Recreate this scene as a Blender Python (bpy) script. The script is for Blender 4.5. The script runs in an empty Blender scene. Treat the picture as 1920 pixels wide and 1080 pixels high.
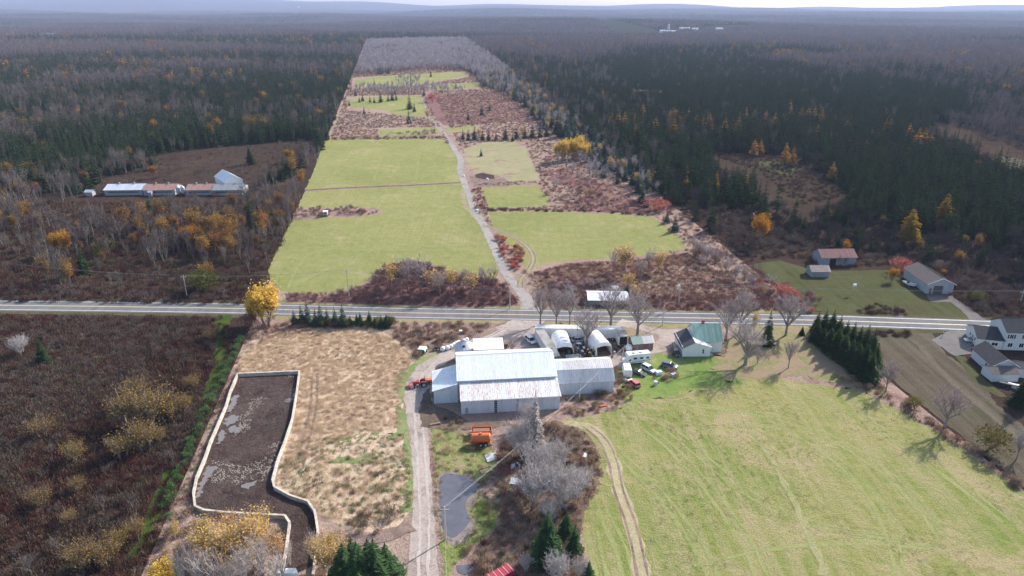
import bpy, bmesh, math, random
import numpy as np
from mathutils import Vector, Matrix, noise
from mathutils.geometry import tessellate_polygon

# ------------------------------------------------------------------ camera, world, sun, exposure
sc = bpy.context.scene
COL = sc.collection
CAM_H, PITCH, FPX = 90.0, 22.2, 1297.0
cam_d = bpy.data.cameras.new('camera'); cam = bpy.data.objects.new('camera', cam_d); COL.objects.link(cam)
cam.location = (0, 0, CAM_H); cam.rotation_euler = (math.radians(90 - PITCH), 0, 0)
cam_d.sensor_width = 36; cam_d.lens = 36 * FPX / 1920; cam_d.clip_start = 0.5; cam_d.clip_end = 60000
sc.camera = cam
SUN_EL, SUN_AZ = 33.0, 47.0            # azimuth clockwise from +Y (the viewing direction)
world = bpy.data.worlds.new('World'); sc.world = world; world.use_nodes = True
wn = world.node_tree; wn.nodes.clear()
sky = wn.nodes.new('ShaderNodeTexSky'); sky.sky_type = 'NISHITA'; sky.sun_disc = False
sky.sun_elevation = math.radians(SUN_EL); sky.sun_rotation = math.radians(SUN_AZ)
sky.air_density = 1.0; sky.dust_density = 1.6; sky.ozone_density = 1.2
bg = wn.nodes.new('ShaderNodeBackground'); bg.inputs[1].default_value = 0.14
wo = wn.nodes.new('ShaderNodeOutputWorld')
wn.links.new(sky.outputs[0], bg.inputs[0]); wn.links.new(bg.outputs[0], wo.inputs[0])
sd = bpy.data.lights.new('sun', 'SUN'); sd.energy = 4.3; sd.angle = math.radians(0.9); sd.color = (1.0, 0.94, 0.86)
sun = bpy.data.objects.new('sun', sd); COL.objects.link(sun)
_s = Vector((math.sin(math.radians(SUN_AZ)) * math.cos(math.radians(SUN_EL)), math.cos(math.radians(SUN_AZ)) * math.cos(math.radians(SUN_EL)), math.sin(math.radians(SUN_EL))))
sun.rotation_euler = _s.to_track_quat('Z', 'Y').to_euler(); sun.location = (0, 0, 300)
sc.view_settings.view_transform = 'Standard'; sc.view_settings.look = 'None'
sc.view_settings.gamma = 1; sc.view_settings.use_curve_mapping = False
sc.view_settings.exposure = 0.92
sc.render.engine = 'CYCLES'; sc.cycles.max_bounces = 5; sc.cycles.volume_bounces = 0
sc.cycles.transparent_max_bounces = 8

HAZE_D = 0.00007
rnd = random.Random(7); nr = np.random.default_rng(7)
cp, sp_ = math.cos(math.radians(PITCH)), math.sin(math.radians(PITCH))

# ------------------------------------------------------------------ placing: photo position -> place on the ground (metres)
def P(px, py, h=0.0):
    u, v = (px - 960) / FPX, (540 - py) / FPX
    d = Vector((u, cp + v * sp_, -sp_ + v * cp))
    t = (h - CAM_H) / d.z
    return Vector((d.x * t, d.y * t, h))
def proj(x, y, z=0.0):
    zc = y * cp - (z - CAM_H) * sp_
    yc = y * sp_ + (z - CAM_H) * cp
    return 960 + FPX * x / zc, 540 - FPX * yc / zc
def ppm(px, py):
    p = P(px, py); return FPX / (p.y * cp + CAM_H * sp_)
def smooth(e0, e1, x):
    t = np.clip((x - e0) / (e1 - e0), 0, 1); return t * t * (3 - 2 * t)
def terr(x, y):
    """height of the land: level farm country, rolling and then hilly far off"""
    x = np.asarray(x, float); y = np.asarray(y, float)
    f = smooth(1900, 3600, y)
    z = f * (16 * np.sin(x / 900 + 1.3) * np.cos(y / 640 + .4) + 9 * np.sin(x / 410 + y / 530) + 4 * np.sin(y / 230 + x / 800))
    g = smooth(5200, 9500, y)
    z = z + g * (26 + 16 * np.sin(x / 1500 + .5) + 9 * np.sin(x / 520 + 2))
    m = smooth(9500, 14500, y)
    left = smooth(2500, -9500, x)
    z = z + m * (44 + 215 * left + 26 * np.sin(x / 1300) * (0.3 + left) + 14 * np.sin(x / 470 + 1) * (0.4 + left))
    return z

# ------------------------------------------------------------------ materials
MATS = {}
def ramp(nt, fac, cols):
    r = nt.nodes.new('ShaderNodeValToRGB'); e = r.color_ramp.elements
    while len(e) > 1: e.remove(e[-1])
    for i, (p, c) in enumerate(cols):
        el = e[0] if i == 0 else e.new(p)
        el.position = p; el.color = (*c, 1)
    nt.links.new(fac, r.inputs[0]); return r.outputs[0]
def noise_n(nt, vec, scale, detail=4, rough=.6, dist=0):
    n = nt.nodes.new('ShaderNodeTexNoise'); n.inputs['Scale'].default_value = scale
    n.inputs['Detail'].default_value = detail; n.inputs['Roughness'].default_value = rough; n.inputs['Distortion'].default_value = dist
    if vec is not None: nt.links.new(vec, n.inputs['Vector'])
    return n.outputs[0]
def mixc(nt, fac, a, b, mode='MIX'):
    m = nt.nodes.new('ShaderNodeMix'); m.data_type = 'RGBA'; m.blend_type = mode
    for sock, val in ((m.inputs[0], fac), (m.inputs[6], a), (m.inputs[7], b)):
        if hasattr(val, 'links'): nt.links.new(val, sock)
        elif isinstance(val, (int, float)): sock.default_value = val
        else: sock.default_value = (*val, 1)
    return m.outputs[2]
def mathn(nt, op, a, b=None, clamp=False):
    m = nt.nodes.new('ShaderNodeMath'); m.operation = op; m.use_clamp = clamp
    for i, v in enumerate((a, b)):
        if v is None: continue
        if hasattr(v, 'links'): nt.links.new(v, m.inputs[i])
        else: m.inputs[i].default_value = v
    return m.outputs[0]
def newmat(name):
    m = bpy.data.materials.new(name); m.use_nodes = True; nt = m.node_tree
    b = nt.nodes['Principled BSDF']; MATS[name] = m
    return m, nt, b
def objvec(nt, scale=(1, 1, 1), rot=0, rand=False):
    tc = nt.nodes.new('ShaderNodeTexCoord'); mp = nt.nodes.new('ShaderNodeMapping')
    mp.inputs['Scale'].default_value = scale; mp.inputs['Rotation'].default_value = (0, 0, rot)
    nt.links.new(tc.outputs['Object'], mp.inputs[0])
    if rand:
        oi = nt.nodes.new('ShaderNodeObjectInfo'); cx = nt.nodes.new('ShaderNodeCombineXYZ')
        m = mathn(nt, 'MULTIPLY', oi.outputs['Random'], 50.0)
        for i in range(3): nt.links.new(m, cx.inputs[i])
        nt.links.new(cx.outputs[0], mp.inputs['Location'])
    return mp.outputs[0]
def bump(nt, b, height, strength=.5, dist=.2):
    bn = nt.nodes.new('ShaderNodeBump'); bn.inputs['Strength'].default_value = strength; bn.inputs['Distance'].default_value = dist
    nt.links.new(height, bn.inputs['Height']); nt.links.new(bn.outputs[0], b.inputs['Normal'])
def paint(name, col, rough=.5, metal=0, var=.12, scale=2.0, dirt=None, dirt_amt=.4):
    if name in MATS: return MATS[name]
    m, nt, b = newmat(name)
    v = objvec(nt, rand=True)
    n = noise_n(nt, v, scale, 5)
    lo = tuple(c * (1 - var) for c in col); hi = tuple(min(1, c * (1 + var)) for c in col)
    c = ramp(nt, n, [(.3, lo), (.7, hi)])
    if dirt:
        n2 = noise_n(nt, v, scale * .6, 6, .7)
        f = ramp(nt, n2, [(.62 - dirt_amt * .3, (0, 0, 0)), (.75 - dirt_amt * .15, (1, 1, 1))])
        c = mixc(nt, mathn(nt, 'MULTIPLY', f, .8), c, dirt)
    nt.links.new(c, b.inputs['Base Color']); b.inputs['Roughness'].default_value = rough; b.inputs['Metallic'].default_value = metal
    return m
def glass(name='dark_glass'):
    if name in MATS: return MATS[name]
    m, nt, b = newmat(name); b.inputs['Base Color'].default_value = (.02, .025, .03, 1); b.inputs['Roughness'].default_value = .08
    return m
def sheet_metal(name, col, rust=(.25, .10, .05), amt=.0, streak=6.0, rough=.42, randcol=.06):
    """painted or galvanised roofing: every sheet its own tone, rust running down the sheet"""
    if name in MATS: return MATS[name]
    m, nt, b = newmat(name)
    v = objvec(nt, (streak, .7, .7), rand=True)
    oi = nt.nodes.new('ShaderNodeObjectInfo')
    lo = tuple(c * (1 - randcol) for c in col); hi = tuple(min(.9, c * (1 + randcol)) for c in col)
    c = mixc(nt, oi.outputs['Random'], lo, hi)
    n = noise_n(nt, v, .9, 5, .7)
    grime = ramp(nt, n, [(.35, (.78, .78, .78)), (.6, (1, 1, 1))])
    c = mixc(nt, 1.0, c, grime, 'MULTIPLY')
    if amt > 0:
        n2 = noise_n(nt, v, 1.1, 7, .75)
        t = .70 - amt * .28
        f = ramp(nt, n2, [(t, (0, 0, 0)), (t + .09, (1, 1, 1))])
        n3 = noise_n(nt, objvec(nt, (1, 1, 1), rand=True), 5, 3)
        rc = mixc(nt, n3, rust, tuple(x * 1.8 for x in rust))
        c = mixc(nt, mathn(nt, 'MULTIPLY', f, .85), c, rc)
    nt.links.new(c, b.inputs['Base Color']); b.inputs['Roughness'].default_value = rough
    return m
def foliage(name, cols, trans=.25, var=.35, nscale=.8):
    """leaves or needles: tone per tree, mottled inside the crown"""
    if name in MATS: return MATS[name]
    m = bpy.data.materials.new(name); m.use_nodes = True; nt = m.node_tree; nt.nodes.clear(); MATS[name] = m
    oi = nt.nodes.new('ShaderNodeObjectInfo')
    st = [(i / max(1, len(cols) - 1), c) for i, c in enumerate(cols)]
    c = ramp(nt, oi.outputs['Random'], st)
    n = noise_n(nt, objvec(nt, rand=True), nscale, 3)
    g = ramp(nt, n, [(.3, (1 - var,) * 3), (.7, (1 + var,) * 3)])
    c = mixc(nt, 1.0, c, g, 'MULTIPLY')
    d = nt.nodes.new('ShaderNodeBsdfDiffuse'); t = nt.nodes.new('ShaderNodeBsdfTranslucent')
    mx = nt.nodes.new('ShaderNodeMixShader'); mx.inputs[0].default_value = trans
    o = nt.nodes.new('ShaderNodeOutputMaterial')
    nt.links.new(c, d.inputs[0]); nt.links.new(c, t.inputs[0])
    nt.links.new(d.outputs[0], mx.inputs[1]); nt.links.new(t.outputs[0], mx.inputs[2]); nt.links.new(mx.outputs[0], o.inputs[0])
    return m
def ground(name, c1, c2, c3=None, big=.03, mid=.25, fine=2.2, streak=None, srot=0, bstr=.6, bdist=.35, rough=.95, third=.55, scol=None, samt=.5, c4=None, c4at=.6):
    """soil or turf: patches tens of metres wide, mottling, tufts, and wheel or mower lines"""
    if name in MATS: return MATS[name]
    m, nt, b = newmat(name)
    v = objvec(nt)
    n1 = noise_n(nt, v, big, 5, .6, .6); n2 = noise_n(nt, v, mid, 6, .7, .3); n3 = noise_n(nt, v, fine, 5, .7)
    a = mathn(nt, 'ADD', mathn(nt, 'MULTIPLY', n1, .5), mathn(nt, 'MULTIPLY', n2, .5))
    c = ramp(nt, a, [(.40, c1), (.60, c2)])
    if c3:
        n4 = noise_n(nt, v, big * 2.7, 6, .7, .8)
        f = ramp(nt, n4, [(third, (0, 0, 0)), (third + .12, (1, 1, 1))])
        c = mixc(nt, f, c, c3)
    if c4:
        n5 = noise_n(nt, v, mid * 1.7, 5, .75, .4)
        f = ramp(nt, n5, [(c4at, (0, 0, 0)), (c4at + .1, (1, 1, 1))])
        c = mixc(nt, mathn(nt, 'MULTIPLY', f, .8), c, c4)
    if streak:
        sv = objvec(nt, (1.0, .03, 1), srot)
        ns = noise_n(nt, sv, streak, 3, .6)
        f = ramp(nt, ns, [(.42, (0, 0, 0)), (.62, (1, 1, 1))])
        c = mixc(nt, mathn(nt, 'MULTIPLY', f, samt), c, scol or c2)
    g = ramp(nt, n3, [(.28, (.6, .6, .6)), (.72, (1.35, 1.35, 1.35))])
    c = mixc(nt, .8, c, g, 'MULTIPLY')
    nt.links.new(c, b.inputs['Base Color']); b.inputs['Roughness'].default_value = rough
    b.inputs['Specular IOR Level'].default_value = 0
    h = mathn(nt, 'ADD', mathn(nt, 'MULTIPLY', n3, .6), mathn(nt, 'MULTIPLY', n2, 1.0))
    bump(nt, b, h, bstr, bdist)
    return m

# ------------------------------------------------------------------ mesh builder
class MB:
    def __init__(s): s.v = []; s.f = []; s.m = []
    def face(s, pts, mi=0):
        n = len(s.v); s.v += [tuple(p) for p in pts]; s.f.append(tuple(range(n, n + len(pts)))); s.m.append(mi)
    def box(s, x0, x1, y0, y1, z0, z1, mi=0, tx=0, ty=0):
        n = len(s.v)
        s.v += [(x0, y0, z0), (x1, y0, z0), (x1, y1, z0), (x0, y1, z0), (x0 + tx, y0 + ty, z1), (x1 - tx, y0 + ty, z1), (x1 - tx, y1 - ty, z1), (x0 + tx, y1 - ty, z1)]
        for f in ((3, 2, 1, 0), (4, 5, 6, 7), (0, 1, 5, 4), (1, 2, 6, 5), (2, 3, 7, 6), (3, 0, 4, 7)):
            s.f.append(tuple(n + i for i in f)); s.m.append(mi)
        return s
    def tube(s, a, b, r0, r1, n=6, mi=0, cap=True):
        a, b = Vector(a), Vector(b); d = b - a
        if d.length < 1e-6: return s
        d.normalize(); up = Vector((0, 0, 1)) if abs(d.z) < .9 else Vector((1, 0, 0))
        x = d.cross(up).normalized(); y = d.cross(x)
        k = len(s.v)
        for c, r in ((a, r0), (b, r1)):
            for i in range(n):
                t = 2 * math.pi * i / n; s.v.append(tuple(c + x * math.cos(t) * r + y * math.sin(t) * r))
        for i in range(n):
            j = (i + 1) % n; s.f.append((k + i, k + j, k + n + j, k + n + i)); s.m.append(mi)
        if cap:
            s.f.append(tuple(k + i for i in reversed(range(n)))); s.m.append(mi)
            s.f.append(tuple(k + n + i for i in range(n))); s.m.append(mi)
        return s
    def prism(s, prof, x0, x1, axis='x', mi=0):
        """profile of (a, z) pairs pushed along an axis"""
        n = len(s.v); k = len(prof)
        for x in (x0, x1):
            for (a, z) in prof: s.v.append((x, a, z) if axis == 'x' else (a, x, z))
        for i in range(k):
            j = (i + 1) % k; s.f.append((n + i, n + j, n + k + j, n + k + i)); s.m.append(mi)
        s.f.append(tuple(n + i for i in range(k))); s.m.append(mi)
        s.f.append(tuple(n + k + i for i in reversed(range(k)))); s.m.append(mi)
        return s
    def mesh(s, name, mats):
        me = bpy.data.meshes.new(name); me.from_pydata(s.v, [], s.f)
        for m in (mats if isinstance(mats, (list, tuple)) else [mats]): me.materials.append(m)
        if any(s.m): me.polygons.foreach_set('material_index', s.m)
        me.update(); return me
    def build(s, name, mats, parent=None, loc=None, rz=0, smooth_=False):
        me = s.mesh(name, mats)
        if smooth_: me.polygons.foreach_set('use_smooth', [True] * len(me.polygons))
        bm = bmesh.new(); bm.from_mesh(me); bmesh.ops.recalc_face_normals(bm, faces=bm.faces); bm.to_mesh(me); bm.free()
        return link(name, me, parent, loc, rz)
def link(name, me, parent=None, loc=None, rz=0, scale=None):
    o = bpy.data.objects.new(name, me); COL.objects.link(o)
    if parent: o.parent = parent
    if loc is not None: o.location = loc
    if rz: o.rotation_euler = (0, 0, rz)
    if scale is not None: o.scale = scale
    return o
def tag(o, label=None, cat=None, group=None, kind=None):
    for k, v in (('label', label), ('category', cat), ('group', group), ('kind', kind)):
        if v: o[k] = v
    return o
def thing(name, label, cat, loc=(0, 0, 0), rz=0, group=None, scale=None):
    o = bpy.data.objects.new(name, None); COL.objects.link(o); o.location = loc; o.rotation_euler = (0, 0, rz)
    o.empty_display_size = .2
    if scale is not None: o.scale = (scale,) * 3 if isinstance(scale, (int, float)) else scale
    return tag(o, label, cat, group)
def copy_thing(o, loc, rz, label, scale=None):
    r = o.copy(); COL.objects.link(r); r.location = loc; r.rotation_euler = (0, 0, rz); r['label'] = label
    if scale: r.scale = (scale,) * 3
    for ch in o.children:
        c = ch.copy(); COL.objects.link(c); c.parent = r
        for g in ch.children:
            d = g.copy(); COL.objects.link(d); d.parent = c
    return r

# ------------------------------------------------------------------ the land
LAYN = [0]
def lay(layer, y):
    LAYN[0] += 1
    return (.012 * layer + .00055 * (LAYN[0] % 20)) * max(1, y / 350)
def jitter_poly(pts, amp, step):
    out = []
    n = len(pts)
    for i in range(n):
        a, b = pts[i], pts[(i + 1) % n]; L = (b - a).length
        k = max(1, min(60, int(L / step)))
        for j in range(k):
            p = a.lerp(b, j / k)
            q = Vector((p.x, p.y, 0))
            dx = noise.noise(q * (.6 / step)) + .5 * noise.noise(q * (1.7 / step) + Vector((9, 3, 1)))
            dy = noise.noise(q * (.6 / step) + Vector((31, 7, 5))) + .5 * noise.noise(q * (1.7 / step) + Vector((3, 19, 8)))
            out.append(Vector((p.x + amp * dx, p.y + amp * dy, 0)))
    return out
ZONES = {}
def poly(px):
    return [P(x, y) for x, y in px]
def sheet(name, px, m, layer, amp=.6, step=None, world_pts=False, kind='structure'):
    pts = [Vector((x, y, 0)) for x, y in px] if world_pts else poly(px)
    cy = sum(p.y for p in pts) / len(pts)
    st = step or max(.9, cy / 150)
    if amp > 0: pts = jitter_poly(pts, amp * max(1, cy / 260), st)
    z = lay(layer, cy)
    v = [(p.x, p.y, z) for p in pts]
    tris = tessellate_polygon([[Vector(p) for p in v]])
    fs = []
    for t in tris:
        a, b, c = (Vector(v[i]) for i in t)
        fs.append(t if (b - a).cross(c - a).z > 0 else t[::-1])
    me = bpy.data.meshes.new(name); me.from_pydata(v, [], [tuple(f) for f in fs]); me.materials.append(m); me.update()
    o = link(name, me); tag(o, kind=kind)
    return o
def ribbon(name, px, widths, m, layer, amp=.25, world=False, z=None, kind='structure'):
    """a track: centre line on the ground and its width in metres"""
    pts = [Vector((x, y, 0)) for x, y in px] if world else poly(px)
    # resample with a smooth curve
    C = []; n = len(pts)
    for i in range(n - 1):
        p0 = pts[max(0, i - 1)]; p1 = pts[i]; p2 = pts[i + 1]; p3 = pts[min(n - 1, i + 2)]
        k = max(2, min(40, int((p2 - p1).length / 2.0)))
        for j in range(k):
            t = j / k
            q = .5 * ((2 * p1) + (-p0 + p2) * t + (2 * p0 - 5 * p1 + 4 * p2 - p3) * t * t + (-p0 + 3 * p1 - 3 * p2 + p3) * t ** 3)
            w = widths if isinstance(widths, (int, float)) else widths[i] * (1 - t) + widths[i + 1] * t
            C.append((q, w))
    C.append((pts[-1], widths if isinstance(widths, (int, float)) else widths[-1]))
    v = []; f = []; z0 = lay(layer, 0)
    for i, (q, w) in enumerate(C):
        d = (C[min(i + 1, len(C) - 1)][0] - C[max(i - 1, 0)][0]).normalized(); nrm = Vector((-d.y, d.x, 0))
        zz = z if z is not None else z0 * max(1, q.y / 350)
        for s in (-1, 1):
            e = q + nrm * s * (w / 2 + amp * noise.noise(q * .35 + Vector((s * 20, 0, 0))) * 2)
            v.append((e.x, e.y, zz))
        if i: f.append((2 * i - 2, 2 * i - 1, 2 * i + 1, 2 * i))
    f = [t if (Vector(v[t[1]]) - Vector(v[t[0]])).cross(Vector(v[t[2]]) - Vector(v[t[0]])).z > 0 else t[::-1] for t in f]
    me = bpy.data.meshes.new(name); me.from_pydata(v, [], f); me.materials.append(m); me.update()
    return tag(link(name, me), kind=kind)

# terrain: one sheet to the hills at the horizon
ys = np.concatenate([[-300, -60], np.arange(0, 1900, 100), np.arange(1900, 6000, 90), np.arange(6000, 15600, 200)])
us = np.linspace(-1, 1, 121)
V = []; 
for y in ys:
    w = 500 + max(y, 0) * 1.0
    x = us * w; z = terr(x, np.full_like(x, y)) - 0.02
    V += [(float(a), float(y), float(b)) for a, b in zip(x, z)]
nx = len(us)
F = [(j * nx + i, j * nx + i + 1, (j + 1) * nx + i + 1, (j + 1) * nx + i) for j in range(len(ys) - 1) for i in range(nx - 1)]
me = bpy.data.meshes.new('ground'); me.from_pydata(V, [], F)
me.materials.append(ground('forest_floor_soil', (.038, .025, .020), (.062, .046, .036), (.054, .022, .023), big=.012, mid=.12, fine=1.3, c4=(.055, .05, .045), c4at=.6, bstr=1, bdist=.6))
me.polygons.foreach_set('use_smooth', [True] * len(me.polygons)); me.update()
tag(link('ground', me), kind='structure')

LOT = [(225, 1170), (265, 1080), (480, 590), (686, 76), (875, 72), (1515, 590), (1920, 920), (2080, 1050), (2080, 1300), (100, 1300)]
M_brush = ground('brightened_brush_soil', (.25, .17, .145), (.33, .25, .20), (.19, .10, .10), big=.03, mid=.3, fine=1.6, c4=(.30, .24, .19), c4at=.57, bstr=1, bdist=.5)  # dry brush, with the lot's brightening put into the colour
M_hay = ground('mown_hay_turf', (.195, .212, .074), (.278, .270, .115), (.325, .285, .160), big=.018, mid=.22, fine=3.2, streak=1.1, srot=.25, scol=(.225, .222, .085), samt=.6, bstr=1, bdist=.45, c4=(.20, .215, .075), c4at=.6)
M_hayR = ground('pasture_turf', (.155, .202, .054), (.262, .246, .094), (.325, .27, .148), big=.022, mid=.35, fine=3.0, third=.50, streak=.55, srot=-.42, scol=(.32, .275, .155), samt=.55, bstr=1, bdist=.45, c4=(.21, .20, .05), c4at=.55)
M_lawn = ground('lawn_turf', (.13, .20, .05), (.20, .235, .075), (.26, .22, .12), big=.06, mid=.5, fine=3.5, bstr=.5, bdist=.15, third=.55)
M_tan = ground('tall_dry_grass_soil', (.43, .32, .22), (.54, .42, .31), (.35, .255, .18), big=.04, mid=.35, fine=2.0, bstr=1, bdist=.4, c4=(.47, .38, .28), c4at=.56)
M_green = ground('lush_grass', (.14, .20, .07), (.235, .26, .12), (.27, .25, .13), big=.09, mid=.6, fine=3, bstr=.8, bdist=.3, third=.52)
M_gravel = ground('gravel_road_surface', (.30, .25, .22), (.39, .335, .30), (.225, .18, .155), big=.08, mid=.5, fine=4, bstr=.5, bdist=.1, third=.52, c4=(.30, .245, .215), c4at=.56)
M_asphalt = ground('worn_asphalt', (.125, .125, .13), (.165, .163, .165), (.14, .138, .14), big=.05, mid=.4, fine=6, streak=.5, srot=1.62, scol=(.185, .185, .185), samt=.5, bstr=.15, bdist=.02)
M_verge = ground('brightened_verge', (.20, .19, .09), (.29, .24, .14), (.17, .11, .07), big=.08, mid=.5, fine=3, bstr=.8, bdist=.2)
M_vergeD = ground('dull_verge', (.075, .075, .035), (.10, .085, .05), (.06, .04, .028), big=.08, mid=.5, fine=3, bstr=.8, bdist=.2)
M_mud = ground('manure_mud', (.058, .040, .037), (.10, .073, .065), (.042, .030, .028), big=.09, mid=.6, fine=2.6, bstr=1, bdist=.6, c4=(.17, .145, .125), c4at=.60, rough=.8)
M_dirt = ground('bare_dirt', (.17, .12, .10), (.27, .20, .17), (.12, .085, .075), big=.12, mid=.6, fine=3, bstr=.8, bdist=.2)
M_litter = ground('fallen_leaf_litter', (.25, .17, .135), (.25, .215, .12), (.17, .19, .07), big=.09, mid=.6, fine=4, bstr=.6, bdist=.15, third=.49)
M_maroon = ground('maroon_thicket_soil', (.15, .075, .078), (.22, .13, .12), (.26, .18, .145), big=.06, mid=.5, fine=2, bstr=1, bdist=.4)
M_paleturf = ground('pale_rough_turf', (.24, .235, .12), (.31, .27, .17), (.24, .15, .13), big=.03, mid=.25, fine=2.2, bstr=.8, bdist=.3)
M_dullturf = ground('dull_green_turf', (.055, .062, .026), (.082, .086, .040), (.078, .062, .036), big=.03, mid=.25, fine=2.4, bstr=.8, bdist=.25, streak=.4, srot=1.2, scol=(.10, .095, .05), samt=.4)
M_khaki = ground('khaki_stubble', (.078, .064, .046), (.10, .086, .062), (.064, .07, .036), big=.025, mid=.25, fine=2.4, streak=.4, srot=-.75, scol=(.135, .115, .085), samt=.6, bstr=.8, bdist=.25)
M_dullbrown = ground('dull_brown_meadow', (.044, .029, .022), (.064, .045, .034), (.055, .052, .028), big=.03, mid=.3, fine=2.2, bstr=1, bdist=.4)
M_darkdirt = ground('dark_track_dirt', (.10, .075, .06), (.17, .13, .10), None, big=.1, mid=.6, fine=3, bstr=.6, bdist=.15)

sheet('lot_ground', LOT, M_brush, 1, amp=0)  # outline and paler tone stand in for the lot's highlight brightening
# --- hay fields across the road
sheet('hay_field', [(608, 263), (660, 259), (740, 258), (832, 261), (848, 280), (860, 300), (863, 320), (866, 341), (760, 345), (660, 350), (573, 356), (588, 322)], M_hay, 2)
sheet('hay_field', [(571, 360), (660, 354), (868, 344), (878, 372), (892, 405), (908, 440), (926, 480), (936, 505), (930, 524), (900, 517), (850, 510), (800, 492), (760, 488), (715, 500), (700, 520), (670, 538), (620, 549), (570, 552), (528, 546), (508, 528), (503, 505), (526, 455), (548, 412), (560, 385)], M_hay, 2)
sheet('hay_field', [(916, 398), (1010, 396), (1120, 400), (1218, 405), (1254, 425), (1276, 446), (1286, 466), (1240, 477), (1180, 482), (1120, 486), (1060, 489), (1015, 497), (990, 508), (975, 490), (950, 455), (925, 430)], M_hay, 2)
sheet('hay_field', [(904, 351), (960, 349), (1010, 348), (1026, 366), (1031, 386), (985, 389), (918, 390), (908, 372)], M_hay, 2)
sheet('rough_pasture', [(870, 280), (905, 268), (960, 264), (985, 276), (990, 292), (1000, 310), (1012, 336), (960, 345), (905, 346), (890, 322), (874, 302)], M_paleturf, 2, amp=1)
sheet('hay_strip', [(710, 243), (760, 241), (822, 239), (828, 251), (757, 255), (712, 254)], M_hay, 2)
sheet('hay_strip', [(830, 243), (883, 234), (900, 240), (880, 247), (841, 248)], M_hay, 2)
sheet('hay_field', [(651, 186), (700, 182), (785, 180), (799, 198), (803, 214), (770, 222), (740, 213), (717, 206), (653, 200)], M_hay, 2)
sheet('hay_field', [(668, 149), (740, 141), (820, 136), (870, 136), (879, 141), (830, 150), (785, 158), (730, 164), (665, 165)], M_hay, 2)
sheet('hay_strip', [(800, 161), (850, 157), (895, 155), (898, 163), (850, 167), (806, 168)], M_hay, 2)
sheet('brush_island', [(546, 414), (605, 409), (655, 408), (700, 404), (724, 397), (705, 390), (640, 388), (600, 390), (556, 390)], M_brush, 3)
sheet('mauve_meadow', [(800, 205), (792, 185), (850, 176), (930, 168), (1000, 200), (1020, 232), (960, 228), (900, 232), (832, 235)], M_maroon, 2, amp=1)
sheet('dug_earth', [(880, 330), (905, 322), (935, 330), (962, 343), (955, 350), (905, 350), (885, 346)], M_dirt, 3, amp=1)
sheet('dug_earth_hollow', [(890, 328), (905, 324), (926, 329), (928, 335), (905, 336), (892, 333)], M_mud, 4, amp=.6)
ribbon('field_track', [(571, 357), (660, 352), (780, 347), (868, 342)], 2.6, M_darkdirt, 3)
sheet('maroon_thicket', [(1048, 392), (1100, 360), (1040, 345), (1010, 320), (1060, 318), (1150, 350), (1225, 395), (1215, 402), (1120, 398)], M_maroon, 2, amp=1)
# thicket along the far side of the road and on the knoll beside the lane
sheet('maroon_thicket', [(533, 550), (620, 553), (672, 541), (702, 522), (718, 502), (762, 491), (800, 496), (850, 513), (905, 521), (932, 528), (955, 545), (975, 572), (900, 577), (760, 573), (620, 569), (540, 566)], M_maroon, 3)
sheet('maroon_thicket', [(1000, 512), (1060, 494), (1120, 490), (1200, 486), (1290, 474), (1330, 500), (1400, 535), (1460, 560), (1490, 580), (1300, 582), (1180, 578), (1040, 574), (1010, 560)], M_maroon, 3, amp=1)
sheet('dry_meadow', [(1230, 500), (1310, 498), (1365, 530), (1340, 548), (1250, 550), (1200, 535)], M_brush, 4, amp=1)
# --- near side of the road
sheet('tall_grass_field', [(470, 640), (520, 622), (600, 612), (690, 612), (735, 630), (775, 665), (782, 680), (765, 700), (752, 740), (760, 800), (768, 870), (774, 950), (745, 985), (690, 1000), (640, 985), (600, 965), (590, 950), (545, 930), (518, 912), (530, 850), (552, 780), (560, 740), (565, 700), (450, 705), (440, 690)], M_tan, 2)
sheet('green_grass_patch', [(595, 830), (640, 815), (700, 818), (755, 812), (768, 850), (776, 920), (778, 960), (750, 950), (735, 905), (720, 870), (690, 850), (630, 862), (600, 868)], M_green, 3, amp=3, step=.5)
ribbon('grass_margin', [(796, 668), (770, 690), (757, 715), (752, 745), (757, 790), (764, 840), (770, 900), (773, 960)], [3, 4, 4, 3, 3, 3, 3, 3], M_green, 3, amp=1.6)
ribbon('grass_margin', [(880, 655), (850, 660), (820, 668), (796, 680)], [1.2, 2.5, 3, 2], M_green, 3, amp=1.0)
# the road
ROADC = [(-420, 566), (-200, 569.5), (0, 572.5), (240, 575.5), (469, 579.3), (740, 586.3), (980, 590.5), (1220, 595), (1519, 600.5), (1700, 606), (1893, 612.6), (2100, 620), (2400, 631)]
rc = poly(ROADC)
ang_road = [(rc[i + 1] - rc[i]).normalized() for i in range(len(rc) - 1)]
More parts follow.
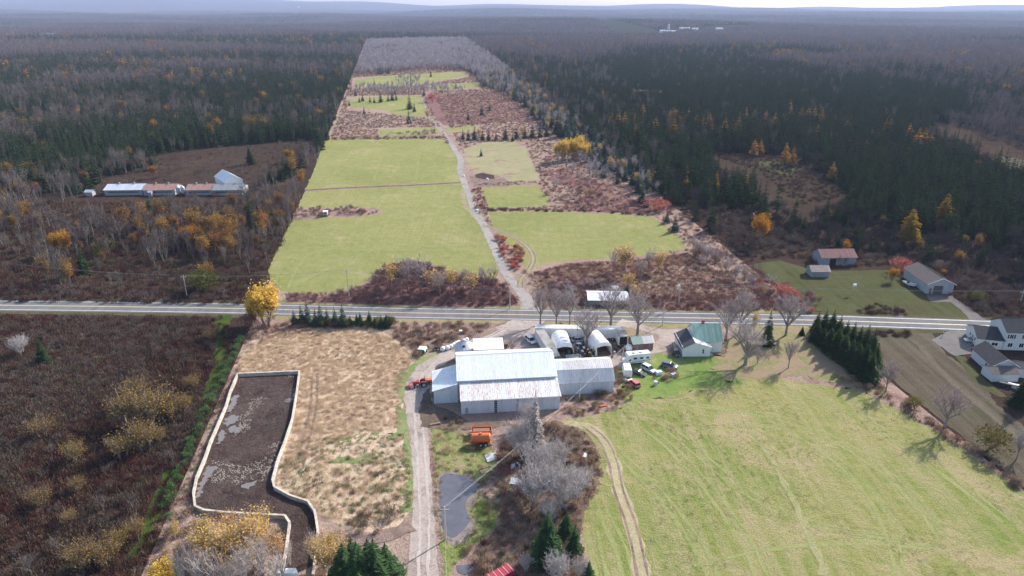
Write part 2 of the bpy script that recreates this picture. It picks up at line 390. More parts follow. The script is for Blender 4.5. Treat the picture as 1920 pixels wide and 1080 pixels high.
# verge: one grass; the lot's copy is brightened in colour, the other left darker
ribbon('road_verge', ROADC, 13.5, M_vergeD, 2, amp=.5, z=.030)
ribbon('road_verge', [(486, 579.8), (740, 586.3), (980, 590.5), (1220, 595), (1400, 598.2), (1506, 600.2)], 13.6, M_verge, 3, amp=.5, z=.040)
ribbon('gravel_shoulder', ROADC, 9.0, ground('shoulder_gravel', (.12, .11, .10), (.17, .155, .14), None, big=.1, mid=.5, fine=4, bstr=.4, bdist=.1), 3, amp=.12, z=.052)
ribbon('road', ROADC, 8.2, M_asphalt, 4, amp=.03, z=.075)
def line_paint(name, off, w, col, dashed=False):
    m = paint('road_paint_' + name, col, .6, var=.1, scale=8, dirt=(.2, .2, .2), dirt_amt=.35)
    C = []
    n = len(rc)
    for i in range(n - 1):
        p0 = rc[max(0, i - 1)]; p1 = rc[i]; p2 = rc[i + 1]; p3 = rc[min(n - 1, i + 2)]
        k = 24
        for j in range(k):
            t = j / k
            C.append(.5 * ((2 * p1) + (-p0 + p2) * t + (2 * p0 - 5 * p1 + 4 * p2 - p3) * t * t + (-p0 + 3 * p1 - 3 * p2 + p3) * t ** 3))
    C.append(rc[-1]); v = []; f = []
    for i, q in enumerate(C):
        d = (C[min(i + 1, len(C) - 1)] - C[max(i - 1, 0)]).normalized(); nn = Vector((-d.y, d.x, 0))
        for s in (-1, 1):
            e = q + nn * (off + s * w / 2); v.append((e.x, e.y, .082))
        if i: f.append((2 * i - 2, 2 * i, 2 * i + 1, 2 * i - 1))
    me = bpy.data.meshes.new(name); me.from_pydata(v, [], f); me.materials.append(m); me.update()
    tag(link(name, me), kind='structure')
line_paint('edge_line', 3.35, .20, (.75, .75, .73)); line_paint('edge_line', -3.35, .20, (.75, .75, .73))
line_paint('centre_line', .16, .16, (.70, .55, .30)); line_paint('centre_line', -.16, .16, (.70, .55, .30))
# lane across the road and loops off it
ribbon('gravel_lane', [(998, 586), (992, 568), (975, 545), (952, 518), (938, 490), (922, 455), (905, 420), (890, 395), (878, 362), (869, 338), (862, 318), (864, 300), (855, 285), (842, 264), (826, 243), (812, 228), (803, 210), (797, 195), (790, 178), (783, 160)], [9, 5, 3.6, 3.4, 3.4, 3.4, 3.4, 3.4, 3.4, 3.4, 3.8, 3.8, 3.4, 3.4, 3.2, 3.2, 3, 2.8, 2.6, 2.4], ground('grey_lane_gravel', (.25, .225, .215), (.34, .31, .29), (.20, .18, .13), big=.08, mid=.5, fine=4, bstr=.4, bdist=.08), 5)
ribbon('wheel_track', [(908, 423), (935, 432), (965, 446), (988, 462), (999, 480), (998, 495), (990, 508), (977, 524), (975, 540)], 2.6, M_paleturf, 4)
for off in (-.8, .8):
    pts = poly([(908, 423), (935, 432), (965, 446), (988, 462), (999, 480), (998, 495), (990, 508), (977, 524), (975, 540)])
    ribbon('wheel_rut', [(p.x + off, p.y) for p in pts], .5, M_dirt, 6, amp=.1, world=True)
ribbon('wheel_track', [(870, 345), (868, 365), (872, 385), (885, 400), (900, 415)], 2.4, M_paleturf, 4)
# yard and driveways
sheet('gravel_yard', [(905, 622), (935, 612), (960, 600), (1022, 602), (1012, 612), (1004, 630), (1010, 650), (1030, 668), (1090, 676), (1150, 668), (1180, 672), (1170, 690), (1120, 692), (1000, 690), (940, 680), (880, 668), (850, 672), (826, 690), (812, 705), (810, 740), (812, 760), (835, 768), (868, 780), (850, 792), (818, 796), (802, 800), (803, 830), (808, 900), (815, 980), (822, 1080), (830, 1200), (755, 1200), (763, 1080), (773, 960), (775, 900), (769, 820), (757, 745), (764, 712), (785, 684), (835, 657), (880, 640)], M_gravel, 5, amp=.35)
ribbon('loop_drive', [(1150, 672), (1190, 664), (1225, 655), (1250, 645), (1256, 634), (1240, 624), (1215, 617), (1185, 610), (1160, 604)], [4, 4.5, 5, 6, 6.5, 5, 4, 4.5, 6], M_gravel, 6, amp=.3)
sheet('loop_drive_apron', [(1225, 618), (1262, 617), (1290, 618), (1285, 632), (1258, 640), (1238, 630)], M_gravel, 4)
for off in (-.85, .85):
    pts = poly([(790, 1180), (793, 1080), (796, 980), (792, 900), (788, 830), (784, 770), (790, 720), (812, 688), (850, 662), (900, 640), (950, 615)])
    ribbon('wheel_rut', [(p.x + off, p.y) for p in pts], .55, ground('packed_gravel', (.36, .31, .28), (.44, .385, .35), (.30, .26, .235), big=.1, mid=.7, fine=4, bstr=.3, bdist=.05), 7, amp=.2, world=True)
sheet('dark_yard', [(805, 728), (812, 760), (840, 768), (862, 780), (880, 792), (950, 790), (960, 796), (900, 806), (830, 806), (790, 800), (786, 770), (792, 740)], M_darkdirt, 8, amp=.5)  # darker ground along the barn's left and front
sheet('dirt_patch', [(815, 690), (850, 680), (850, 690), (830, 700), (816, 706)], M_litter, 7, amp=.5)
ribbon('dirt_track', [(770, 985), (740, 1000), (700, 1012), (660, 1020)], [3.5, 3, 3, 2], M_dirt, 9, amp=.5)
ribbon('dirt_track', [(935, 618), (905, 628), (880, 632), (855, 634)], [3, 3, 2.5, 2], M_dirt, 7, amp=.4)
# pasture, lawn, leaf litter
sheet('pasture', [(1048, 788), (1100, 782), (1165, 765), (1195, 742), (1240, 722), (1300, 700), (1400, 700), (1500, 716), (1600, 730), (1680, 765), (1760, 812), (1860, 880), (1930, 935), (2060, 1040), (2060, 1280), (1140, 1280), (1112, 1080), (1088, 1010), (1090, 970), (1108, 930), (1115, 890), (1110, 850), (1092, 818), (1070, 800)], M_hayR, 2)
sheet('lawn', [(1150, 690), (1178, 668), (1240, 664), (1275, 668), (1345, 662), (1372, 680), (1420, 700), (1380, 722), (1290, 735), (1200, 752), (1165, 765), (1172, 735), (1160, 712)], M_lawn, 3, amp=2.5, step=.6)
sheet('lawn', [(1225, 603), (1300, 604), (1310, 613), (1262, 616), (1232, 615)], M_verge, 4)
sheet('leaf_litter', [(1335, 690), (1345, 660), (1360, 640), (1380, 622), (1440, 612), (1500, 614), (1530, 622), (1545, 650), (1590, 690), (1640, 722), (1700, 762), (1690, 775), (1640, 745), (1560, 715), (1480, 706), (1400, 712), (1360, 712)], M_litter, 4, amp=2.6, step=.5)
sheet('leaf_litter', [(1168, 612), (1195, 618), (1208, 628), (1200, 638), (1178, 640), (1170, 626)], M_litter, 4, amp=.4)
ribbon('wheel_track', [(1058, 792), (1100, 800), (1130, 825), (1150, 870), (1160, 920), (1185, 990), (1205, 1080), (1225, 1180)], [2, 2.6, 2.8, 2.8, 2.8, 2.8, 2.8, 2.8], ground('worn_track_turf', (.30, .26, .15), (.38, .33, .21), (.26, .27, .10), big=.1, mid=.6, fine=3, bstr=.8, bdist=.2), 4, amp=.5)
ribbon('wheel_track', [(1400, 790), (1450, 870), (1500, 960), (1545, 1080)], [.8, 1, 1.2, 1.2], ground('faint_track_turf', (.24, .24, .11), (.30, .275, .15), (.19, .22, .08), big=.1, mid=.6, fine=3, bstr=.8, bdist=.2), 4, amp=.5)
for off in (-.9, .9):
    pts = poly([(1100, 800), (1130, 825), (1150, 870), (1160, 920), (1185, 990), (1205, 1080), (1225, 1180)])
    ribbon('wheel_rut', [(p.x + off, p.y) for p in pts], .45, M_dirt, 5, amp=.12, world=True)
    pts = poly([(590, 705), (588, 760), (575, 820), (560, 880)])
    ribbon('wheel_rut', [(p.x + off * .8, p.y) for p in pts], .6, M_dirt, 4, amp=.12, world=True)
M_rut = ground('pale_rut_turf', (.205, .228, .085), (.265, .258, .118), (.17, .215, .068), big=.1, mid=.6, fine=3, bstr=.6, bdist=.15)
for q, w_ in (([(1200, 800), (1260, 850), (1330, 930), (1390, 1020), (1420, 1090)], .7), ([(1150, 850), (1220, 920), (1290, 1010), (1330, 1090)], .8), ([(1230, 790), (1300, 850), (1400, 930), (1520, 985), (1660, 1010)], .6), ([(1290, 760), (1400, 775), (1500, 800), (1600, 850), (1700, 930), (1760, 1010)], .6), ([(1120, 960), (1150, 1020), (1170, 1090)], .8), ([(1380, 800), (1480, 810), (1600, 900), (1660, 1000), (1680, 1090)], .7), ([(1300, 1060), (1450, 1030), (1600, 1020), (1750, 1030)], .6), ([(1500, 740), (1590, 775), (1680, 830), (1780, 900), (1880, 980)], .7), ([(1100, 1000), (1120, 1090)], .9)):
    pts = poly(q); ribbon('wheel_rut', [(p.x, p.y) for p in pts], w_ * 1.1, M_rut, 3, amp=.25, world=True); ribbon('wheel_rut', [(p.x + 1.9, p.y + .6) for p in pts], w_ * .8, M_rut, 3, amp=.25, world=True)
for q in ([(540, 540), (560, 500), (600, 470), (760, 460), (900, 470)], [(560, 530), (700, 470), (860, 440)], [(620, 340), (640, 300), (660, 270)], [(700, 338), (715, 300), (728, 268)], [(780, 338), (785, 300), (790, 268)], [(960, 480), (1060, 470), (1180, 465), (1260, 455)], [(950, 430), (1080, 420), (1230, 425)]):
    pts = poly(q); ribbon('mower_line', [(p.x, p.y) for p in pts], .9, M_rut, 3, amp=.3, world=True)
# rough ground between the drive and the pasture, with the pond
sheet('green_bank', [(808, 790), (830, 808), (878, 812), (930, 850), (930, 880), (905, 900), (910, 935), (935, 960), (930, 990), (905, 1010), (880, 1030), (850, 1060), (850, 1100), (834, 1100), (822, 960), (812, 860)], ground('rough_green_bank', (.15, .20, .05), (.27, .25, .12), (.31, .24, .16), big=.08, mid=.4, fine=2.4, bstr=1, bdist=.4), 3, amp=.8)
sheet('dark_thicket_floor', [(935, 850), (960, 800), (1040, 790), (1090, 805), (1120, 840), (1130, 890), (1100, 950), (1085, 1010), (1110, 1100), (880, 1100), (885, 1030), (915, 1010), (940, 985), (935, 940), (925, 900)], ground('dark_thicket_soil', (.12, .08, .066), (.20, .145, .115), (.24, .165, .125), big=.08, mid=.4, fine=2, bstr=1, bdist=.5), 4, amp=1.2, step=.6)
sheet('pond_bank', [(822, 890), (838, 884), (870, 888), (900, 904), (908, 918), (900, 932), (886, 945), (884, 960), (892, 985), (885, 1003), (868, 1018), (845, 1022), (830, 1008), (824, 965), (819, 922)], ground('silty_bank', (.19, .155, .14), (.28, .235, .215), (.17, .16, .09), big=.1, mid=.6, fine=4, bstr=.6, bdist=.2), 5, amp=1.3, step=.6)
mw, nt, b = newmat('pond_water')
nw = noise_n(nt, objvec(nt), .5, 4); nt.links.new(ramp(nt, nw, [(.3, (.085, .085, .10)), (.7, (.125, .12, .135))]), b.inputs['Base Color'])
b.inputs['Roughness'].default_value = .12; bump(nt, b, noise_n(nt, objvec(nt), 6, 3), .08, .03)
sheet('pond_water', [(824, 896), (838, 888), (867, 892), (889, 905), (898, 913), (892, 923), (877, 935), (872, 950), (879, 967), (880, 979), (870, 993), (858, 1006), (847, 1010), (835, 1003), (827, 967), (823, 926)], mw, 7, amp=.35)
sheet('ditch_water', [(856, 1062), (880, 1058), (896, 1064), (893, 1076), (870, 1080), (858, 1074)], mw, 6, amp=.5)
# outside the lot: right
sheet('dull_lawn', [(1408, 496), (1460, 488), (1513, 503), (1560, 508), (1663, 506), (1707, 538), (1780, 556), (1815, 578), (1848, 602), (1700, 598), (1593, 590), (1530, 583), (1514, 578)], M_dullturf, 2)
ribbon('gravel_drive', [(1770, 553), (1800, 572), (1825, 592), (1838, 604)], [3.5, 3.5, 4, 6], ground('dull_gravel', (.12, .105, .095), (.17, .155, .145), None, big=.1, mid=.5, fine=4, bstr=.4, bdist=.1), 4, amp=.3)
sheet('garage_forecourt', [(1736, 549), (1760, 552), (1790, 550), (1782, 566), (1745, 566)], MATS['dull_gravel'], 4)
ribbon('gravel_drive', [(1660, 578), (1680, 588), (1700, 604)], [2, 2.5, 4], MATS['dull_gravel'], 4, amp=.3)
sheet('khaki_field', [(1640, 628), (1745, 620), (1775, 665), (1830, 700), (1870, 760), (1960, 830), (2060, 900), (2060, 1020), (1935, 925), (1800, 815), (1700, 735), (1650, 690)], M_khaki, 2)
sheet('gravel_parking', [(1746, 638), (1782, 619), (1850, 624), (1840, 640), (1822, 648), (1822, 663), (1790, 668)], ground('parking_gravel', (.145, .137, .13), (.19, .18, .17), None, big=.1, mid=.5, fine=4, bstr=.4, bdist=.08), 4, amp=.3)
ribbon('green_margin', [(1800, 668), (1825, 700), (1855, 728), (1880, 745)], [2, 3, 3, 2], M_dullturf, 4)
ribbon('wheel_track', [(1690, 628), (1725, 650), (1760, 690), (1800, 730), (1860, 780), (1940, 850)], 1.4, ground('worn_khaki', (.10, .088, .066), (.135, .118, .09), None, big=.1, mid=.5, fine=3, bstr=.5, bdist=.1), 3, amp=.4)
sheet('clearing', [(1326, 288), (1412, 290), (1478, 294), (1522, 316), (1592, 366), (1545, 387), (1495, 388), (1453, 366), (1428, 324), (1353, 320)], M_dullbrown, 2, amp=1)
sheet('clearing_turf', [(1415, 302), (1460, 304), (1508, 318), (1480, 330), (1435, 320)], M_dullturf, 3, amp=1)
sheet('clearing', [(1745, 228), (1828, 245), (1912, 276), (1990, 300), (1920, 299), (1862, 291), (1828, 268), (1757, 254)], M_dullbrown, 2, amp=1)
sheet('stubble_field', [(1862, 294), (1925, 297), (2000, 310), (1925, 322), (1890, 318)], M_khaki, 2, amp=1)
sheet('clearing', [(1282, 392), (1403, 395), (1395, 430), (1470, 455), (1560, 480), (1700, 490), (1690, 505), (1560, 505), (1460, 487), (1410, 495), (1350, 445)], M_dullbrown, 2, amp=1)
sheet('stubble_field', [(1180, 166), (1249, 170), (1243, 179), (1190, 182)], M_khaki, 2, amp=.5)
sheet('dull_meadow', [(1075, 130), (1130, 128), (1135, 133), (1080, 136)], M_khaki, 2, amp=.5)
# outside the lot: left
sheet('left_meadow', [(225, 305), (330, 285), (450, 272), (602, 262), (592, 296), (540, 318), (480, 325), (400, 322), (300, 318)], M_dullbrown, 2, amp=1)
sheet('farm_lane', [(300, 318), (420, 316), (480, 332), (500, 345), (480, 372), (200, 380), (150, 366), (200, 330)], M_dullbrown, 3, amp=1)
sheet('stubble_field', [(70, 396), (110, 388), (165, 387), (176, 398), (150, 412), (95, 414)], M_khaki, 2, amp=.5)
ribbon('grass_path', [(418, 592), (412, 640), (408, 690), (385, 760), (350, 830), (315, 900), (285, 970), (255, 1050)], [5, 4.5, 3.5, 3, 3, 3, 2.6, 2.4], ground('path_grass', (.035, .062, .012), (.065, .085, .022), None, big=.1, mid=.5, fine=3, bstr=.8, bdist=.2), 3, amp=.6)
def far_sheet(name, pts, m):
    """a field on rolling land far off: a grid draped over the terrain"""
    pts = [P(*q) for q in pts]; x0 = min(p.x for p in pts); x1 = max(p.x for p in pts); y0 = min(p.y for p in pts); y1 = max(p.y for p in pts)
    N = 24; v = []; f = []; X = np.linspace(x0, x1, N); Y = np.linspace(y0, y1, N)
    for y in Y:
        for x in X: v.append((x, y, float(terr(x, y)) + 1.2))
    xy = [(p.x, p.y) for p in pts]
    for j in range(N - 1):
        for i in range(N - 1):
            if inpoly(np.array([(X[i] + X[i + 1]) / 2]), np.array([(Y[j] + Y[j + 1]) / 2]), xy)[0]: f.append((j * N + i, j * N + i + 1, (j + 1) * N + i + 1, (j + 1) * N + i))
    me = bpy.data.meshes.new(name); me.from_pydata(v, [], f); me.materials.append(m); me.update(); tag(link(name, me), kind='structure')
def inpoly(x, y, pts):
    r = np.zeros(len(x), bool); n = len(pts); j = n - 1
    for i in range(n):
        xi, yi = pts[i]; xj, yj = pts[j]
        c = ((yi > y) != (yj > y)) & (x < (xj - xi) * (y - yi) / (yj - yi + 1e-12) + xi)
        r ^= c; j = i
    return r
FARF = [[(1105, 44), (1140, 41), (1165, 50), (1240, 60), (1250, 68), (1190, 70), (1150, 62)], [(1310, 56), (1400, 53), (1410, 57), (1320, 62)], [(1540, 50), (1640, 52), (1650, 56), (1560, 55)], [(300, 66), (380, 62), (400, 66), (310, 71)], [(700, 60), (860, 62), (860, 66), (720, 66)]]
for q in FARF: far_sheet('distant_field', q, ground('distant_turf', (.024, .030, .018), (.038, .040, .024), (.036, .032, .025), big=.004, mid=.03, fine=.3, bstr=.2))

# ------------------------------------------------------------------ plants: shapes
bark = paint('grey_bark', (.17, .15, .135), .9, var=.3, scale=3)
darkbark = paint('dark_bark', (.075, .058, .048), .9, var=.3, scale=3)
palebark = paint('pale_birch_bark', (.52, .48, .44), .8, var=.2, scale=4, dirt=(.06, .05, .05), dirt_amt=.3)
twig_d = foliage('dull_twigs', [(.125, .098, .088), (.17, .138, .126), (.14, .10, .082), (.09, .064, .058)], .1, .25)
twig_k = foliage('dark_scrub_twigs', [(.062, .052, .052), (.082, .068, .066), (.07, .052, .05), (.05, .045, .04)], .1, .25)
twig_p = foliage('pale_twigs', [(.38, .32, .31), (.45, .395, .38), (.37, .285, .28)], .1, .2)
twig_m = foliage('mauve_twigs', [(.15, .085, .085), (.20, .125, .12), (.17, .10, .095)], .1, .25)
fol_sp = foliage('dark_needles', [(.026, .050, .018), (.040, .064, .022), (.032, .056, .026), (.056, .072, .026)], .12, .3, .5)
fol_spl = foliage('brightened_needles', [(.06, .10, .075), (.08, .115, .078), (.065, .105, .09)], .15, .3, .5)  # lot conifers: blue-green, lightened to carry the lot's brightening
fol_bright = foliage('bright_green_needles', [(.040, .080, .034), (.058, .098, .038), (.044, .080, .044)], .2, .3, .6)
fol_larch = foliage('golden_larch_needles', [(.42, .235, .06), (.50, .29, .07), (.34, .20, .06)], .3, .3, .6)
fol_gold = foliage('dull_gold_leaves', [(.25, .15, .05), (.33, .19, .045), (.19, .125, .055), (.30, .14, .045)], .3, .35, .5)
fol_yel = foliage('bright_yellow_leaves', [(.62, .41, .08), (.70, .48, .10), (.55, .38, .10)], .35, .3, .6)
fol_pale = foliage('pale_yellow_leaves', [(.48, .34, .12), (.55, .36, .12), (.45, .28, .13)], .35, .3, .6)
fol_red = foliage('red_sumac_leaves', [(.38, .10, .09), (.44, .16, .13), (.30, .09, .085)], .3, .3, .8)
fol_tanb = foliage('tan_shrub_leaves', [(.34, .23, .155), (.28, .19, .14), (.38, .28, .19), (.26, .16, .12)], .2, .3, .8)
fol_mar = foliage('maroon_shrub_leaves', [(.17, .08, .08), (.22, .115, .105), (.25, .16, .13)], .15, .3, .8)  # lighter lot copy of the dark maroon leaves, brightening painted in
fol_mard = foliage('dark_maroon_leaves', [(.085, .030, .033), (.115, .045, .045), (.13, .065, .055)], .15, .3, .8)
fol_olive = foliage('olive_shrub_leaves', [(.13, .125, .04), (.17, .14, .05), (.10, .11, .035)], .25, .3, .8)
fol_grn = foliage('green_shrub_leaves', [(.085, .16, .055), (.11, .185, .065), (.075, .14, .055)], .3, .3, .8)
fol_brk = foliage('dull_weeds', [(.11, .062, .045), (.145, .098, .07), (.10, .044, .04), (.17, .135, .10), (.115, .095, .052), (.15, .075, .062)], .1, .3, 1)
fol_straw = foliage('dry_grass_blades', [(.60, .47, .32), (.68, .54, .39), (.52, .39, .27), (.48, .36, .25)], .3, .25, 1)
fol_turf = foliage('turf_blades', [(.27, .28, .10), (.33, .31, .14), (.36, .32, .17)], .3, .25, 1)

def sp_mesh(name, seed, h=12, r=2.4, whorls=20, nb=10, spray=4, mat=None, base=.06, droop=.28, power=.85, tm=None):
    """trunk and a crown of drooping branches, each with side sprays"""
    R = random.Random(seed); c = MB()
    for i in range(whorls):
        t = (i + R.random() * .6) / whorls
        z = h * (base + (1 - base) * t) * .97
        rr = r * ((1 - t) ** power) * (.85 + .3 * R.random()) + .12
        n = max(4, int(nb * (1 - t * .5))); a0 = R.random() * 6.28
        for k in range(n):
            a = a0 + 6.283 * k / n + R.uniform(-.25, .25); L = rr * R.uniform(.72, 1.12)
            ca, sa = math.cos(a), math.sin(a); lift = .12 * h / whorls * R.uniform(0, 3)
            dz = L * droop * R.uniform(.5, 1.4)
            p0 = Vector((0, 0, z + lift)); tip = Vector((ca * L, sa * L, z - dz))
            mid = p0.lerp(tip, .55) + Vector((0, 0, .10 * L)); wd = L * R.uniform(.22, .36); s = Vector((-sa, ca, 0))
            c.face([p0, mid - s * wd + Vector((0, 0, -.12 * L)), tip, mid]); c.face([p0, mid, tip, mid + s * wd + Vector((0, 0, -.12 * L))])
            for q in range(spray):
                u = .35 + .6 * q / max(1, spray); b = p0.lerp(tip, u); sgn = 1 if q % 2 else -1
                e = b + s * sgn * wd * R.uniform(.9, 1.5) + Vector((ca, sa, 0)) * L * .22 + Vector((0, 0, -R.uniform(.05, .22) * L))
                c.face([b, b + Vector((ca, sa, 0)) * L * .2, e])
    c.face([(0.14, 0, h * .93), (-.1, .1, h * .93), (0, 0, h)]); c.face([(0, .14, h * .93), (0, -.14, h * .93), (0, 0, h)])
    tr = MB().tube((0, 0, -.3), (0, 0, h * .95), .02 * h * .8, .02, 6)
    return c.mesh(name + '_crown', mat or fol_sp), tr.mesh(name + '_trunk', tm or darkbark), h
def limb_tree(seed, h, spread, levels=3, twigs=700, tw=.035, tl=.9, up=.55, trunk_frac=.28, leaves=0, leaf=.16, leaf_low=.2, split=5, multi=1, rt=.022):
    """trunk(s), limbs, boughs and fine twigs; leaves optional"""
    R = random.Random(seed); tr = MB(); tw_b = MB(); lf = MB(); ends = []
    def grow(p, d, L, r, lev):
        e = p + d * L
        tr.tube(p, e, r, r * .6, 5 if lev < 2 else 3, cap=False)
        if lev >= levels:
            ends.append((p, e)); return
        n = split if lev == 0 else R.randint(3, 4)
        for k in range(n):
            u = R.uniform(.35, 1.0) if lev else R.uniform(.55, 1.0)
            s = p.lerp(e, u); a = 6.283 * k / n + R.uniform(-.5, .5)
            side = Vector((math.cos(a), math.sin(a), 0)); out = spread * R.uniform(.6, 1.2)
            nd = (d * .55 + side * out + Vector((0, 0, up))).normalized()
            grow(s, nd, L * R.uniform(.62, .9) * (1.25 if lev == 0 else 1), r * .5, lev + 1)
        if lev: ends.append((p.lerp(e, .5), e))
        else: grow(e, (d + Vector((R.uniform(-.15, .15), R.uniform(-.15, .15), 0))).normalized(), L * .8, r * .6, 1)
    for m_ in range(multi):
        a = 6.283 * m_ / max(1, multi) + seed; tilt = 0 if multi == 1 else R.uniform(.12, .32)
        grow(Vector((math.cos(a) * .3 * (multi > 1), math.sin(a) * .3 * (multi > 1), -.2)), Vector((math.cos(a) * tilt, math.sin(a) * tilt, 1)).normalized(), h * trunk_frac, h * rt / (multi ** .4), 0)
    zmax = max(e.z for _, e in ends); k = h * .93 / zmax
    tr.v = [(x * k, y * k, z * k) for x, y, z in tr.v]; ends = [(a * k, b * k) for a, b in ends]
    for i in range(twigs):
        a, b = R.choice(ends); p = a.lerp(b, R.uniform(.1, 1.05)); d = (b - a).normalized()
        q = Vector((R.gauss(0, 1), R.gauss(0, 1), R.gauss(.35, .8))).normalized()
        d2 = (d * .8 + q * .9).normalized(); L = tl * R.uniform(.5, 1.3); s = d2.cross(Vector((R.random() - .5, R.random() - .5, R.random() - .5))).normalized() * tw
        tw_b.face([p - s, p + s, p + d2 * L])
        m = p + d2 * L * .5; q2 = (d2 + Vector((R.gauss(0, .6), R.gauss(0, .6), R.gauss(.2, .5)))).normalized()
        tw_b.face([m - s * .7, m + s * .7, m + q2 * L * .6])
    for i in range(leaves):
        a, b = R.choice(ends); p = a.lerp(b, R.uniform(0, 1.2)) + Vector((R.gauss(0, 1), R.gauss(0, 1), R.gauss(0, 1))) * tl * .55
        if p.z < h * leaf_low: continue
        n1 = Vector((R.gauss(0, 1), R.gauss(0, 1), R.gauss(.5, 1))).normalized(); s = n1.orthogonal().normalized(); t = n1.cross(s); w = leaf * R.uniform(.6, 1.4)
        lf.face([p - s * w, p + t * w, p + s * w, p - t * w])
    return tr, tw_b, lf, h
def bush_mb(seed, r, h, n, leaf, up=.5):
    """a shrub: stems fanning out, small leaves and twigs through a lumpy dome"""
    R = random.Random(seed); b = MB(); lob = [(R.uniform(-.5, .5) * r, R.uniform(-.5, .5) * r, R.uniform(.45, .7) * h, R.uniform(.35, .6)) for _ in range(6)]
    for i in range(n):
        lx, ly, lz, lr = R.choice(lob); d = Vector((R.gauss(0, 1), R.gauss(0, 1), R.gauss(.2, .9))).normalized() * R.uniform(.55, 1.05)
        p = Vector((lx + d.x * lr * r, ly + d.y * lr * r, max(.03, lz + d.z * lr * h * .75)))
        n1 = Vector((R.gauss(0, 1), R.gauss(0, 1), R.gauss(up, .7))).normalized(); s = n1.orthogonal().normalized(); t = n1.cross(s); w = leaf * R.uniform(.5, 1.4)
        if i % 3: b.face([p - s * w, p + t * w, p + s * w])
        else: b.face([p - s * w * .18, p + s * w * .18, p + Vector((d.x * .5, d.y * .5, .9)).normalized() * w * 3.2])
    for i in range(max(4, n // 30)):
        a = R.random() * 6.28; e = Vector((math.cos(a) * r * .6, math.sin(a) * r * .6, h * R.uniform(.6, 1)))
        b.face([(-.03, 0, 0), (.03, 0, 0), e])
    return b
def join(parts):
    """(mesh builder, material) pairs -> one mesh"""
    o = MB(); mats = []
    for b, m in parts:
        n = len(o.v); o.v += b.v; o.f += [tuple(i + n for i in f) for f in b.f]; o.m += [len(mats)] * len(b.f); mats.append(m)
    return o, mats
def me_join(name, parts):
    o, mats = join(parts); return o.mesh(name, mats)

# kinds: each a list of (crown mesh, trunk mesh, height) for near trees and one joined mesh for far ones
def conifer_kind(nm, mat, n, h, r, **kw):
    return [sp_mesh(nm, 100 + i * 7 + len(nm), h * (1 + .08 * i), r * (1 + .1 * ((i * 37) % 3 - 1)), mat=mat, **kw) for i in range(n)]
def mb_of(me, mi=0):
    b = MB(); b.v = [tuple(v.co) for v in me.vertices]; b.f = [tuple(p.vertices) for p in me.polygons]; b.m = [0] * len(b.f); return b
def lowset(nm, near_kind, tm=None):
    out = []
    for c, t, h in near_kind:
        parts = []
        for mi, m in enumerate(c.materials):
            b = MB(); b.v = [tuple(v.co) for v in c.vertices]; b.f = [tuple(p.vertices) for p in c.polygons if p.material_index == mi]; b.m = [0] * len(b.f)
            used = sorted({i for f in b.f for i in f}); ix = {u: k for k, u in enumerate(used)}
            b.v = [b.v[u] for u in used]; b.f = [tuple(ix[i] for i in f) for f in b.f]; parts.append((b, m))
        out.append((me_join(nm, parts + [(mb_of(t), t.materials[0])]), h))
    return out
K = {}
K['spruce'] = conifer_kind('spruce', fol_sp, 3, 12, 2.7, whorls=22, nb=11, spray=5)
K['spruce_mid'] = lowset('spruce', conifer_kind('spruce', fol_sp, 4, 11.5, 2.9, whorls=13, nb=8, spray=2, power=.75))
K['spruce_light'] = conifer_kind('blue_spruce', fol_spl, 3, 10, 2.6, whorls=17, nb=9, spray=3)  # lit copy of the spruce, crown in the lightened needles
K['spruce_bright'] = conifer_kind('green_spruce', fol_bright, 3, 9, 2.7, whorls=20, nb=11, spray=6)
K['larch'] = lowset('larch', conifer_kind('larch', fol_larch, 3, 10.5, 2.7, whorls=14, nb=8, spray=3, droop=.1, base=.15, power=.65))
K['far_spruce'] = lowset('spruce', conifer_kind('spruce', fol_sp, 3, 11.5, 3.1, whorls=7, nb=6, spray=0, power=.75))
K['far_spruce_light'] = lowset('spruce', conifer_kind('spruce', fol_spl, 2, 11, 2.4, whorls=8, nb=6, spray=0))
def hard_kind(nm, tmat, wmat, n, h, lmat=None, **kw):
    out = []
    for i in range(n):
        tr, tw, lf, hh = limb_tree(50 + i * 13 + len(nm), h * (1 + .07 * i), **kw)
        parts = [(tw, wmat)] + ([(lf, lmat)] if lmat else [])
        out.append((me_join(nm + '_crown', parts), tr.mesh(nm + '_trunk', tmat), hh))
    return out
K['bare'] = hard_kind('maple', paint('pale_grey_bark', (.24, .205, .19), .9, var=.3, scale=3), twig_p, 3, 12, spread=.7, levels=3, twigs=2600, tw=.022, tl=.9, split=6)
K['bare_dead'] = hard_kind('alder', paint('silver_bark', (.36, .33, .32), .9, var=.25), foliage('silver_twigs', [(.44, .40, .385), (.52, .475, .46)], .1, .2), 3, 9, spread=.8, levels=3, twigs=1700, tw=.03, tl=.9, split=7, multi=3)
K['birch_bare'] = hard_kind('birch', palebark, foliage('pinkish_twigs', [(.36, .27, .25), (.42, .33, .30)], .1, .2), 3, 11, spread=.42, levels=3, twigs=420, tw=.02, tl=.8, split=6, multi=2, up=.9, rt=.018)
K['grey_larch'] = [sp_mesh('grey_larch', 300 + i, 13, 2.2, 26, 10, 6, mat=foliage('grey_larch_twigs', [(.30, .27, .25), (.36, .32, .30)], .1, .3), droop=.05, base=.08, tm=bark) for i in range(2)]
K['birch_yel'] = hard_kind('birch', palebark, twig_p, 3, 10, lmat=fol_pale, spread=.45, levels=3, twigs=500, tw=.02, tl=.8, leaves=2400, leaf=.12, multi=2, up=.9, rt=.014)
K['yellow'] = hard_kind('poplar', bark, twig_p, 2, 10, lmat=fol_yel, spread=.5, levels=3, twigs=200, tw=.02, tl=.85, leaves=6000, leaf=.16, multi=4, up=1.3, leaf_low=.04)
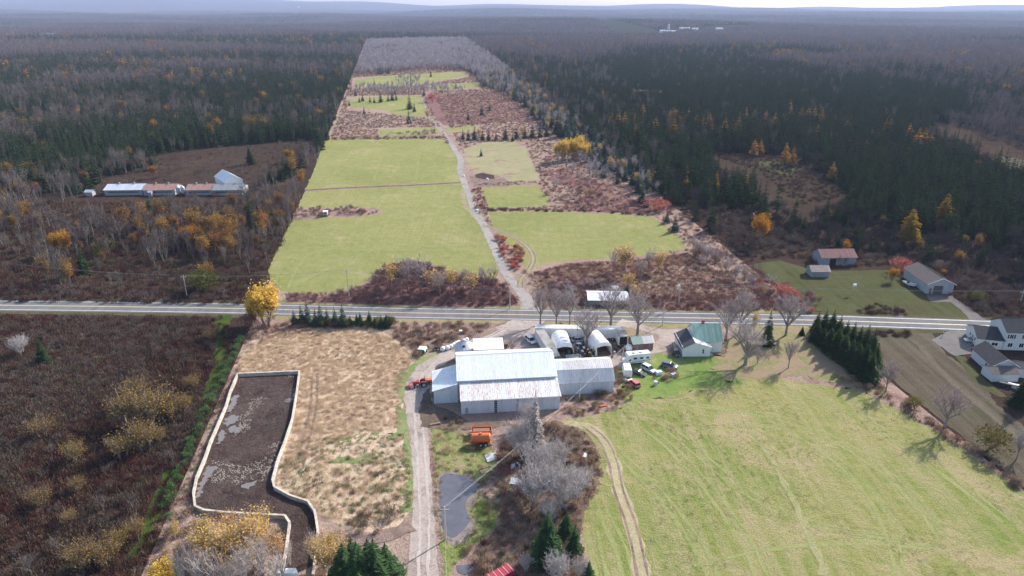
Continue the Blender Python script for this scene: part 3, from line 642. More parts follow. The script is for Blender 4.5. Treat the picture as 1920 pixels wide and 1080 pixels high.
K['bare_mid'] = lowset('bare_tree', hard_kind('tree', bark, twig_d, 4, 10, spread=.5, levels=2, twigs=330, tw=.035, tl=1.3, split=5, up=.8, rt=.012))
K['birch_mid'] = lowset('bare_birch', hard_kind('birch', paint('dull_birch_bark', (.22, .20, .185), .85, var=.25), twig_d, 3, 9.5, spread=.4, levels=2, twigs=260, tw=.03, tl=1.2, split=5, up=1.0, rt=.010, multi=2))
K['scrub_mid'] = lowset('scrub_tree', hard_kind('scrub', darkbark, twig_k, 4, 7, spread=.6, levels=2, twigs=420, tw=.04, tl=1.2, split=5, up=.7, rt=.012, multi=2))
K['pale_mid'] = lowset('pale_bare_tree', hard_kind('tree', bark, twig_p, 3, 9, spread=.5, levels=2, twigs=300, tw=.035, tl=1.3, split=5, up=.8, rt=.010))
K['gold_mid'] = lowset('golden_tree', hard_kind('tree', bark, twig_d, 3, 9.5, lmat=fol_gold, spread=.5, levels=2, twigs=120, tw=.03, tl=1.1, leaves=1100, leaf=.19, up=.8, rt=.012))
K['palegold_mid'] = lowset('pale_golden_tree', hard_kind('tree', bark, twig_p, 3, 8, lmat=fol_pale, spread=.5, levels=2, twigs=160, tw=.03, tl=1.0, leaves=420, leaf=.2, up=.8, rt=.012))
K['far_bare'] = lowset('bare_tree', hard_kind('tree', bark, foliage('grey_hardwood_twigs', [(.165, .13, .125), (.215, .175, .17), (.18, .135, .125), (.13, .10, .10)], .1, .25), 3, 10, spread=.55, levels=1, twigs=75, tw=.13, tl=2.2, split=5, up=.8, rt=.012))
K['far_pale'] = lowset('pale_bare_tree', hard_kind('tree', bark, foliage('brightened_twigs', [(.36, .32, .335), (.44, .395, .41), (.32, .28, .285)], .1, .2), 2, 9, spread=.55, levels=1, twigs=75, tw=.12, tl=2.0, split=5, up=.8, rt=.012))  # twig colour raised to hold the bright veil over the lot's far end
K['far_gold'] = lowset('golden_tree', hard_kind('tree', bark, twig_d, 2, 9.5, lmat=fol_gold, spread=.5, levels=1, twigs=20, tw=.1, tl=1.8, leaves=170, leaf=.6, up=.8, rt=.012))
def clump(nm, seed, kinds, n=11, w=14):
    R = random.Random(seed); parts = {}
    for i in range(n):
        me, h = R.choice(K[R.choice(kinds)]); s = R.uniform(.8, 1.2); a = R.random() * 6.28; dx, dy = R.uniform(-w, w), R.uniform(-w, w)
        for mi, m in enumerate(me.materials):
            if m in (bark, darkbark): continue
            b = parts.setdefault(m.name, (MB(), m))[0]; n0 = len(b.v); ca, sa = math.cos(a) * s, math.sin(a) * s
            b.v += [(v.co.x * ca - v.co.y * sa + dx, v.co.x * sa + v.co.y * ca + dy, v.co.z * s) for v in me.vertices]
            for p in me.polygons:
                if p.material_index == mi: b.f.append(tuple(n0 + q for q in p.vertices)); b.m.append(0)
    return (me_join(nm, [v for v in parts.values()]), 12)
K['clump_con'] = [clump('spruce_stand', 3, ['far_spruce'] * 5 + ['far_bare']), clump('spruce_stand', 4, ['far_spruce'] * 3 + ['far_bare'])]
K['clump_bare'] = [clump('bare_stand', 5, ['far_bare']), clump('bare_stand', 6, ['far_bare'] * 5 + ['far_spruce'])]
K['clump_gold'] = [clump('golden_stand', 7, ['far_gold'] * 2 + ['far_bare'] * 2)]
def bk(nm, mat, n, r, h, cnt, leaf, **kw):
    return [(bush_mb(20 + i * 5 + len(nm), r, h, cnt, leaf, **kw).mesh(nm, mat), h) for i in range(n)]
K['bush_tan'] = bk('shrub', fol_tanb, 3, 1.4, 1.5, 420, .13)
K['bush_maroon'] = bk('shrub', fol_mar, 3, 1.4, 1.6, 420, .13)
K['bush_olive'] = bk('shrub', fol_olive, 3, 1.6, 2.2, 900, .12)
K['bush_green'] = bk('shrub', fol_grn, 3, 1.3, 1.8, 520, .13)
K['bush_red'] = bk('shrub', fol_red, 3, 1.6, 2.0, 520, .15)
K['bush_pale'] = [(me_join('shrub', [(limb_tree(70 + i, 2.6, .8, levels=1, twigs=260, tw=.02, tl=.9, split=6, multi=3, rt=.02)[1], twig_p)]), 2.6) for i in range(3)]
K['bush_mauve'] = [(me_join('shrub', [(limb_tree(80 + i, 2.4, .8, levels=1, twigs=260, tw=.022, tl=.9, split=6, multi=3, rt=.02)[1], twig_m)]), 2.4) for i in range(3)]
K['bush_dull'] = [(me_join('shrub', [(limb_tree(90 + i, 2.6, .8, levels=1, twigs=260, tw=.025, tl=.9, split=6, multi=3, rt=.02)[1], twig_d)]), 2.6) for i in range(3)]
K['bush_gold'] = bk('shrub', fol_gold, 3, 1.7, 3.0, 700, .13)
def weed(nm, mat, seed, n, r, h, w):
    R = random.Random(seed); b = MB()
    for i in range(n):
        x, y = R.gauss(0, r * .5), R.gauss(0, r * .5); a = R.random() * 6.28; L = h * R.uniform(.5, 1.1); s = Vector((math.cos(a), math.sin(a), 0)) * w * R.uniform(.6, 1.5)
        tip = Vector((x + R.gauss(0, .25) * L, y + R.gauss(0, .25) * L, L)); p = Vector((x, y, 0))
        b.face([p - s * .4, p + s * .4, tip])
        if i % 2: q = p.lerp(tip, .8); b.face([q - s, q + Vector((0, 0, .12)), q + s])
    return (b.mesh(nm, mat), h)
K['weed_dull'] = [weed('weeds', fol_brk, 1, 60, .9, .8, .10), weed('weeds', fol_brk, 2, 60, .8, 1.1, .12)]
K['weed_maroon'] = [weed('weeds', fol_mar, 3, 60, .9, .9, .09), weed('weeds', fol_tanb, 4, 40, .8, 1.0, .09)]
K['weed_tan'] = [weed('weeds', fol_tanb, 5, 60, .9, .8, .08), weed('weeds', fol_straw, 6, 60, .9, .7, .06), weed('weeds', fol_mar, 26, 50, .8, .8, .08)]
K['weed_dark'] = [weed('weeds', twig_k, 43, 70, 1.1, 1.3, .10), weed('weeds', twig_k, 44, 60, 1.0, 1.6, .10)]
fol_ash = foliage('ash_brown_weeds', [(.135, .105, .09), (.18, .145, .12), (.11, .08, .07)], .1, .3, 1)
K['weed_ash'] = [weed('weeds', fol_ash, 45, 60, .9, .8, .10), weed('weeds', fol_ash, 46, 60, .8, 1.0, .10)]
K['weed_dmar'] = [weed('weeds', fol_mard, 33, 60, .9, .9, .09), weed('weeds', fol_brk, 34, 40, .8, 1.0, .09)]
K['bush_dmar'] = bk('shrub', fol_mard, 3, 1.4, 1.6, 420, .13)
K['straw'] = [weed('dry_grass', fol_straw, 7, 70, 1.0, .75, .05), weed('dry_grass', fol_straw, 8, 70, .9, .95, .05)]
K['green_weed'] = [weed('weeds', fol_grn, 9, 60, .9, .5, .08), weed('weeds', fol_turf, 10, 60, .9, .45, .07)]
def clod(seed):
    R = random.Random(seed); b = MB()
    for i in range(5):
        x, y = R.uniform(-.7, .7), R.uniform(-.7, .7); s = R.uniform(.10, .3); b.box(x - s, x + s, y - s, y + s, -.05, s * .8, tx=s * .6, ty=s * .5)
    return b
K['clod'] = [(clod(i).mesh('clods', paint('clod_soil', (.06, .047, .043), .95, var=.4, scale=3)), .3) for i in range(3)]
K['clod_pale'] = [(clod(9 + i).mesh('clods', paint('clod_straw', (.26, .22, .18), .95, var=.3, scale=3)), .3) for i in range(2)]
K['turf'] = [weed('grass', fol_turf, 11, 40, .8, .13, .05), weed('grass', fol_turf, 12, 40, .7, .15, .05)]
print('tris near', {k: len(v[0][0].polygons) for k, v in K.items()})

# ------------------------------------------------------------------ plants nobody could count: one object each, instanced
LIB = {}
def stuff(name, pts, kinds, weights=None, smin=.75, smax=1.25, label=None, zsc=(.8, 1.2), terrain=False):
    """pts: array of x, y; kinds: keys of K"""
    if len(pts) == 0: return
    pts = np.asarray(pts, float); n = len(pts)
    protos = [m for k in kinds for (m, h) in K[k]]
    owner = np.array([i for i, k in enumerate(kinds) for _ in K[k]])
    ki = nr.choice(len(kinds), n, p=None if weights is None else np.array(weights) / sum(weights)) if not isinstance(weights, np.ndarray) or weights.ndim == 1 else None
    idx = np.zeros(n, int)
    for i in range(len(kinds)):
        cand = np.nonzero(owner == i)[0]; sel = ki == i; idx[sel] = nr.choice(cand, sel.sum())
    c = bpy.data.collections.new(name + '_shapes')
    for j, m in enumerate(protos):
        o = bpy.data.objects.new('a%03d_' % j + m.name, m); c.objects.link(o)
    z = terr(pts[:, 0], pts[:, 1]) if terrain else np.zeros(n)
    me = bpy.data.meshes.new(name); me.vertices.add(n)
    me.vertices.foreach_set('co', np.column_stack([pts, z]).astype(np.float32).ravel())
    at = me.attributes.new('idx', 'INT', 'POINT'); at.data.foreach_set('value', idx.astype(np.int32))
    at = me.attributes.new('rot', 'FLOAT_VECTOR', 'POINT'); r = np.zeros((n, 3), np.float32); r[:, 2] = nr.random(n) * 6.283; r[:, 0] = nr.normal(0, .04, n); at.data.foreach_set('vector', r.ravel())
    at = me.attributes.new('scl', 'FLOAT_VECTOR', 'POINT'); s = nr.uniform(smin, smax, n); q = np.column_stack([s, s, s * nr.uniform(*zsc, n)]).astype(np.float32); at.data.foreach_set('vector', q.ravel())
    o = link(name, me); tag(o, label, None, None, 'stuff')
    g = bpy.data.node_groups.new(name, 'GeometryNodeTree')
    g.interface.new_socket('Geometry', in_out='INPUT', socket_type='NodeSocketGeometry'); g.interface.new_socket('Geometry', in_out='OUTPUT', socket_type='NodeSocketGeometry')
    gi = g.nodes.new('NodeGroupInput'); go = g.nodes.new('NodeGroupOutput'); iop = g.nodes.new('GeometryNodeInstanceOnPoints')
    ci = g.nodes.new('GeometryNodeCollectionInfo'); ci.inputs[0].default_value = c; ci.inputs[1].default_value = True; ci.inputs[2].default_value = True
    def attr(nm, t):
        a = g.nodes.new('GeometryNodeInputNamedAttribute'); a.data_type = t; a.inputs[0].default_value = nm; return a.outputs[0]
    L = g.links; L.new(gi.outputs[0], iop.inputs['Points']); L.new(ci.outputs[0], iop.inputs['Instance']); iop.inputs['Pick Instance'].default_value = True
    L.new(attr('idx', 'INT'), iop.inputs['Instance Index']); L.new(attr('rot', 'FLOAT_VECTOR'), iop.inputs['Rotation']); L.new(attr('scl', 'FLOAT_VECTOR'), iop.inputs['Scale'])
    L.new(iop.outputs[0], go.inputs[0])
    md = o.modifiers.new('scatter', 'NODES'); md.node_group = g
    return o
def scat(px, per_m2, world_pts=None):
    """random points over an outline given in photo positions, at a density per square metre of ground"""
    p = [(q.x, q.y) for q in poly(px)] if world_pts is None else world_pts
    x0, x1 = min(a for a, b in p), max(a for a, b in p); y0, y1 = min(b for a, b in p), max(b for a, b in p)
    n = int((x1 - x0) * (y1 - y0) * per_m2); X = nr.uniform(x0, x1, n); Y = nr.uniform(y0, y1, n); k = inpoly(X, Y, p)
    return np.column_stack([X[k], Y[k]])
def nz(pts, sc_=30, off=0):
    """cheap smooth noise about 0..1 over the ground"""
    x, y = pts[:, 0] / sc_ + off, pts[:, 1] / sc_ + off * 1.7
    return .5 + .25 * (np.sin(x * 1.3 + 2 * np.sin(y * .7 + off)) * np.cos(y * 1.1 + 1.5 * np.sin(x * .6)) + .6 * np.sin(2.9 * x + 1.7 * y + 1) * np.cos(2.3 * y - 1.1 * x + off))
def pix(pts):
    zc = pts[:, 1] * cp + CAM_H * sp_; yc = pts[:, 1] * sp_ - CAM_H * cp
    return 960 + FPX * pts[:, 0] / zc, 540 - FPX * yc / zc
def keep_out(pts, polys):
    x, y = pix(pts); k = np.ones(len(pts), bool)
    for q in polys: k &= ~inpoly(x, y, q)
    return pts[k]

# ------------------------------------------------------------------ single plants
def plant(kind, px, py, hpx=None, hm=None, label=None, cat='tree', group=None, name=None, var=None, rz=None, wide=1):
    p = P(px, py); L = K[kind]; v = L[var % len(L)] if var is not None else rnd.choice(L)
    H = v[-1]; h = hm or hpx / (ppm(px, py) * cp); s = h / H
    rz = rnd.uniform(0, 6.28) if rz is None else rz
    if len(v) == 3:
        t = thing(name or 'tree', label, cat, p, rz, group, (s * wide, s * wide, s))
        link('crown', v[0], t); link('trunk', v[1], t)
        return t
    o = link(name or 'tree', v[0], None, p, rz, (s * wide, s * wide, s)); tag(o, label, cat, group); return o

# ------------------------------------------------------------------ building helpers
def frame_from(a, b):
    """angle and length of the front wall from a to b"""
    d = b - a; return math.atan2(d.y, d.x), d.length
def panel_run(parent, o, wv, sv, n, mat, name='roof_sheet', th=.035, rib=.05, gap=.012, jit=.006, mi_split=None):
    """n sheets side by side: each its own mesh object sharing one mesh"""
    o, wv, sv = Vector(o), Vector(wv), Vector(sv); w = wv / n; nrm = wv.cross(sv).normalized()
    if nrm.z < -.01: nrm = -nrm
    e = w.normalized() * gap; b = MB(); A = e * .5; B = w - e * .5
    def slab(p, q, t0, t1):
        pts = [p + nrm * t0, q + nrm * t0, q + sv + nrm * t0, p + sv + nrm * t0, p + nrm * t1, q + nrm * t1, q + sv + nrm * t1, p + sv + nrm * t1]
        k = len(b.v); b.v += [tuple(x) for x in pts]
        for f in ((3, 2, 1, 0), (4, 5, 6, 7), (0, 1, 5, 4), (1, 2, 6, 5), (2, 3, 7, 6), (3, 0, 4, 7)): b.f.append(tuple(k + i for i in f)); b.m.append(0)
    slab(A, B, 0, th)
    if rib:
        u = w.normalized() * .045
        for f in (0, .5): slab(A + w * f, A + w * f + u, th + .001, th + rib)
    me = None
    for i in range(n):
        if me is None:
            ob = b.build(name, mat if not callable(mat) else mat(i), parent); me = ob.data; M0 = me
        else:
            m = me
            ob = link(name, m, parent)
        ob.location = o + w * i + nrm * (rnd.uniform(0, jit))
        if callable(mat) and i:
            ob.material_slots[0].link = 'OBJECT'; ob.material_slots[0].material = mat(i)
    return me
def window(parent, x, z, w, h, y=0, face='y-', frame_m=None, name='window', mull=1):
    """frame proud of the wall with panes set back inside it"""
    fm = frame_m or paint('white_trim', (.78, .78, .76), .5); t = .07
    f = MB(); f.box(-w / 2 - t, w / 2 + t, -.06, .02, -t, 0); f.box(-w / 2 - t, w / 2 + t, -.06, .02, h, h + t); f.box(-w / 2 - t, -w / 2, -.06, .02, 0, h); f.box(w / 2, w / 2 + t, -.06, .02, 0, h)
    if mull: f.box(-.025, .025, -.05, .02, 0, h)
    rz = {'y-': 0, 'y+': math.pi, 'x-': -math.pi / 2, 'x+': math.pi / 2}[face]
    loc = (x, y, z)
    o = f.build(name, fm, parent, loc, rz)
    MB().box(-w / 2, w / 2, -.03, -.004, 0, h).build('pane', glass(), o)
    return o
def door(parent, x, z, w, h, y=0, face='y-', mat=None, name='door', handle=True):
    rz = {'y-': 0, 'y+': math.pi, 'x-': -math.pi / 2, 'x+': math.pi / 2}[face]
    o = MB().box(-w / 2, w / 2, -.05, .01, 0, h).build(name, mat or paint('grey_door', (.30, .31, .33), .5), parent, (x, y, z), rz)
    if handle: MB().box(w * .36, w * .42, -.09, -.055, h * .45, h * .55).build('handle', paint('dark_metal', (.05, .05, .05), .4), o)
    return o
def gable(name, label, cat, a, b, D, eave, ridge, roofm, wallm, axis='x', over=.35, ns=10, nw=10, group=None, base=None, wall_panels=True, gablem=None):
    """front wall foot from a to b, depth D away from the camera; ridge along the front ('x') or running back ('y')"""
    ang, W = frame_from(a, b); t = thing(name, label, cat, (a.x, a.y, 0), ang, group)
    wm = wallm; w = MB()
    if axis == 'x':
        prof = [(.02, 0), (.02, eave), (D / 2, ridge), (D - .02, eave), (D - .02, 0)]
        w.prism(prof, .02, W - .02, 'x')
        sl = math.hypot(D / 2, ridge - eave); k = over / (D / 2)
        dz = (ridge - eave)
        w.build('wall', wm, t)
        panel_run(t, (-over, -over, eave - dz * k + .03), (W + 2 * over, 0, 0), (0, D / 2 + over, dz * (1 + k)), ns, roofm)
        panel_run(t, (-over, D + over, eave - dz * k + .03), (W + 2 * over, 0, 0), (0, -(D / 2 + over), dz * (1 + k)), ns, roofm)
        MB().prism([(D / 2 - .16, ridge + .0), (D / 2, ridge + .13), (D / 2 + .16, ridge + .0)], -over, W + over, 'x').build('ridge_cap', roofm if not callable(roofm) else roofm(0), t)
    else:
        prof = [(.02, 0), (.02, eave), (W / 2, ridge), (W - .02, eave), (W - .02, 0)]
        w.prism(prof, .02, D - .02, 'y'); w.build('wall', wm, t)
        k = over / (W / 2); dz = ridge - eave
        panel_run(t, (-over, -over, eave - dz * k + .03), (0, D + 2 * over, 0), (W / 2 + over, 0, dz * (1 + k)), ns, roofm)
        panel_run(t, (W + over, -over, eave - dz * k + .03), (0, D + 2 * over, 0), (-(W / 2 + over), 0, dz * (1 + k)), ns, roofm)
        MB().prism([(W / 2 - .16, ridge), (W / 2, ridge + .13), (W / 2 + .16, ridge)], -over, D + over, 'y').build('ridge_cap', roofm if not callable(roofm) else roofm(0), t)
    if wall_panels and nw:
        panel_run(t, (.02, .012, .05), (W - .04, 0, 0), (0, 0, eave - .1), nw, wallm if not gablem else gablem, 'wall_panel', .02, .03, jit=.004)
    return t, W

# ------------------------------------------------------------------ the big barn
m_white = sheet_metal('white_roof_sheet', (.85, .86, .86), (.30, .18, .12), .06, rough=.4, randcol=.04)
m_wht2 = sheet_metal('white_roof_sheet_older', (.72, .73, .73), (.28, .15, .10), .30, rough=.42, randcol=.07)
m_patch = sheet_metal('white_roof_sheet_rust_flecked', (.76, .75, .74), (.28, .15, .10), .74, rough=.5, randcol=.08)
m_rusty = sheet_metal('galvanised_sheet_rusted', (.70, .68, .665), (.34, .15, .09), .60, rough=.5, randcol=.08)
m_wall = sheet_metal('white_wall_sheet', (.60, .64, .68), (.30, .25, .2), .22, rough=.5, randcol=.07)
m_dark = paint('dark_opening', (.012, .011, .011), .9)
a, b = P(865, 777), P(1049, 767); ang, W = frame_from(a, b)
barn = thing('barn', 'large white metal barn with a rust-flecked front lean-to and a wing at each end', 'barn', (a.x, a.y, 0), ang)
wl = MB(); wl.box(.02, W, .02, 6.2, 0, 3.75); wl.prism([(6.2, 0), (6.2, 5.7), (13.7, 8.6), (20.8, 5.7), (20.8, 0)], -.6, W + .1, 'x'); wl.prism([(.02, 3.7), (6.2, 5.05), (6.2, 3.7)], .02, W, 'x')
wl.build('wall', m_wall, barn)
panel_run(barn, (.02, .008, .05), (W - .04, 0, 0), (0, 0, 3.62), 24, m_wall, 'wall_panel', .02, .03, jit=.02)
MB().box(W * .335, W * .363, -.06, -.03, .1, 3.6).build('doorway_gap', m_dark, barn)
MB().box(W * .556, W * .577, -.06, -.03, .1, 3.6).build('wall_strip', paint('grey_strip', (.30, .31, .33)), barn)
for i in range(6): MB().box(W * .337, W * .361, -.09, -.061, .5 + i * .55, .62 + i * .55).build('slat', paint('grey_slat', (.40, .42, .45)), barn)
door(barn, W * .055, .15, .75, 1.6, -.03, mat=paint('grey_door', (.30, .32, .36)))
panel_run(barn, (-.15, -.3, 3.75), (W + .5, 0, 0), (0, 6.5, 1.37), 26, lambda i: m_patch if rnd.random() < .75 else m_wht2, th=.04)
panel_run(barn, (-.75, 5.95, 5.62), (W + 1.1, 0, 0), (0, 7.75, 3.02), 26, lambda i: m_white, th=.04)
panel_run(barn, (-.75, 21.3, 5.62), (W + 1.1, 0, 0), (0, -7.6, 3.02), 26, lambda i: m_wht2, th=.04)
MB().prism([(13.45, 8.62), (13.7, 8.78), (13.95, 8.62)], -.75, W + .35, 'x').build('ridge_cap', m_wht2, barn)
MB().prism([(-.36, 3.6), (-.30, 3.6), (-.30, 3.75), (-.36, 3.75)], -.15, W + .35, 'x').build('gutter', paint('white_trim', (.78, .78, .76)), barn)
# left wing, its roof falling away to the left
a2 = barn.matrix_world
def loc_of(root_a, ang, p): d = p - root_a; return d.x * math.cos(-ang) - d.y * math.sin(-ang), d.x * math.sin(-ang) + d.y * math.cos(-ang)
x0, y0 = loc_of(a, ang, P(814, 757)); x1, y1 = -.62, y0 + .15
wg = MB(); wg.prism([(x0, 0), (x0, 3.6), (x1, 5.2), (x1, 0)], y0, y0 + 9.6, 'y'); wg.build('wall', m_wall, barn)
panel_run(barn, (x0 + .02, y0 + .008, .05), (x1 - x0 - .04, 0, 0), (0, 0, 3.5), 6, m_wall, 'wall_panel', .02, .03, jit=.02)
panel_run(barn, (x0 - .35, y0 - .3, 3.55), (0, 10.2, 0), (x1 - x0 + .33, 0, 1.68), 11, lambda i: m_white, th=.04)
# right wing with a bent roof
x0r, y0r = loc_of(a, ang, P(1050, 741)); x1r, _ = loc_of(a, ang, P(1151, 739)); x0r = W + .12; Dr = 10.5
MB().prism([(y0r, 0), (y0r, 3.5), (y0r + 2.3, 5.7), (y0r + 5.2, 6.7), (y0r + 8.2, 5.7), (y0r + Dr, 3.5), (y0r + Dr, 0)], x0r, x1r, 'x').build('wall', m_wall, barn)
panel_run(barn, (x0r, y0r - .012, .05), (x1r - x0r, 0, 0), (0, 0, 3.3), 13, m_wall, 'wall_panel', .02, .03, jit=.02)
rr = lambda i: m_rusty if (i > 1) else m_wht2
panel_run(barn, (x0r + .1, y0r - .25, 3.32), (x1r - x0r + .2, 0, 0), (0, 2.6, 2.45), 14, rr, th=.04)
panel_run(barn, (x0r + .1, y0r + 2.3, 5.78), (x1r - x0r + .2, 0, 0), (0, 2.95, 1.02), 14, rr, th=.04)
panel_run(barn, (x0r + .1, y0r + 8.1, 5.78), (x1r - x0r + .2, 0, 0), (0, -2.9, 1.02), 14, lambda i: m_wht2, th=.04)
panel_run(barn, (x0r + .1, y0r + Dr + .2, 3.35), (x1r - x0r + .2, 0, 0), (0, -2.45, 2.4), 14, lambda i: m_wht2, th=.04)

# round grain bin behind the left wing
c = P(870, 683); c.y += 2.5
gb = thing('grain_bin', 'round corrugated steel grain bin with a conical ribbed roof behind the barn', 'grain bin', c)
gm = sheet_metal('galvanised_bin', (.52, .55, .58), (.3, .2, .15), .1, rough=.4)
for k in range(5):
    MB().tube((0, 0, k * .88), (0, 0, k * .88 + .86), 2.62 + .02 * (k % 2), 2.62 + .02 * (k % 2), 28).build('wall_ring', gm, gb)
N = 20; seg = MB(); w_ = 2 * math.pi / N
seg.face([(0, 0, 1.75), (2.85 * math.cos(0.02), 2.85 * math.sin(.02), 0), (2.85 * math.cos(w_ - .02), 2.85 * math.sin(w_ - .02), 0)])
seg.tube((0, 0, 1.78), (2.86, 0, .03), .045, .045, 4)
sm = seg.mesh('roof_panel', gm)
for k in range(N):
    link('roof_panel', sm, gb, (0, 0, 4.36), k * w_)
MB().tube((0, 0, 5.95), (0, 0, 6.3), .4, .3, 12).build('roof_cap', gm, gb)
MB().box(-.35, .35, -2.1, -1.5, 4.9, 5.25).build('hatch', m_dark, gb)
# lean-to shed with a white roof
a, b = P(890, 684), P(943, 682); a.y += 1; b.y += 1; ang, W = frame_from(a, b)
sh = thing('shed', 'low shed with a clean white metal roof beside the round grain bin', 'shed', (a.x, a.y, 0), ang)
MB().prism([(0, 0), (0, 4.1), (5.2, 4.6), (5.2, 0)], 0, W, 'x').build('wall', m_wall, sh)
panel_run(sh, (-.3, -.3, 4.1), (W + .6, 0, 0), (0, 5.8, .56), 9, m_white)

# ------------------------------------------------------------------ house
m_green = sheet_metal('green_roof_sheet', (.45, .60, .47), (.45, .45, .35), .30, rough=.6, randcol=.1)
m_shing = paint('dark_shingle', (.045, .047, .055), .85, var=.25, scale=5)
m_side = paint('white_siding', (.74, .74, .73), .55, var=.04, scale=3)
m_trim = paint('white_trim', (.78, .78, .76), .5)
a, b = P(1301, 661), P(1352, 660.5); ang, W = frame_from(a, b)
hs = thing('house', 'white farmhouse with a green main roof and a lower wing roofed in dark shingle', 'house', (a.x, a.y, 0), ang)
D = 8.6
MB().prism([(0, 0), (0, 3.7), (D / 2, 6.9), (D, 3.7), (D, 0)], 0, W, 'x').build('wall', m_side, hs)
panel_run(hs, (-.35, -.4, 3.42), (W + .7, 0, 0), (0, D / 2 + .4, 3.55), 12, m_green)
panel_run(hs, (-.35, D + .4, 3.42), (W + .7, 0, 0), (0, -(D / 2 + .4), 3.55), 12, m_green)
MB().box(W * .35, W * .35 + .7, D / 2 - .2, D / 2 + .5, 6.2, 8.0).build('chimney', paint('red_brick', (.30, .10, .07), .9, var=.3, scale=9), hs)
for k in range(11): MB().box(-.012, W + .012, -.016, -.001, .25 + k * .3, .5 + k * .3).build('siding_board', m_side, hs)
window(hs, W * .42, 1.9, .7, 1.0, -.02); window(hs, W * .68, .9, .2, .2, -.02, mull=0)
window(hs, -.02, 3.9, .8, 1.0, D * .5, 'x-') if False else None
# wing
ax, ay = loc_of(a, ang, P(1279, 669)); bx = loc_of(a, ang, P(1331, 669))[0]; Dw = 9.0; mx = ax + (bx - ax) * .42
MB().prism([(ax, 0), (ax, 2.8), (mx, 4.3), (bx, 3.0), (bx, 0)], ay, ay + Dw, 'y').build('wall', m_side, hs)
panel_run(hs, (ax - .4, ay - .35, 2.55), (0, Dw + .7, 0), (mx - ax + .4, 0, 1.87), 10, m_shing, 'roof_strip', .03, 0)
panel_run(hs, (bx + .3, ay - .35, 2.88), (0, 3.8, 0), (-(bx - mx + .3), 0, 1.52), 5, m_wht2)
for k in range(9): MB().box(ax - .01, bx + .01, ay - .018, ay - .001, .2 + k * .28, .44 + k * .28).build('siding_board', m_side, hs)
window(hs, ax + (bx - ax) * .74, 1.0, .5, 1.35, ay - .02)
MB().box(ax - 1.6, ax - .02, ay + 2.2, ay + 5.5, .9, 1.05).build('porch_deck', paint('weathered_wood', (.30, .25, .20), .85, var=.2), hs)
for yy in (2.3, 3.9, 5.4):
    MB().box(ax - 1.58, ax - 1.48, ay + yy, ay + yy + .1, 0, 1.9).build('porch_post', paint('weathered_wood', (.30, .25, .20)), hs)
MB().tube((ax - 1.53, ay + 2.3, 1.9), (ax - 1.53, ay + 5.5, 1.9), .05, .05, 6).build('handrail', paint('weathered_wood', (.3, .25, .2)), hs)
MB().box(bx + .05, bx + .9, ay + .2, ay + 1.0, 0, .5).build('step', paint('concrete', (.42, .40, .38), .85), hs)
# red shed in front of the drive
a, b = P(1187, 660), P(1224, 657)
t, W = gable('shed', 'small dark red shed with a faded green and rusty metal roof beside the motorhome', 'shed', a, b, 4.4, 2.6, 3.7, lambda i: (sheet_metal('pale_green_rusty_sheet', (.36, .46, .38), (.36, .26, .18), .55) if i < 4 else m_rusty), paint('faded_red_wall', (.20, .075, .07), .8, var=.25, dirt=(.25, .22, .2), dirt_amt=.7), ns=8, nw=8)
door(t, W * .2, .1, .9, 1.9, -.03, mat=paint('grey_board', (.22, .2, .19)))
# long shed across the road
a, b = P(1103, 574), P(1177, 575)
t, W = gable('shed', 'long low shed with a pale metal roof in the scrub across the road', 'shed', a, b, 7.5, 2.2, 3.3, m_white, paint('grey_weathered_board', (.28, .26, .25), .9, var=.2), ns=16, nw=16)
t = gable('shed', 'tiny grey hut among cut brush behind the long low shed', 'hut', P(1149, 546), P(1158, 546), 2, 1.1, 1.6, m_wht2, paint('grey_weathered_board', (.28, .26, .25)), ns=2, nw=2)[0]

# ------------------------------------------------------------------ semi-trailers set in a U
m_box = sheet_metal('white_trailer_side', (.66, .67, .68), (.28, .2, .16), .25, streak=3)
m_topg = paint('grey_trailer_top', (.30, .285, .27), .8, var=.2, scale=.6, dirt=(.18, .15, .13), dirt_amt=.6)
m_tyre = paint('tyre', (.018, .018, .018), .85); m_rim = paint('rim', (.45, .45, .46), .4); m_steel = paint('dark_steel', (.06, .06, .06), .6)
def wheel(parent, x, y, r, w, rim=True, axis='y', name='wheel'):
    o = MB().tube((0, -w / 2, 0), (0, w / 2, 0), r, r, 16).build(name, m_tyre, parent, (x, y, r), 0 if axis == 'y' else math.pi / 2)
    if rim: MB().tube((0, -w / 2 - .01, 0), (0, w / 2 + .01, 0), r * .55, r * .55, 12).build('rim', m_rim, o)
    return o
def semi(a, b, label, top, open_end=False, Hh=3.7):
    """trailer body with its left-front foot at a, running to b, 2.5 m deep"""
    ang, W = frame_from(a, b); t = thing('semi_trailer', label, 'trailer', (a.x, a.y, 0), ang, 'white semi-trailers set round the yard')
    MB().box(0, W, 0, 2.6, 1.0, Hh).build('body', m_box, t)
    MB().box(-.05, W + .05, -.05, 2.65, Hh, Hh + .09).build('roof', top, t)
    n = int(W / 1.2); panel_run(t, (0, -.01, 1.05), (W, 0, 0), (0, 0, Hh - 1.15), n, m_box, 'side_panel', .02, .04)
    panel_run(t, (0, 2.61, 1.05), (W, 0, 0), (0, 0, Hh - 1.15), n, m_box, 'side_panel', .02, .04)
    MB().box(.1, W - .1, .5, 2.1, .75, .99).build('chassis', m_steel, t)
    for k in (1.2, 2.4):
        for yy in (.2, 2.4): wheel(t, W - k, yy, .5, .35)
    for yy in (.5, 2.1): MB().box(2.4, 2.55, yy - .08, yy + .08, 0, .99).build('landing_leg', m_steel, t)
    if open_end: MB().box(W + .051, W + .07, .25, 2.4, 1.1, Hh - .15).build('open_doorway', m_dark, t)
    return t
def shift(p, dx, dy): return Vector((p.x + dx, p.y + dy, 0))
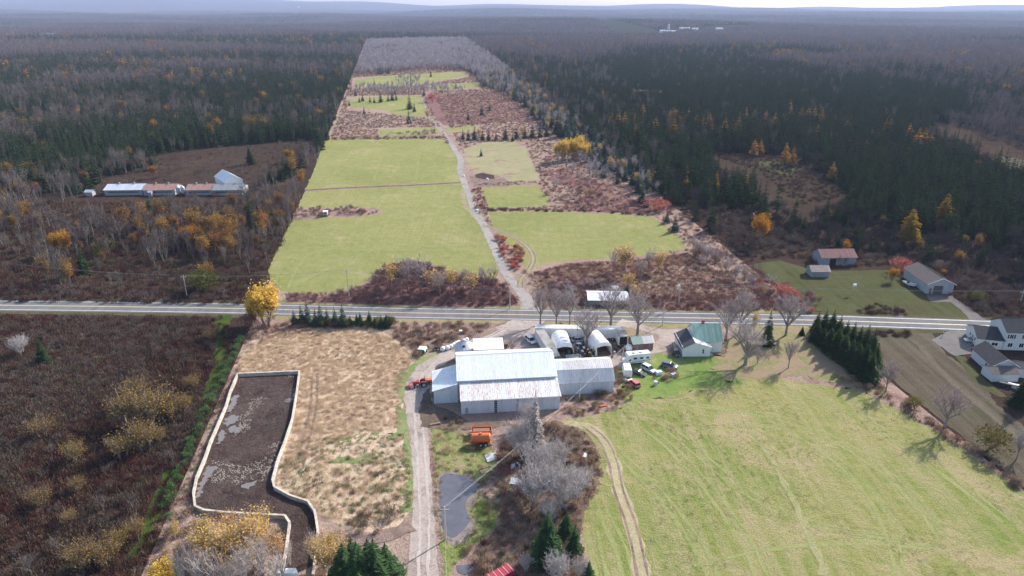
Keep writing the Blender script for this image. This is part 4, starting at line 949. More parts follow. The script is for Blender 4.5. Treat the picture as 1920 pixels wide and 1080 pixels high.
m_topw = paint('pale_trailer_top', (.58, .575, .56), .7, var=.12, scale=.5, dirt=(.35, .33, .3), dirt_amt=.6)
semi(P(1003, 637), P(1081, 638.5), 'white semi-trailer along the back of the yard, left one of the two', m_topw)
semi(P(1083, 638.5), P(1164, 640), 'white semi-trailer along the back of the yard, right one of the two', m_topw)
semi(P(1027, 674), P(1000.5, 640), 'white semi-trailer with a weathered grey roof, end on to the camera beside the white car', m_topg) if False else None
t = semi(P(1003, 641), P(1026, 677), 'white semi-trailer with a weathered grey roof, end on to the camera beside the white car', m_topg)
t = semi(P(1153, 640), P(1159, 653), 'short white box trailer with a dark open end, beside the red shed', m_topg, True)
# ------------------------------------------------------------------ fabric shelters
m_tarp = paint('white_tarpaulin', (.80, .80, .78), .6, var=.03, scale=1)
def shelter(a, b, D, H, label, open_front):
    ang, W = frame_from(a, b); t = thing('fabric_shelter', label, 'shelter', (a.x, a.y, 0), ang, 'white tarpaulin shelters')
    prof = []
    for k in range(11):
        u = k / 10; th = math.pi * u
        prof.append((W / 2 - W / 2 * math.copysign(abs(math.cos(th)) ** .75, math.cos(th)), H * math.sin(th) ** .62 if 0 < k < 10 else 0))
    nb = 5; sk = []
    for j in range(nb + 1):
        sag = -.0 if j in (0, nb) else 0
        sk.append([(x, D * j / nb, z * (1 + .02 * math.sin(j * 2.3))) for x, z in prof])
    for j in range(nb):
        b_ = MB()
        for k in range(10):
            p, q, r, s = sk[j][k], sk[j][k + 1], sk[j + 1][k + 1], sk[j + 1][k]
            m1 = [(u_[0], u_[1], u_[2]) for u_ in (p, q, r, s)]; b_.face(m1)
            b_.face([(W / 2 + (u_[0] - W / 2) * .985, u_[1], u_[2] * .985) for u_ in (s, r, q, p)])
        b_.build('cover_panel', m_tarp, t)
    for j in range(nb + 1):
        ab = MB()
        for k in range(10): ab.tube(Vector(sk[j][k]) * 1.0 + Vector((0, 0, .02)), Vector(sk[j][k + 1]) + Vector((0, 0, .02)), .05, .05, 4)
        ab.build('hoop', m_tarp, t)
    e = MB(); e.face([(x, D - .05, z) for x, z in prof]); e.build('end_wall', m_tarp, t)
    # front: side flaps and a strip over the opening
    f = MB(); f.face([(prof[k][0], .03, prof[k][1]) for k in range(2, 9)] + [(prof[8][0], .03, H * .62), (W * .62, .03, H * .72), (W * .35, .03, H * .70), (prof[2][0], .03, H * .62)])
    f.face([(prof[0][0], .03, 0), (prof[1][0], .03, prof[1][1]), (prof[2][0], .03, prof[2][1]), (prof[2][0], .03, H * .6), (W * (.3 if not open_front else .14), .03, 0)])
    f.build('front_flap', m_tarp, t)
    return t
shelter(P(1041, 668.5), P(1075, 667), 8.5, 4.0, 'white fabric shelter with one front flap hanging down, beside the grey-roofed trailer', False)
shelter(P(1116, 668), P(1147, 664), 8.5, 4.0, 'white fabric shelter with sagging arched cover and a wide open front, nearer the red shed', True)

# ------------------------------------------------------------------ vehicles
def car(p, heading, L, Wd, H, paintm, label, cat='car', name='parked_car', boxy=.0, pickup=False, group='cars parked about the farmyard', hood=None):
    """heading: direction the nose points (radians from +X)"""
    t = thing(name, label, cat, (p.x, p.y, 0), heading, group)
    hb = H * .56; zb = .28; st = [(-L / 2, .78, zb + .1, hb * .88), (-L / 2 + .12, .92, zb, hb), (-L * .2, 1, zb - .02, hb * 1.02), (L * .15, 1, zb - .02, hb * 1.0), (L * .36, .97, zb, hb * .90), (L / 2 - .12, .88, zb + .02, hb * .80), (L / 2, .72, zb + .1, hb * .62)]
    bd = MB(); hw = Wd / 2
    for i, (x, k, z0, z1) in enumerate(st):
        bd.v += [(x, -hw * k * .93, z0), (x, -hw * k, (z0 + z1) / 2), (x, -hw * k * .95, z1), (x, hw * k * .95, z1), (x, hw * k, (z0 + z1) / 2), (x, hw * k * .93, z0)]
        if i:
            n = i * 6
            for j in range(6): bd.f.append((n - 6 + j, n - 6 + (j + 1) % 6, n + (j + 1) % 6, n + j)); bd.m.append(0)
    bd.f += [(0, 1, 2, 3, 4, 5), tuple(len(bd.v) - 6 + i for i in reversed(range(6)))]; bd.m += [0, 0]
    bd.build('body', paintm, t)
    x0, x1 = (-L * .47 + .1, L * .2); r0, r1 = (-L * (.40 if boxy else .28), L * .06)
    if pickup: x0, x1, r0, r1 = -L * .12, L * .22, -L * .08, L * .1
    g = MB(); n = 0
    g.v += [(x0, -hw * .9, hb * .98), (x1 + .25, -hw * .88, hb * .93), (x1 + .25, hw * .88, hb * .93), (x0, hw * .9, hb * .98), (r0, -hw * .72, H - .05), (r1, -hw * .70, H - .05), (r1, hw * .70, H - .05), (r0, hw * .72, H - .05)]
    for f in ((0, 1, 5, 4), (1, 2, 6, 5), (2, 3, 7, 6), (3, 0, 4, 7)): g.f.append(f); g.m.append(0)
    g.build('window_glass', glass('car_glass'), t)
    MB().box(r0 - .06, r1 + .06, -hw * .75, hw * .75, H - .06, H, tx=.12, ty=.06).build('roof', paintm, t)
    pl = MB()
    for u in (.0, .5, 1.0):
        for s in (-1, 1):
            bx_ = x0 + (x1 + .25 - x0) * u; tx_ = r0 + (r1 - r0) * u
            pl.tube((bx_, s * hw * .9, hb * .96), (tx_, s * hw * .73, H - .05), .045, .04, 4)
    pl.build('pillars', paintm, t)
    if hood: MB().box(L * .24, L * .46, -hw * .8, hw * .8, hb * .86, hb * .905).build('hood', hood, t)
    for x in (-L * .30, L * .31):
        for s in (-1, 1): wheel(t, x, s * (hw - .1), .33, .22)
    for s in (-1, 1):
        MB().box(L / 2 - .1, L / 2 - .0, s * hw * .6 - .16, s * hw * .6 + .16, hb * .52, hb * .70).build('headlight', paint('lamp_glass', (.75, .75, .75), .1), t)
        MB().box(-L / 2 - .01, -L / 2 + .08, s * hw * .7 - .1, s * hw * .7 + .1, hb * .62, hb * .88).build('tail_light', paint('red_lamp', (.4, .02, .02), .2), t)
    MB().box(L / 2 - .05, L / 2 + .06, -hw * .75, hw * .75, .32, .48).build('bumper', m_steel, t)
    MB().box(-L / 2 - .06, -L / 2 + .05, -hw * .75, hw * .75, .32, .5).build('bumper', m_steel, t)
    return t
def carpaint(n, c): return paint('car_paint_' + n, c, .22, metal=.0, var=.02)
R_ = math.radians
car(P(995, 641), R_(-62), 4.4, 1.85, 1.6, carpaint('white', (.78, .78, .78)), 'white hatchback parked beside the end-on semi-trailer', boxy=1)
car(P(1216, 695), R_(-52), 4.5, 1.85, 1.6, carpaint('silver', (.62, .63, .65)), 'silver estate car behind the dark sedan', boxy=1)
car(P(1197, 702), R_(-35), 4.3, 1.75, 1.35, carpaint('dark', (.035, .04, .045)), 'small dark sedan beside the white enclosed trailer')
car(P(1255, 689), R_(-25), 4.5, 1.85, 1.55, carpaint('navy', (.07, .10, .17)), 'dark blue estate car with a white bonnet and roof near the brush heap', boxy=1, hood=carpaint('white', (.78,) * 3))
car(P(1188, 722), R_(115), 4.3, 1.8, 1.5, carpaint('pale_red', (.48, .12, .14)), 'red hatchback with a pale open tail beside the end of the barn', boxy=1, hood=carpaint('white', (.78,) * 3))
car(P(1267, 667), R_(-80), 2.7, 1.5, 1.75, carpaint('black', (.02, .022, .025)), 'black utility buggy parked against the house porch', cat='buggy', name='utility_buggy', boxy=1, group=None)
car(P(1823, 641), R_(170), 4.5, 1.8, 1.45, carpaint('grey_silver', (.45, .46, .48)), 'silver sedan parked by the white house on the far right', group=None)
# motorhome
p0 = P(1170, 686); p1 = P(1219, 682); ang = math.atan2(p1.y - p0.y, p1.x - p0.x)
mh = thing('motorhome', 'white motorhome with a cab-over sleeper and grey stripe, parked beside the red shed', 'motorhome', (p0.x, p0.y, 0), ang); L = (p1 - p0).length
m_rv = carpaint('motorhome_white', (.76, .76, .74))
MB().prism([(1.9, .55), (1.9, 2.0), (.95, 2.1), (.75, 2.5), (1.1, 3.05), (L, 3.1), (L, .55)], 0, 2.35, 'y').build('body', m_rv, mh)
MB().prism([(.1, .5), (.1, 1.05), (.9, 1.3), (1.55, 1.98), (1.89, 1.98), (1.89, .5)], .1, 2.25, 'y').build('cab', m_rv, mh)
MB().prism([(.98, 1.36), (1.52, 1.92), (1.56, 1.9), (1.02, 1.32)], .25, 2.1, 'y').build('windscreen', glass('car_glass'), mh)
MB().prism([(1.2, 1.30), (1.62, 1.80), (1.85, 1.80), (1.85, 1.30)], .06, .097, 'y').build('cab_window', glass('car_glass'), mh)
for (x0, x1, z0, z1) in ((2.6, 3.5, 1.7, 2.25), (4.4, 5.3, 1.7, 2.25), (L - 1.2, L - .5, 1.7, 2.2)):
    MB().box(x0, x1, -.03, -.003, z0, z1).build('window', glass('car_glass'), mh)
MB().box(3.65, 4.2, -.02, -.003, .7, 2.4).build('door', paint('rv_door', (.66, .66, .64)), mh)
MB().prism([(2.0, .9), (L, 1.45), (L, 1.25), (2.0, .7)], -.012, -.002, 'y').build('stripe', paint('rv_stripe', (.22, .24, .27)), mh)
for x in (2.6, 4.5): MB().box(x, x + .7, .8, 1.5, 3.1, 3.32, tx=.05, ty=.05).build('roof_vent', paint('rv_vent', (.5, .5, .48)), mh)
MB().tube((2.0, .1, 3.05), (L - .1, .1, 3.1), .09, .09, 6).build('awning', paint('rv_awning', (.35, .37, .4)), mh)
for x in (1.0, L - 1.9):
    for y in (.2, 2.15): wheel(mh, x, y, .40, .28)
# enclosed trailer
p = P(1175, 703)
et = thing('enclosed_trailer', 'rounded white enclosed cargo trailer between the motorhome and the dark sedan', 'trailer', (p.x, p.y, 0), R_(88))
MB().prism([(-1.1, .5), (-1.1, 2.1), (-.85, 2.5), (.85, 2.5), (1.1, 2.1), (1.1, .5)], -1.9, 1.9, 'x').build('body', carpaint('white', (.78,) * 3), et)
MB().box(-1.92, -1.89, -.85, .85, .6, 2.2).build('rear_door', paint('rv_door', (.66,) * 3), et)
MB().tube((1.9, 0, .5), (3.0, 0, .45), .06, .05, 6).build('drawbar', m_steel, et)
for y in (-1.15, 1.15): wheel(et, -.2, y, .34, .22)
# tandem utility trailer
p0, p1 = P(1063, 680), P(1090, 679); ang, L = frame_from(p0, p1)
ut = thing('utility_trailer', 'grey open box trailer on tandem wheels in front of the white shelters', 'trailer', (p0.x, p0.y, 0), ang)
m_gal = paint('galvanised', (.42, .44, .47), .4, var=.15); 
MB().box(0, L, 0, 2.0, .55, .65).build('bed', m_gal, ut)
for nm, bx_ in (('side_board', (0, L, -.03, .03, .66, 1.35)), ('side_board', (0, L, 1.97, 2.03, .66, 1.35)), ('tailgate', (L - .03, L + .03, .04, 1.96, .66, 1.35)), ('headboard', (-.03, .03, .04, 1.96, .66, 1.35))): MB().box(*bx_).build(nm, m_gal, ut)
for k in range(6): MB().box(k * L / 5.2, k * L / 5.2 + .06, -.07, -.032, .6, 1.38).build('stake', m_gal, ut)
MB().box(.3, L - .3, .2, 1.8, .66, 1.0, tx=.3, ty=.3).build('load', paint('load_grey', (.2, .22, .22), .8, var=.3), ut)
MB().tube((0, .3, .55), (-1.2, 1, .5), .05, .05, 5).tube((0, 1.7, .55), (-1.2, 1, .5), .05, .05, 5).build('drawbar', m_steel, ut)
for x in (L * .58, L * .80):
    for y in (-.14, 2.14): wheel(ut, x, y, .34, .2)
# tractor facing left, with an orange implement behind
def tractor(p, ang, L, body, label, group=None, loader=True):
    t = thing('tractor', label, 'tractor', (p.x, p.y, 0), ang, group)
    m = paint('tractor_' + body[0], body[1], .35, var=.05)
    MB().box(.3, L * .48, -.38, .38, .85, 1.55, tx=.05, ty=.05).build('bonnet', m, t)
    MB().box(L * .44, L * .50, -.36, .36, .8, 1.5).build('grille', m_steel, t)
    MB().box(-.9, .5, -.32, .32, .6, .95).build('chassis', m_steel, t)
    MB().box(-.95, -.45, -.3, .3, 1.0, 1.25).box(-1.0, -.9, -.3, .3, 1.2, 1.7).build('seat', m_dark, t)
    for s in (-1, 1):
        wheel(t, -.7, s * .85, .78, .42, name='rear_wheel'); wheel(t, L * .34, s * .75, .45, .28, name='front_wheel')
        MB().box(-1.35, -.1, s * .85 - .25, s * .85 + .25, 1.58, 1.65).build('mudguard', m, t)
        MB().tube((-1.1, s * .6, 1.5), (-1.1, s * .55, 2.5), .05, .05, 5).build('roll_bar', m_steel, t)
        if loader: MB().tube((.0, s * .55, 1.5), (L * .5, s * .55, 1.3), .08, .07, 5).tube((L * .5, s * .55, 1.3), (L * .72, s * .55, .5), .07, .06, 5).build('loader_arm', m, t)
    if loader: MB().prism([(L * .68, .1), (L * .68, .75), (L * .76, .8), (L * .74, .2), (L * .92, .15), (L * .92, .08)], -.95, .95, 'y').build('bucket', m, t)
    MB().tube((-.35, 0, 1.5), (.0, 0, 1.85), .03, .03, 5).tube((-.05, -.2, 1.85), (-.05, .2, 1.85), .03, .03, 5).build('steering_wheel', m_dark, t)
    MB().tube((.9, .15, 1.5), (.9, .15, 2.2), .05, .04, 6).build('exhaust', m_steel, t)
    return t
tractor(P(789, 724), R_(195), 4.0, ('red', (.42, .03, .04)), 'red loader tractor on the gravel track at the left end of the barn')
p = P(806, 718); t = thing('implement', 'orange farm implement hitched behind the red loader tractor', 'implement', (p.x, p.y, 0), R_(8))
mo = paint('orange_paint', (.60, .13, .035), .45, var=.12, scale=1.5, dirt=(.30, .14, .09), dirt_amt=.3)
MB().box(-1.0, 1.0, -.7, .7, .55, 1.15, tx=.2, ty=.15).build('hopper', mo, t); MB().tube((-1, 0, .6), (-1.9, 0, .6), .06, .06, 5).build('drawbar', m_steel, t)
for y in (-.85, .85): wheel(t, .1, y, .4, .22)
# orange tanker and box spreader
p = P(903, 838); tk = thing('slurry_tanker', 'orange slurry tank trailer on tandem wheels beside the brush', 'tanker', (p.x - 2.4, p.y + .9, 0), R_(2))
TL = 4.4
tb = MB(); prev = None
xs = [(0, .6), (.12, .95), (.3, 1.06), (TL - .3, 1.06), (TL - .12, .95), (TL, .6)]
for (x, r) in xs:
    k = len(tb.v); tb.v += [(x, math.cos(2 * math.pi * i / 20) * r, 1.75 + math.sin(2 * math.pi * i / 20) * r) for i in range(20)]
    if prev is not None: 
        for i in range(20): j = (i + 1) % 20; tb.f.append((prev + i, prev + j, k + j, k + i)); tb.m.append(0)
    prev = k
tb.f += [tuple(range(20)), tuple(prev + i for i in reversed(range(20)))]; tb.m += [0, 0]
tb.build('tank', mo, tk, smooth_=False)
for x in (.9, 2.2, 3.5): MB().tube((x, 0, 1.75), (x + .08, 0, 1.75), 1.09, 1.09, 20).build('band', mo, tk)
MB().box(-.3, TL, -.5, .5, .55, .72).build('chassis', mo, tk); MB().tube((-.3, 0, .6), (-1.5, 0, .55), .08, .06, 6).build('drawbar', mo, tk)
for x in (2.2, 3.3):
    for y in (-1.0, 1.0): wheel(tk, x, y, .5, .35)
MB().tube((TL * .5, 0, 2.8), (TL * .5, 0, 3.0), .3, .3, 12).build('hatch', mo, tk)
sp = thing('manure_spreader', 'open orange box spreader with a rusty load just behind the slurry tank', 'spreader', (tk.location.x - .0, tk.location.y + 3.5, 0), R_(3))
MB().box(0, TL + .1, -.95, .95, .8, .95).build('floor', mo, sp)
for nm, bx_ in (('side_board', (0, TL + .1, -1.0, -.9, .96, 1.7)), ('side_board', (0, TL + .1, .9, 1.0, .96, 1.7)), ('headboard', (0, .1, -.89, .89, .96, 1.75)), ('tailboard', (TL, TL + .1, -.89, .89, .96, 1.75))): MB().box(*bx_).build(nm, mo, sp)
MB().box(.15, TL - .1, -.85, .85, .96, 1.45, tx=.2, ty=.2).build('load', paint('rusty_load', (.20, .12, .08), .9, var=.5, scale=4), sp)
for y in (-1.15, 1.15): wheel(sp, 2.6, y, .5, .3)
MB().tube((0, 0, .8), (-1.2, 0, .5), .07, .06, 5).build('drawbar', mo, sp)
# loose sheets, pallets, red harrow, boards
def lying(name, px, label, cat, m, h=.12, tilt=.05):
    pts = poly(px); c = sum(pts, Vector()) / len(pts); t = MB()
    lo = [(p.x - c.x, p.y - c.y, .05 + tilt * i) for i, p in enumerate(pts)]; hi = [(x, y, z + h) for x, y, z in lo]; n = len(pts)
    t.v = lo + hi; t.f = [tuple(reversed(range(n))), tuple(range(n, 2 * n))] + [(i, (i + 1) % n, n + (i + 1) % n, n + i) for i in range(n)]; t.m = [0] * len(t.f)
    return tag(t.build(name, m, None, c), label, cat)
lying('roofing_sheet', [(908, 853), (930, 849), (932, 862), (914, 868)], 'large loose pale blue roofing sheet lying in weeds below the slurry tank', 'metal sheet', paint('pale_blue_sheet', (.50, .58, .66), .4, var=.06), .06)
lying('roofing_sheet', [(954, 908), (958, 896), (973, 900), (969, 912)], 'crumpled grey metal sheet under the bare trees beside the red harrow', 'metal sheet', paint('grey_sheet', (.42, .45, .50), .4, var=.2, scale=3), .06, .12)
lying('roofing_sheet', [(958, 882), (958, 873), (967, 872), (965, 881)], 'small grey panel standing behind the red harrow', 'metal sheet', paint('grey_sheet', (.42, .45, .5)), .05, .25)
lying('roofing_sheet', [(1092, 857), (1096, 850), (1102, 851), (1099, 859)], 'small white board lying in the brush beside the pasture track', 'board', paint('white_board', (.75, .76, .78), .5), .05)
lying('roofing_sheet', [(735, 975), (741, 974), (741, 981), (736, 982)], 'tiny white board in grass left of the gravel track', 'board', paint('white_board', (.75, .76, .78)), .05) if False else None
p = P(912, 884); t = thing('pallet', 'yellow timber pallet lying in the weeds above the pond', 'pallet', (p.x, p.y, .1), R_(28)); mwd = paint('fresh_timber', (.62, .45, .25), .8, var=.15)
for k in range(6): MB().box(-1.3, 1.3, -.55 + k * .19, -.42 + k * .19, .14, .18).build('slat', mwd, t)
for x in (-1.2, 0, 1.2): MB().box(x - .06, x + .06, -.55, .55, 0, .138).build('runner', mwd, t)
p = P(946, 888); t = thing('harrow', 'dark red folded harrow standing in weeds beside the bare trees', 'harrow', (p.x, p.y, 0), R_(12)); mr = paint('dark_red_paint', (.26, .03, .035), .5, var=.2)
for k in range(4): MB().tube((-1.4, -.8 + k * .55, .7 + .12 * (k % 2)), (1.4, -.8 + k * .55, .7 + .12 * (k % 2)), .06, .06, 5).build('bar', mr, t)
for k in range(5): MB().tube((-1.3 + k * .65, -.9, .75), (-1.3 + k * .65, .95, .85), .05, .05, 5).build('cross_bar', mr, t)
for k in range(7):
    MB().tube((-1.3 + k * .43, -.8 + .55 * (k % 4), .75), (-1.2 + k * .43, -.8 + .55 * (k % 4), .05), .04, .03, 5).build('tine', mr, t)
MB().tube((-1.4, 0, .8), (-1.1, 0, 1.9), .06, .05, 5).tube((1.4, 0, .8), (1.1, 0, 1.9), .06, .05, 5).build('folded_wing', mr, t)
p = P(942, 1078); t = thing('farm_wagon', 'red farm wagon with pale ribs at the bottom edge beside the thicket', 'wagon', (p.x - .3, p.y - 1.0, 0), R_(35))
MB().box(-2.3, 2.3, -1.0, 1.0, .7, 1.5).build('body', paint('wagon_red', (.36, .03, .045), .4, var=.1), t)
for k in range(5): MB().box(-2.0 + k, -1.92 + k, -1.02, 1.02, 1.5, 1.56).build('rib', paint('pale_rib', (.6, .5, .48)), t)
for x in (-1.5, 1.5):
    for y in (-1.1, 1.1): wheel(t, x, y, .36, .22)
lying('roof_panel_stack', [(520, 1082), (522, 1074), (556, 1073), (560, 1084)], 'small white sheet-covered box at the bottom edge beside the lagoon channel', 'box', paint('white_board', (.75, .76, .78), .5), .9, .02)
# wrapped bales in a row by the drive
m_bale = paint('white_bale_wrap', (.74, .74, .73), .35, var=.06, scale=3, dirt=(.4, .38, .35), dirt_amt=.2)
def bale(px, py, r, L, rz, label, grp='white wrapped bales beside the drive', tint=None):
    b_ = MB(); ring = [(0, r * .55), (.06, r * .9), (.2, r), (L - .2, r), (L - .06, r * .9), (L, r * .55)]; prev = None
    for x, q in ring:
        k = len(b_.v); b_.v += [(x - L / 2, math.cos(i * math.pi / 8) * q, r + math.sin(i * math.pi / 8) * q) for i in range(16)]
        if prev is not None:
            for i in range(16): j = (i + 1) % 16; b_.f.append((prev + i, prev + j, k + j, k + i)); b_.m.append(0)
        prev = k
    b_.f += [tuple(range(16)), tuple(prev + i for i in reversed(range(16)))]; b_.m += [0, 0]
    tag(b_.build('wrapped_bale', tint or m_bale, None, P(px, py), rz, True), label, 'bale', grp)
bl = ['nearest the barn drive end of the row, standing squat', 'second from the near end', 'third from the near end', 'fourth from the near end', 'fifth from the near end, partly in weeds', 'sixth from the near end', 'small one set apart after the gap', 'last one at the far end toward the road']
for i, (x, y) in enumerate([(830.5, 658), (839, 656), (845.5, 653.5), (850.5, 651), (855.5, 648.5), (860, 646.5), (870, 642), (875.5, 640)]):
    bale(x, y, .66 if i < 6 else .55, 1.15, R_(80 + 12 * (i % 3)), 'white wrapped round bale, ' + bl[i])
p = P(792, 660); t = thing('hay_machine', 'green and white hay machine parked in the brush left of the bales', 'farm machine', (p.x, p.y, 0), R_(80))
MB().box(-1.6, 1.4, -1.1, 1.1, .6, 1.3, tx=.3, ty=.1).build('body', paint('pale_machine', (.62, .68, .66), .45, var=.1), t)
MB().box(-1.2, .9, -.8, .8, 1.3, 1.42).build('cover', paint('pale_machine', (.62, .68, .66)), t); MB().box(-1.75, -1.55, -1.2, 1.2, .2, 1.5).build('frame', paint('dark_green_paint', (.03, .12, .07)), t)
MB().tube((-1.6, 0, .6), (-2.9, 0, .5), .06, .05, 5).build('drawbar', paint('dark_green_paint', (.03, .12, .07)), t)
for y in (-1.2, 1.2): wheel(t, .4, y, .42, .25)
p = P(818, 657); t = thing('old_implement', 'black implement with round wheels in the weeds beside the white bales', 'farm machine', (p.x, p.y, 0), .3)
MB().tube((-.9, 0, .5), (.9, 0, .6), .12, .12, 6).build('axle', m_steel, t); MB().box(-.6, .6, -.3, .3, .5, 1.2, tx=.2, ty=.1).build('frame', m_steel, t)
for x in (-.9, 0, .9): wheel(t, x, 0, .5, .2, axis='x')
# dark tank truck and mast behind the white-roofed shed
p = P(951, 672); t = thing('tank_trailer', 'dark green tank trailer behind the shed with the white roof', 'trailer', (p.x, p.y, 0), R_(8))
MB().tube((-1.6, 0, 1.3), (1.6, 0, 1.3), .8, .8, 14).build('tank', paint('dark_tank', (.05, .075, .06), .4), t); MB().box(-1.8, 1.8, -.6, .6, .5, .65).build('chassis', m_steel, t)
MB().box(-1.9, -1.0, -.7, .7, .65, 1.2).build('toolbox', paint('grey_sheet', (.4,) * 3), t)
for x in (-.9, .9):
    for y in (-.8, .8): wheel(t, x, y, .4, .25)
p = P(949, 662); t = thing('old_loader', 'rusty loader with an upright mast behind the dark tank trailer', 'farm machine', (p.x - .8, p.y + 3.5, 0), R_(20)); mrs = paint('rusty_machine', (.17, .07, .045), .8, var=.3)
MB().box(-1.3, 1.3, -.7, .7, .5, 1.3, tx=.2).build('body', mrs, t); MB().tube((0, .3, 1.2), (0, .3, 3.4), .1, .08, 6).build('mast', mrs, t)
for x in (-.9, .9):
    for y in (-.8, .8): wheel(t, x, y, .45, .25)
p = P(898, 657); t = thing('red_wagon', 'small red wagon showing behind the white-roofed shed', 'wagon', (p.x, p.y + 4, 0), 0)
MB().box(-1.3, 1.3, -.6, .6, .8, 1.7).build('body', paint('wagon_red', (.36, .03, .045)), t)
for x in (-.9, .9):
    for y in (-.65, .65): wheel(t, x, y, .38, .2)
# things between the shelters
p = P(1090, 664); tractor(Vector((p.x, p.y, 0)), R_(-80), 3.2, ('dull', (.16, .18, .22)), 'dark blue-grey old tractor between the two fabric shelters', loader=False)
p = P(1107, 667); tractor(Vector((p.x, p.y, 0)), R_(-110), 2.8, ('yellow', (.50, .30, .08)), 'small yellow tractor beside the right-hand fabric shelter', loader=False)
tractor(P(1067, 664), R_(-100), 2.6, ('green', (.20, .26, .06)), 'green and yellow garden tractor inside the left fabric shelter', loader=False)
car(P(1085, 640), R_(10), 4.4, 1.8, 1.5, carpaint('faded', (.48, .50, .52)), 'faded grey car in weeds in front of the back semi-trailers', group=None)
car(P(1088, 652), R_(-20), 4.0, 1.7, 1.4, carpaint('dull_blue', (.16, .19, .26)), 'dull blue car behind the old tractor between the shelters', group=None)
p = P(1179, 658); t = thing('water_tank', 'white rounded tank lying beside the short box trailer', 'tank', (p.x, p.y, 0), R_(60))
b_ = MB()
for k in range(7):
    u = k / 6; r = 1.05 * math.sin(math.pi * (.12 + .76 * u)); b_.v += [(-1.3 + 2.6 * u, math.cos(i * math.pi / 7) * r, 1.05 + math.sin(i * math.pi / 7) * r) for i in range(14)]
    if k:
        for i in range(14): j = (i + 1) % 14; b_.f.append((14 * k - 14 + i, 14 * k - 14 + j, 14 * k + j, 14 * k + i)); b_.m.append(0)
b_.f += [tuple(range(14)), tuple(84 + i for i in reversed(range(14)))]; b_.m += [0, 0]; b_.build('shell', m_tarp, t, smooth_=True); MB().box(-.8, .8, -.5, .5, 0, .3).build('cradle', m_steel, t)
for i, (x, y) in enumerate([(1096, 668), (1102, 661), (1111, 672), (1083, 668), (1148, 671), (1152, 664), (1057, 672), (1098, 656)]):
    p = P(x, y); tag(MB().tube((0, 0, 0), (0, 0, .9), .3, .3, 10).tube((0, 0, .3), (0, 0, .36), .33, .33, 10).build('barrel', paint('barrel_' + ('blue', 'rust', 'grey')[i % 3], ((.08, .14, .26), (.24, .09, .05), (.35, .36, .37))[i % 3], .5), None, p), 'small steel barrel standing in the junk between the white shelters', 'barrel', 'barrels in the yard junk')
for i, (x, y) in enumerate([(1092, 671), (1115, 664), (1154, 658), (1078, 674), (1169, 726), (1181, 729)]):
    p = P(x, y); tag(MB().tube((0, 0, 0), (0, 0, .25), .42, .42, 12).tube((.1, .1, .251), (.1, .1, .5), .42, .42, 12).build('tyre', m_tyre, None, p), 'pair of old tyres lying in the yard weeds', 'tyre', 'tyres in the yard junk')
for i, (x, y, l_) in enumerate([(1100, 676, 'stack of grey boards beside the utility trailer'), (1128, 674, 'low pile of boards in front of the right fabric shelter')]):
    b_ = MB()
    for k in range(6): b_.box(-1.3 + .1 * (k % 3), 1.2, -.5 + .02 * k, .5 - .05 * k, k * .12, k * .12 + .1)
    tag(b_.build('board_pile', paint('weathered_wood', (.30, .25, .20)), None, P(x, y), .3 * i), l_, 'boards')
# heap of junk in the shrubs near the cars
p = P(1235, 702); tag(MB().box(-.8, .8, -.6, .6, 0, 1.0, tx=.05).build('crate', paint('white_board', (.75, .76, .78)), None, p, .2), 'white crate standing at the left end of the brush heap', 'crate')
p = P(1263, 705); tag(MB().box(-.9, .9, -.5, .5, 0, .8, tx=.15, ty=.1).build('crate', paint('grey_sheet', (.42, .45, .5)), None, p, .5), 'pale grey box half buried in the brush heap', 'crate')
p = P(1229, 722); tag(MB().tube((0, 0, 0), (0, 0, 1.1), .5, .5, 12).build('barrel', paint('grey_sheet', (.42, .45, .5)), None, p), 'pale drum standing in grass at the near corner of the brush heap', 'barrel')
for i, (x, y, c_, lb) in enumerate([(1170, 715, (.6, .62, .64), 'pale scrap panel in weeds'), (1175, 721, (.03, .03, .035), 'black scrap tyre pile in weeds'), (1172, 708, (.35, .36, .38), 'grey scrap box in weeds')]):
    t = MB(); 
    for k in range(4): t.box(-.7 + .4 * k, -.2 + .4 * k, -.4 + .2 * (k % 2), .3 + .2 * (k % 2), 0, .3 + .25 * ((k * 7) % 3), tx=.05)
    tag(t.build('scrap_heap', paint('scrap_%d' % i if False else 'scrap_' + ['pale', 'black', 'grey'][i], c_, .6), None, P(x, y), i), lb + ' beside the end of the barn wing', 'scrap')
tag(MB().box(-.9, .9, -.25, .25, 0, .3).build('fallen_board', mo, None, P(1131, 762), .3), 'orange board lying in the dead brush in front of the barn wing', 'board')
tag(MB().tube((-1.3, 0, .3), (1.3, 0, .35), .22, .2, 8).build('log', paint('cut_log', (.34, .24, .16), .9), None, P(816, 797), .3), 'short log lying on the bank below the barn corner', 'log')
tag(MB().box(-.5, .5, -.4, .4, 0, .8, tx=.06).build('concrete_block', paint('white_board', (.75,) * 3), None, P(864, 624)), 'pale block in the brush left of the driveway mouth', 'block')
# bee boxes / white box on the field island, markers on the lane
p = P(611, 405); t = thing('hunting_blind', 'small white hut on legs at the tip of the brush island in the field', 'hut', (p.x, p.y, 0), .1)
MB().box(-1.0, 1.0, -.9, .9, .7, 2.3).build('cabin', m_side, t); MB().box(-1.2, 1.2, -1.1, 1.1, 2.3, 2.42).build('roof', m_wht2, t); MB().box(-.5, .5, -.93, -.905, 1.3, 1.9).build('window', m_dark, t)
for x in (-.8, .8):
    for y in (-.7, .7): MB().box(x - .07, x + .07, y - .07, y + .07, 0, .7).build('leg', m_side, t)
for i, (x, y, l_) in enumerate([(895, 396, 'white feed tub on the lane beside the reddish hedge'), (870, 331, 'small white tub where the field track meets the lane'), (914, 337, 'white sheet scrap on the dug earth')]):
    tag(MB().tube((0, 0, 0), (0, 0, .9), .7, .6, 10).build('tub', paint('white_board', (.75,) * 3), None, P(x, y)), l_, 'tub')

